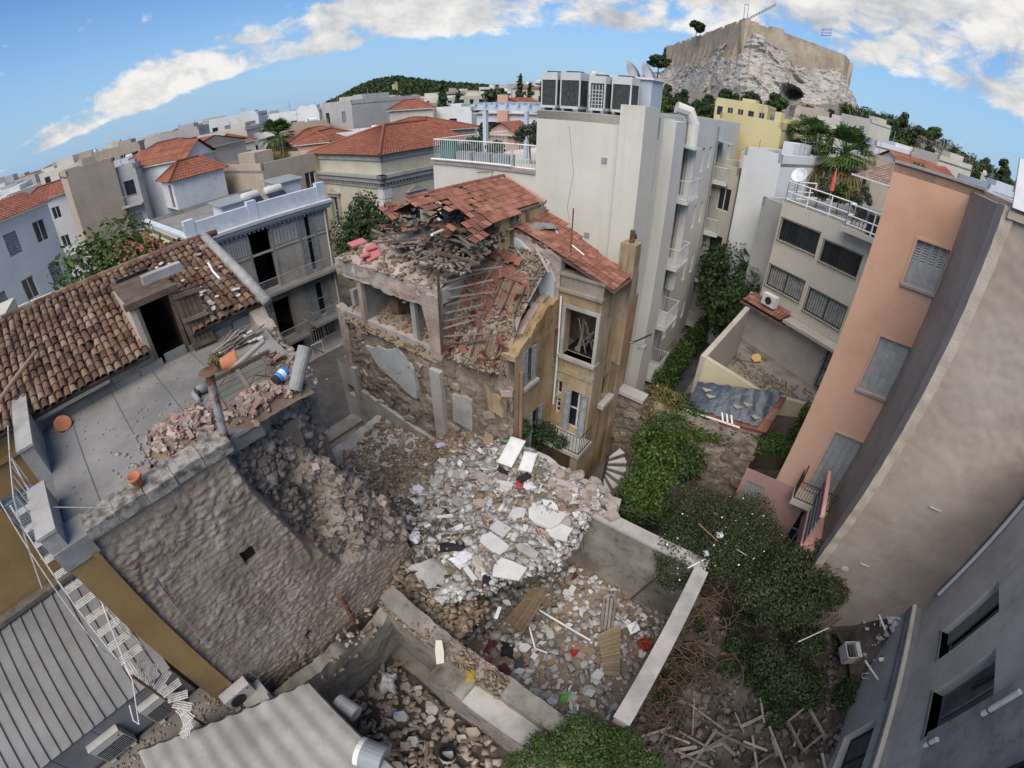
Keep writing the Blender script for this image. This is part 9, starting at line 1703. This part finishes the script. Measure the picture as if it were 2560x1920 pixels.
# ================================================================== the overgrown garden
GSTONE = mk('garden wall rubble stone', [(.13, .105, .085), (.22, .18, .145), (.30, .25, .205)], scale=2.2, rough=1, bump=1, bscale=8, bdist=.07, grime=.3, grimecol=(.09, .075, .06))
def garden():
 rr = random.Random(61)
 t = thing('garden_stone_wall', 'old rubble stone wall closing the far side of the garden', 'wall', (7, 14, 0)); pts = [Vector((4.55, 15.7, 0)), Vector((5.5, 14.9, 0)), Vector((7.3, 13.6, 0)), Vector((9.6, 12.2, 0))]
 for i, (a, b) in enumerate(zip(pts[:-1], pts[1:])): lumpy(Frame(a, b-a), 0, (b-a).length, -.2, jag([(0, 3.7), ((b-a).length, 3.6)], .12, 2, i), .09, 1.8, 40, 40, .5, 20+i).build('stone_face', GSTONE, t, True)
 q = MB(); q.obox(pts[0]+UP*3.75-E1*.25, (pts[1]-pts[0]), E1*.6, UP*.16); q.build('coping', CONCP, t)
 S6 = [mesh_of(MB().cbox((0, 0, 0), Vector((.13+.02*k, .02, 0)), Vector((0, .06, 0)), Vector((.01, 0, .07+.01*k))), mat=GSTONE, name='stone') for k in range(4)]
 for i in range(110):
  k = rr.randrange(3); a, b = pts[k], pts[k+1]; F = Frame(a, b-a); p = F.p(rr.uniform(0, (b-a).length), rr.uniform(1.2, 3.5), .06); inst('stone', S6[i % 4], Matrix.Translation(p) @ Matrix.Rotation(atan2(F.u.y, F.u.x)+rr.uniform(-.1, .1), 4, 'Z') @ Matrix.Rotation(rr.uniform(-.15, .15), 4, 'Y'), t)
 # spiral stair
 c = ST(12.0, 4.3, 0); g = thing('spiral_stair', 'worn spiral stair winding down beside the rear balcony', 'stair', c); MB().tube([c, c+UP*3.3], .06, 8).build('newel', IRON, g)
 for i in range(15):
  a = .4-i*.42; z = 3.1-i*.205; d0 = Vector((cos(a), sin(a), 0)); d1 = Vector((cos(a+.36), sin(a+.36), 0)); q = MB(); V = [c+d0*.06, c+d0*.78, c+d1*.78, c+d1*.06]; q.add([v+UP*z for v in V]+[v+UP*(z-.06) for v in V], [(0, 1, 2, 3), (7, 6, 5, 4), (0, 4, 5, 1), (1, 5, 6, 2), (2, 6, 7, 3)]); q.build('tread', CONCP, g)
 def px(m, z): return at(m, z)
 bush('balcony_plant', 'dark leafy plant spilling over the rear balcony of the ruin', [(FB.p(.3, 3.4, .9), (.5, .45, .4)), (FB.p(.0, 3.1, 1.0), (.45, .4, .5)), (FB.p(1.0, 3.35, .95), (.35, .3, .25)), (FB.p(-.3, 2.8, 1.0), (.35, .35, .4))], 2600, .06, LEAF_A, None, 'plant')
 bush('wall_fern', 'small dark plant hanging on the corner of the ruin', [(FA.p(.5, 4.3, .15), (.22, .2, .4))], 400, .07, LEAF_A, None, 'plant', False)
 # lemon tree, big round creeper bush, second bush, bottom bush
 L = [(px((0, 1420, 1010), 3.2), (.95, .9, 1.0)), (px((0, 1380, 1060), 2.6), (.8, .8, .9)), (px((0, 1450, 930), 3.2), (.9, .9, .9)), (px((0, 1480, 1000), 2.8), (.8, .8, .8)), (px((0, 1400, 960), 2.4), (.8, .7, .9)), (px((0, 1360, 1100), 1.9), (.7, .7, .8)), (px((0, 1420, 1100), 1.6), (.7, .7, .8)), (px((0, 1480, 880), 3.4), (.6, .6, .6))]
 bush('lemon_tree', 'bright green lemon tree beside the spiral stair', L[:3]+L[4:7], 9000, .075, LEAF_B, None, 'tree', base=px((0, 1400, 1060), 0)); bush('ivy_tree', 'dark ivy clad tree behind the lemon tree', L[3:4]+L[7:], 4200, .07, LEAF_A, None, 'tree', base=px((0, 1470, 990), 0))
 B = [(px((0, 1550, 1130), 3.0), (1.25, 1.2, 1.0)), (px((0, 1480, 1180), 2.8), (1.0, .95, 1.0)), (px((0, 1620, 1120), 2.7), (1.0, 1.0, .9)), (px((0, 1500, 1100), 2.8), (.95, .95, .9)), (px((0, 1560, 1200), 2.9), (1.0, .95, .9)), (px((0, 1455, 1235), 3.0), (.6, .55, .7)), (px((0, 1440, 1190), 3.2), (.5, .5, .5)), (px((0, 1600, 1190), 2.6), (1.0, .95, .9)), (px((0, 1650, 1170), 2.2), (.85, .85, .9)), (px((0, 1470, 1150), 3.3), (.7, .7, .6)), (px((0, 1535, 1180), 3.5), (.9, .9, .7)), (px((0, 1600, 1130), 3.3), (.9, .9, .7))]
 bush('creeper_mound', 'big rounded dark creeper with tiny white flowers over the garden wall', B, 46000, .04, LEAF_E, None, 'bush', base=px((0, 1570, 1200), 0))
 fl = leaf_mesh('flowers', [(Vector(c), (r[0]*1.02, r[1]*1.02, r[2]*1.02)) for c, r in B], 260, .028, mk('white petals', [(.65, .65, .6), (.75, .75, .7)], bump=0), .9, shell=.95); o = stuff('white_flowers', fl)
 C_ = [(px((0, 1700, 1230), 2.7), (1.0, .95, .9)), (px((0, 1775, 1215), 2.7), (.85, .8, .8)), (px((0, 1740, 1290), 2.5), (.95, .95, .9)), (px((0, 1680, 1310), 2.2), (.85, .85, .8)), (px((0, 1795, 1280), 2.3), (.6, .6, .7)), (px((0, 1740, 1400), 1.3), (.5, .5, .5)), (px((0, 1700, 1470), 1.1), (.7, .65, .7)), (px((0, 1750, 1490), 1.0), (.6, .6, .6)), (px((0, 1660, 1420), 1.2), (.6, .6, .6)), (px((0, 1840, 1300), 1.5), (.45, .35, .35)), (px((0, 1880, 1290), 1.6), (.4, .3, .3)), (px((0, 1640, 1270), 2.4), (.9, .85, .8)), (px((0, 1800, 1230), 2.5), (.7, .7, .7))]
 bush('laurel_tree', 'dark laurel tree in front of the brown stucco wall', C_, 32000, .055, LEAF_E, None, 'tree', base=px((0, 1720, 1400), 0))
 D_ = [(px((0, 1260, 1600), 3.0), (.75, .7, .6)), (px((0, 1180, 1620), 2.8), (.55, .5, .5)), (px((0, 1340, 1620), 2.9), (.6, .6, .5)), (px((0, 1290, 1650), 3.0), (.7, .6, .6)), (px((0, 1120, 1650), 2.7), (.35, .35, .3)), (px((0, 1400, 1650), 2.7), (.4, .4, .35))]
 bush('flowering_bush', 'leafy green bush with a few pink flowers at the bottom edge', D_, 15000, .04, LEAF_B, None, 'bush', base=px((0, 1280, 1640), 0)); stuff('pink_flowers', leaf_mesh('pink_flowers', [(Vector(c), r) for c, r in D_], 60, .03, mk('pink petals', [(.30, .06, .16), (.4, .1, .22)], bump=0), .9, shell=.95))
 G_ = [(px((0, rr.uniform(1560, 1850), rr.uniform(1330, 1560)), .25), (rr.uniform(.3, .6), rr.uniform(.3, .6), rr.uniform(.2, .45))) for _ in range(26)]+[(px((0, rr.uniform(1400, 1560), rr.uniform(1330, 1600)), .2), (.3, .3, .2)) for _ in range(9)]
 bush('ground_ivy', 'dark ivy covering the shaded garden floor', G_, 15000, .055, LEAF_A, None, 'ivy', False)
 # dry brown vines
 q = MB()
 for i in range(260):
  m = rr.choice(((0, 1540, 1250), (0, 1500, 1330), (0, 1470, 1420), (0, 1450, 1480), (0, 1520, 1450), (0, 1440, 1550), (0, 1560, 1290))); p = px((0, m[1]+rr.gauss(0, 28), m[2]+rr.gauss(0, 35)), rr.uniform(.3, 2.6) if m[2] < 1340 else rr.uniform(.2, 1.3)); pp = [p]
  d = Vector((rr.uniform(-1, 1), rr.uniform(-1, 1), rr.uniform(-.2, .3)))
  for k in range(5): d = d+Vector((rr.uniform(-.6, .6), rr.uniform(-.6, .6), rr.uniform(-.55, .25))); pp.append(pp[-1]+d.normalized()*.22); pp[-1].z = max(.1, pp[-1].z)
  q.tube(pp, .013, 4, False)
 one('dry_vines', q, mk('dry brown vine', [(.085, .05, .034), (.15, .095, .066)], scale=5, bump=.2), 'tangle of dry brown vines hanging behind the straight garden wall', 'vines')['kind'] = 'stuff'
 for i, (a, b, z) in enumerate((((9, 120, 75), (9, 245, 190), 4.1), ((9, 50, 360), (9, 165, 300), 3.7), ((9, 365, 240), (9, 430, 280), 3.6), ((9, 760, 835), (9, 955, 745), 2.0))): q = MB(); q.tube([px(a, z), px(b, z)], .018, 5); one('fallen_stick', q, [mk('orange stick', [(.24, .12, .06), (.3, .17, .09)], bump=0), WHITEP, LEAD, WHITEP][i], ['orange stick on the top of the creeper bush', 'white stick on the front of the creeper bush', 'grey stick on the right of the creeper bush', 'white pipe lying under the laurel tree'][i], 'stick')
 for i, m in enumerate(((9, 255, 145), (9, 168, 262))): cloth(['white scrap caught on top of the creeper bush', 'smaller white scrap caught on the creeper bush'][i], px(m, 4.0-.3*i), .12-.03*i, .10, .08, CLOTHW, 5+i)
 # ground clutter, timber and stones
 q = MB(); q.grid(lambda a, b: ST(2.5+a*11, -9+b*8.3, .02+.10*fb(a*9, b*7, 1, 1)), 50, 40, flip=True); setting('garden_soil', q, DIRT, True, 'structure')
 P = []; S_ = []
 for i in range(900):
  m = (0, rr.uniform(1380, 1900), rr.uniform(1330, 1650)); p = px(m, .1); P.append(p); a = .04+.2*rr.random()**2; S_.append([a*1.3, a, a*.6])
 stuff('garden_rubble', rubble_mesh('garden_rubble', P, S_, mk('garden stones', [(.05, .046, .04), (.10, .092, .08), (.17, .16, .14)], scale=2, isl=.7, hue=.2, bump=.4), .5))
 for i in range(26):
  p = px((0, rr.gauss(1590, 85), rr.gauss(1600, 40)), .25); a = rr.uniform(0, pi); d = Vector((cos(a), sin(a), rr.uniform(-.05, .12))); L_ = rr.uniform(.5, 1.6); one('garden_plank', plank_mb(p-d*L_/2, p+d*L_/2, rr.uniform(.05, .12), .03), WOODGREY, 'grey plank in the timber heap at the bottom of the garden', 'plank', 'planks in the garden heap')
 # corner pile with the old cooker
 cen = px((9, 1380, 700), 1.7)
 q = MB(); q.grid(lambda a, b: cen+Vector(((a-.5)*3.4, (b-.5)*3.2, -1.5+2.0*math.exp(-((a-.5)**2+(b-.5)**2)*7)+.12*fb(a*6, b*6, 2, 1))), 30, 30); setting('corner_heap', q, DIRT, True, 'stuff')
 P = []; S_ = []
 for i in range(420): x, y = rr.gauss(0, .42), rr.gauss(0, .55); P.append(cen+Vector((x, y, .45-1.2*(x*x+y*y)*.7+.05))); a = .04+.16*rr.random()**1.8; S_.append([a*1.4, a, a*.6])
 stuff('corner_rubble', rubble_mesh('corner_rubble', P, S_, PLASTERG, .5))
 for i in range(30): x, y = rr.gauss(0, .45), rr.gauss(0, .6); p = cen+Vector((x, y, .55-.8*(x*x+y*y))); a = rr.uniform(.08, .2); one('pale_chunk', slab_mb(p, Vector((a, .3*a, .05)), Vector((-.2*a, a*.8, .06)), a*.5, 6, .25, 2000+i), WHITEB if i % 2 else CONCP, ['grey chunk on the heap in the corner by the grey house', 'white chunk on the heap in the corner by the grey house'][i % 2], 'rubble', ['grey chunks in the corner heap', 'white chunks in the corner heap'][i % 2])
 for i, (a, b) in enumerate((((9, 1400, 555), (9, 1560, 495)), ((9, 1280, 660), (9, 1320, 760)), ((9, 1190, 955), (9, 1275, 1080)), ((9, 1280, 950), (9, 1430, 935)))): q = plank_mb(px(a, 2.1-.5*(i > 1)), px(b, 2.2-.5*(i > 1)), .06+.08*(i == 3), .03); one('white_bar', q, WHITEP, ['long white rail on top of the corner heap', 'short white rail on the left of the corner heap', 'white rail beside the cooker', 'broad white strip right of the cooker'][i], 'rail')
 c = px((9, 1095, 905), 1.0); g = thing('old_cooker', 'dumped white cooker lying open with a sooty inside', 'cooker', c-UP*.3); u = Vector((.92, -.2, .1)).normalized(); v = Vector((.2, .92, .05)).normalized(); w = u.cross(v); CK = mk('white enamel', [(.42, .41, .38), (.52, .51, .48)], rough=.45, grime=.35, bump=.05)
 for (o, a, b, h) in ((-u*.28-v*.3-w*.28, u*.56, v*.03, w*.56), (-u*.28+v*.27-w*.28, u*.56, v*.03, w*.56), (-u*.28-v*.3-w*.28, u*.03, v*.6, w*.56), (u*.12-v*.3-w*.28, u*.16, v*.6, w*.56), (-u*.28-v*.3-w*.28, u*.56, v*.6, w*.03)): MB().obox(c+o, a, b, h).build('casing_panel', CK, g)
 MB().obox(c-u*.24-v*.26-w*.2, u*.34, v*.5, w*.3).build('sooty_inside', mk('soot', [(.01, .01, .01), (.05, .048, .045)], scale=14, bump=.4), g)
 for k in range(4): MB().tube([c-u*(.22-.1*k)-v*.26+w*.22, c-u*(.22-.1*k)+v*.26+w*.22], .008, 5).build('rack_bar', LEAD, g)
 q = MB()
 for i in range(14):
  p = [px((9, 1350+rr.gauss(0, 60), 1050+rr.gauss(0, 60)), .9)]
  for k in range(4): p.append(p[-1]+Vector((rr.uniform(-.25, .25), rr.uniform(-.25, .25), rr.uniform(-.1, .15))))
  q.tube(p, .012, 4, False)
 one('white_cables', q, PIPEW, 'loop of white cables below the corner heap', 'cable')['kind'] = 'stuff'
 # rusty bed base
 c = px((9, 800, 1400), .5); g = thing('bed_base', 'sooty spring bed base leaning at the bottom of the garden', 'bed base', c-UP*.4); u = Vector((.8, .35, .2)).normalized(); v = Vector((-.3, .9, .15)).normalized()
 for (a, b) in ((-1, 0), (1, 0)): MB().obox(c+u*(a*.42)-v*.55, u*.06, v*1.1, UP*.1).build('side_rail', WOODGREY, g)
 for b in (-1, 1): MB().obox(c-u*.42+v*(b*.52), u*.84, v*.06, UP*.1).build('end_rail', WOODGREY, g)
 for k in range(8): MB().tube([c-u*.4+v*(.12*k-.42), c+u*.4+v*(.12*k-.42)], .014, 5).build('spring_wire', IRON, g)
 # green growth on walls and in the alley
 bush('wall_creeper', 'green creeper hanging below the tarpaulin roof', [(px((6, 150+90*k, 1140+18*k), 3.3), (.5, .35, .4)) for k in range(7)]+[(px((6, 120, 1030), 3.4), (.4, .3, .3))], 5200, .06, LEAF_B, None, 'creeper', False); bush('wall_creeper', 'yellowish creeper over the left end of the tarpaulin wall', [(px((5, 2050, 900), 3.6), (.7, .6, .5)), (px((5, 2130, 960), 3.5), (.6, .6, .6)), (px((5, 1990, 1000), 3.2), (.5, .5, .7))], 4200, .06, LEAF_Y, None, 'creeper', False); bush('side_creeper', 'green creeper at the left foot of the orange house', [(px((6, 800, 1020), 3.9), (.25, .25, .7)), (px((6, 730, 1150), 3.3), (.3, .3, .5)), (px((6, 610, 1180), 3.4), (.4, .3, .3))], 1800, .06, LEAF_B, None, 'creeper', False)
 for i, (az, d, h, r) in enumerate(((27.0, 34, 8.0, 2.6), (28.6, 30, 7.2, 2.2), (30.2, 27.5, 6.6, 1.9), (25.8, 38, 7, 2.2))): tree('ivy_tree', ['dark leafy tree filling the alley behind the hotel, farther', 'dark leafy tree in the middle of the alley', 'dark leafy tree nearest the ivory flats in the alley', 'dark tree at the far end of the alley'][i], pol(az, d), h, r, h*.38, LEAF_A, 4200, .15, 14, 'trees in the alley', 90+i, sub=.5)
 for i in range(7): p = pol(22.4+i*.75, 22.5+1.6*i); bush('alley_shrub', ['potted shrub nearest in the alley beside the hotel', 'second shrub from the near end of the alley', 'third shrub along the alley', 'fourth shrub along the alley', 'fifth shrub along the alley', 'sixth shrub along the alley', 'farthest low shrub in the alley'][i], [(p+UP*.8, (.75, .75, .8)), (p+Vector((.4, .3, 1.3)), (.5, .5, .5))], 1100, .09, LEAF_A if i % 2 else LEAF_B, 'shrubs along the alley', 'shrub')
 q = MB(); q.obox(pol(20.5, 21.5, .0), E1*18, E2*1.6, UP*.03); setting('alley_path', q, mk('dark wet slate', [(.045, .05, .058), (.085, .09, .10)], scale=1, rough=.4, bump=.1))
 # rubble in the walled yard
 a, b, c_, d, e, zf = YARD; P = []; S_ = []
 for i in range(420): p = a.lerp(e, rr.uniform(.03, .9)).lerp(b.lerp(d, rr.uniform(0, 1)), rr.uniform(.03, .85)); P.append(Vector((p.x, p.y, zf+.03))); s = .03+.12*rr.random()**2; S_.append([s*1.4, s, s*.6])
 stuff('walled_yard_rubble', rubble_mesh('walled_yard_rubble', P, S_, EARTHR, .5))
 p = px((6, 490, 655), 3.5); one('yellow_block', slab_mb(p, Vector((.28, -.05, .1)), Vector((.05, .2, .15)), .1, 6, .15, 5), mk('yellow panel', [(.5, .34, .12), (.58, .42, .18)], bump=.1), 'yellow broken panel in the walled yard', 'panel')
 for i in range(7): p = px((6, 430+rr.gauss(0, 50), 640+rr.gauss(0, 50)), 3.55); d_ = Vector((rr.uniform(-1, 1), rr.uniform(-1, 1), .3)); one('brown_stick', plank_mb(p-d_*.5, p+d_*.5, .06, .05), TIMBER, 'brown stick leaning in the rubble of the walled yard', 'stick', 'sticks in the walled yard')
 # hoop stand on the pavement
 for i, m in enumerate(((4, 2030, 620), (4, 2070, 600))):
  pass
 a, b = at((4, 2018, 640), .15), at((4, 2082, 610), .15); g = thing('pavement_hoop', 'white bent tube barrier on the pavement by the corner house', 'barrier', (a+b)/2); MB().tube([a, a+UP*.75, b+UP*.75, b], .035, 7).build('hoop', WHITEP, g)
garden()
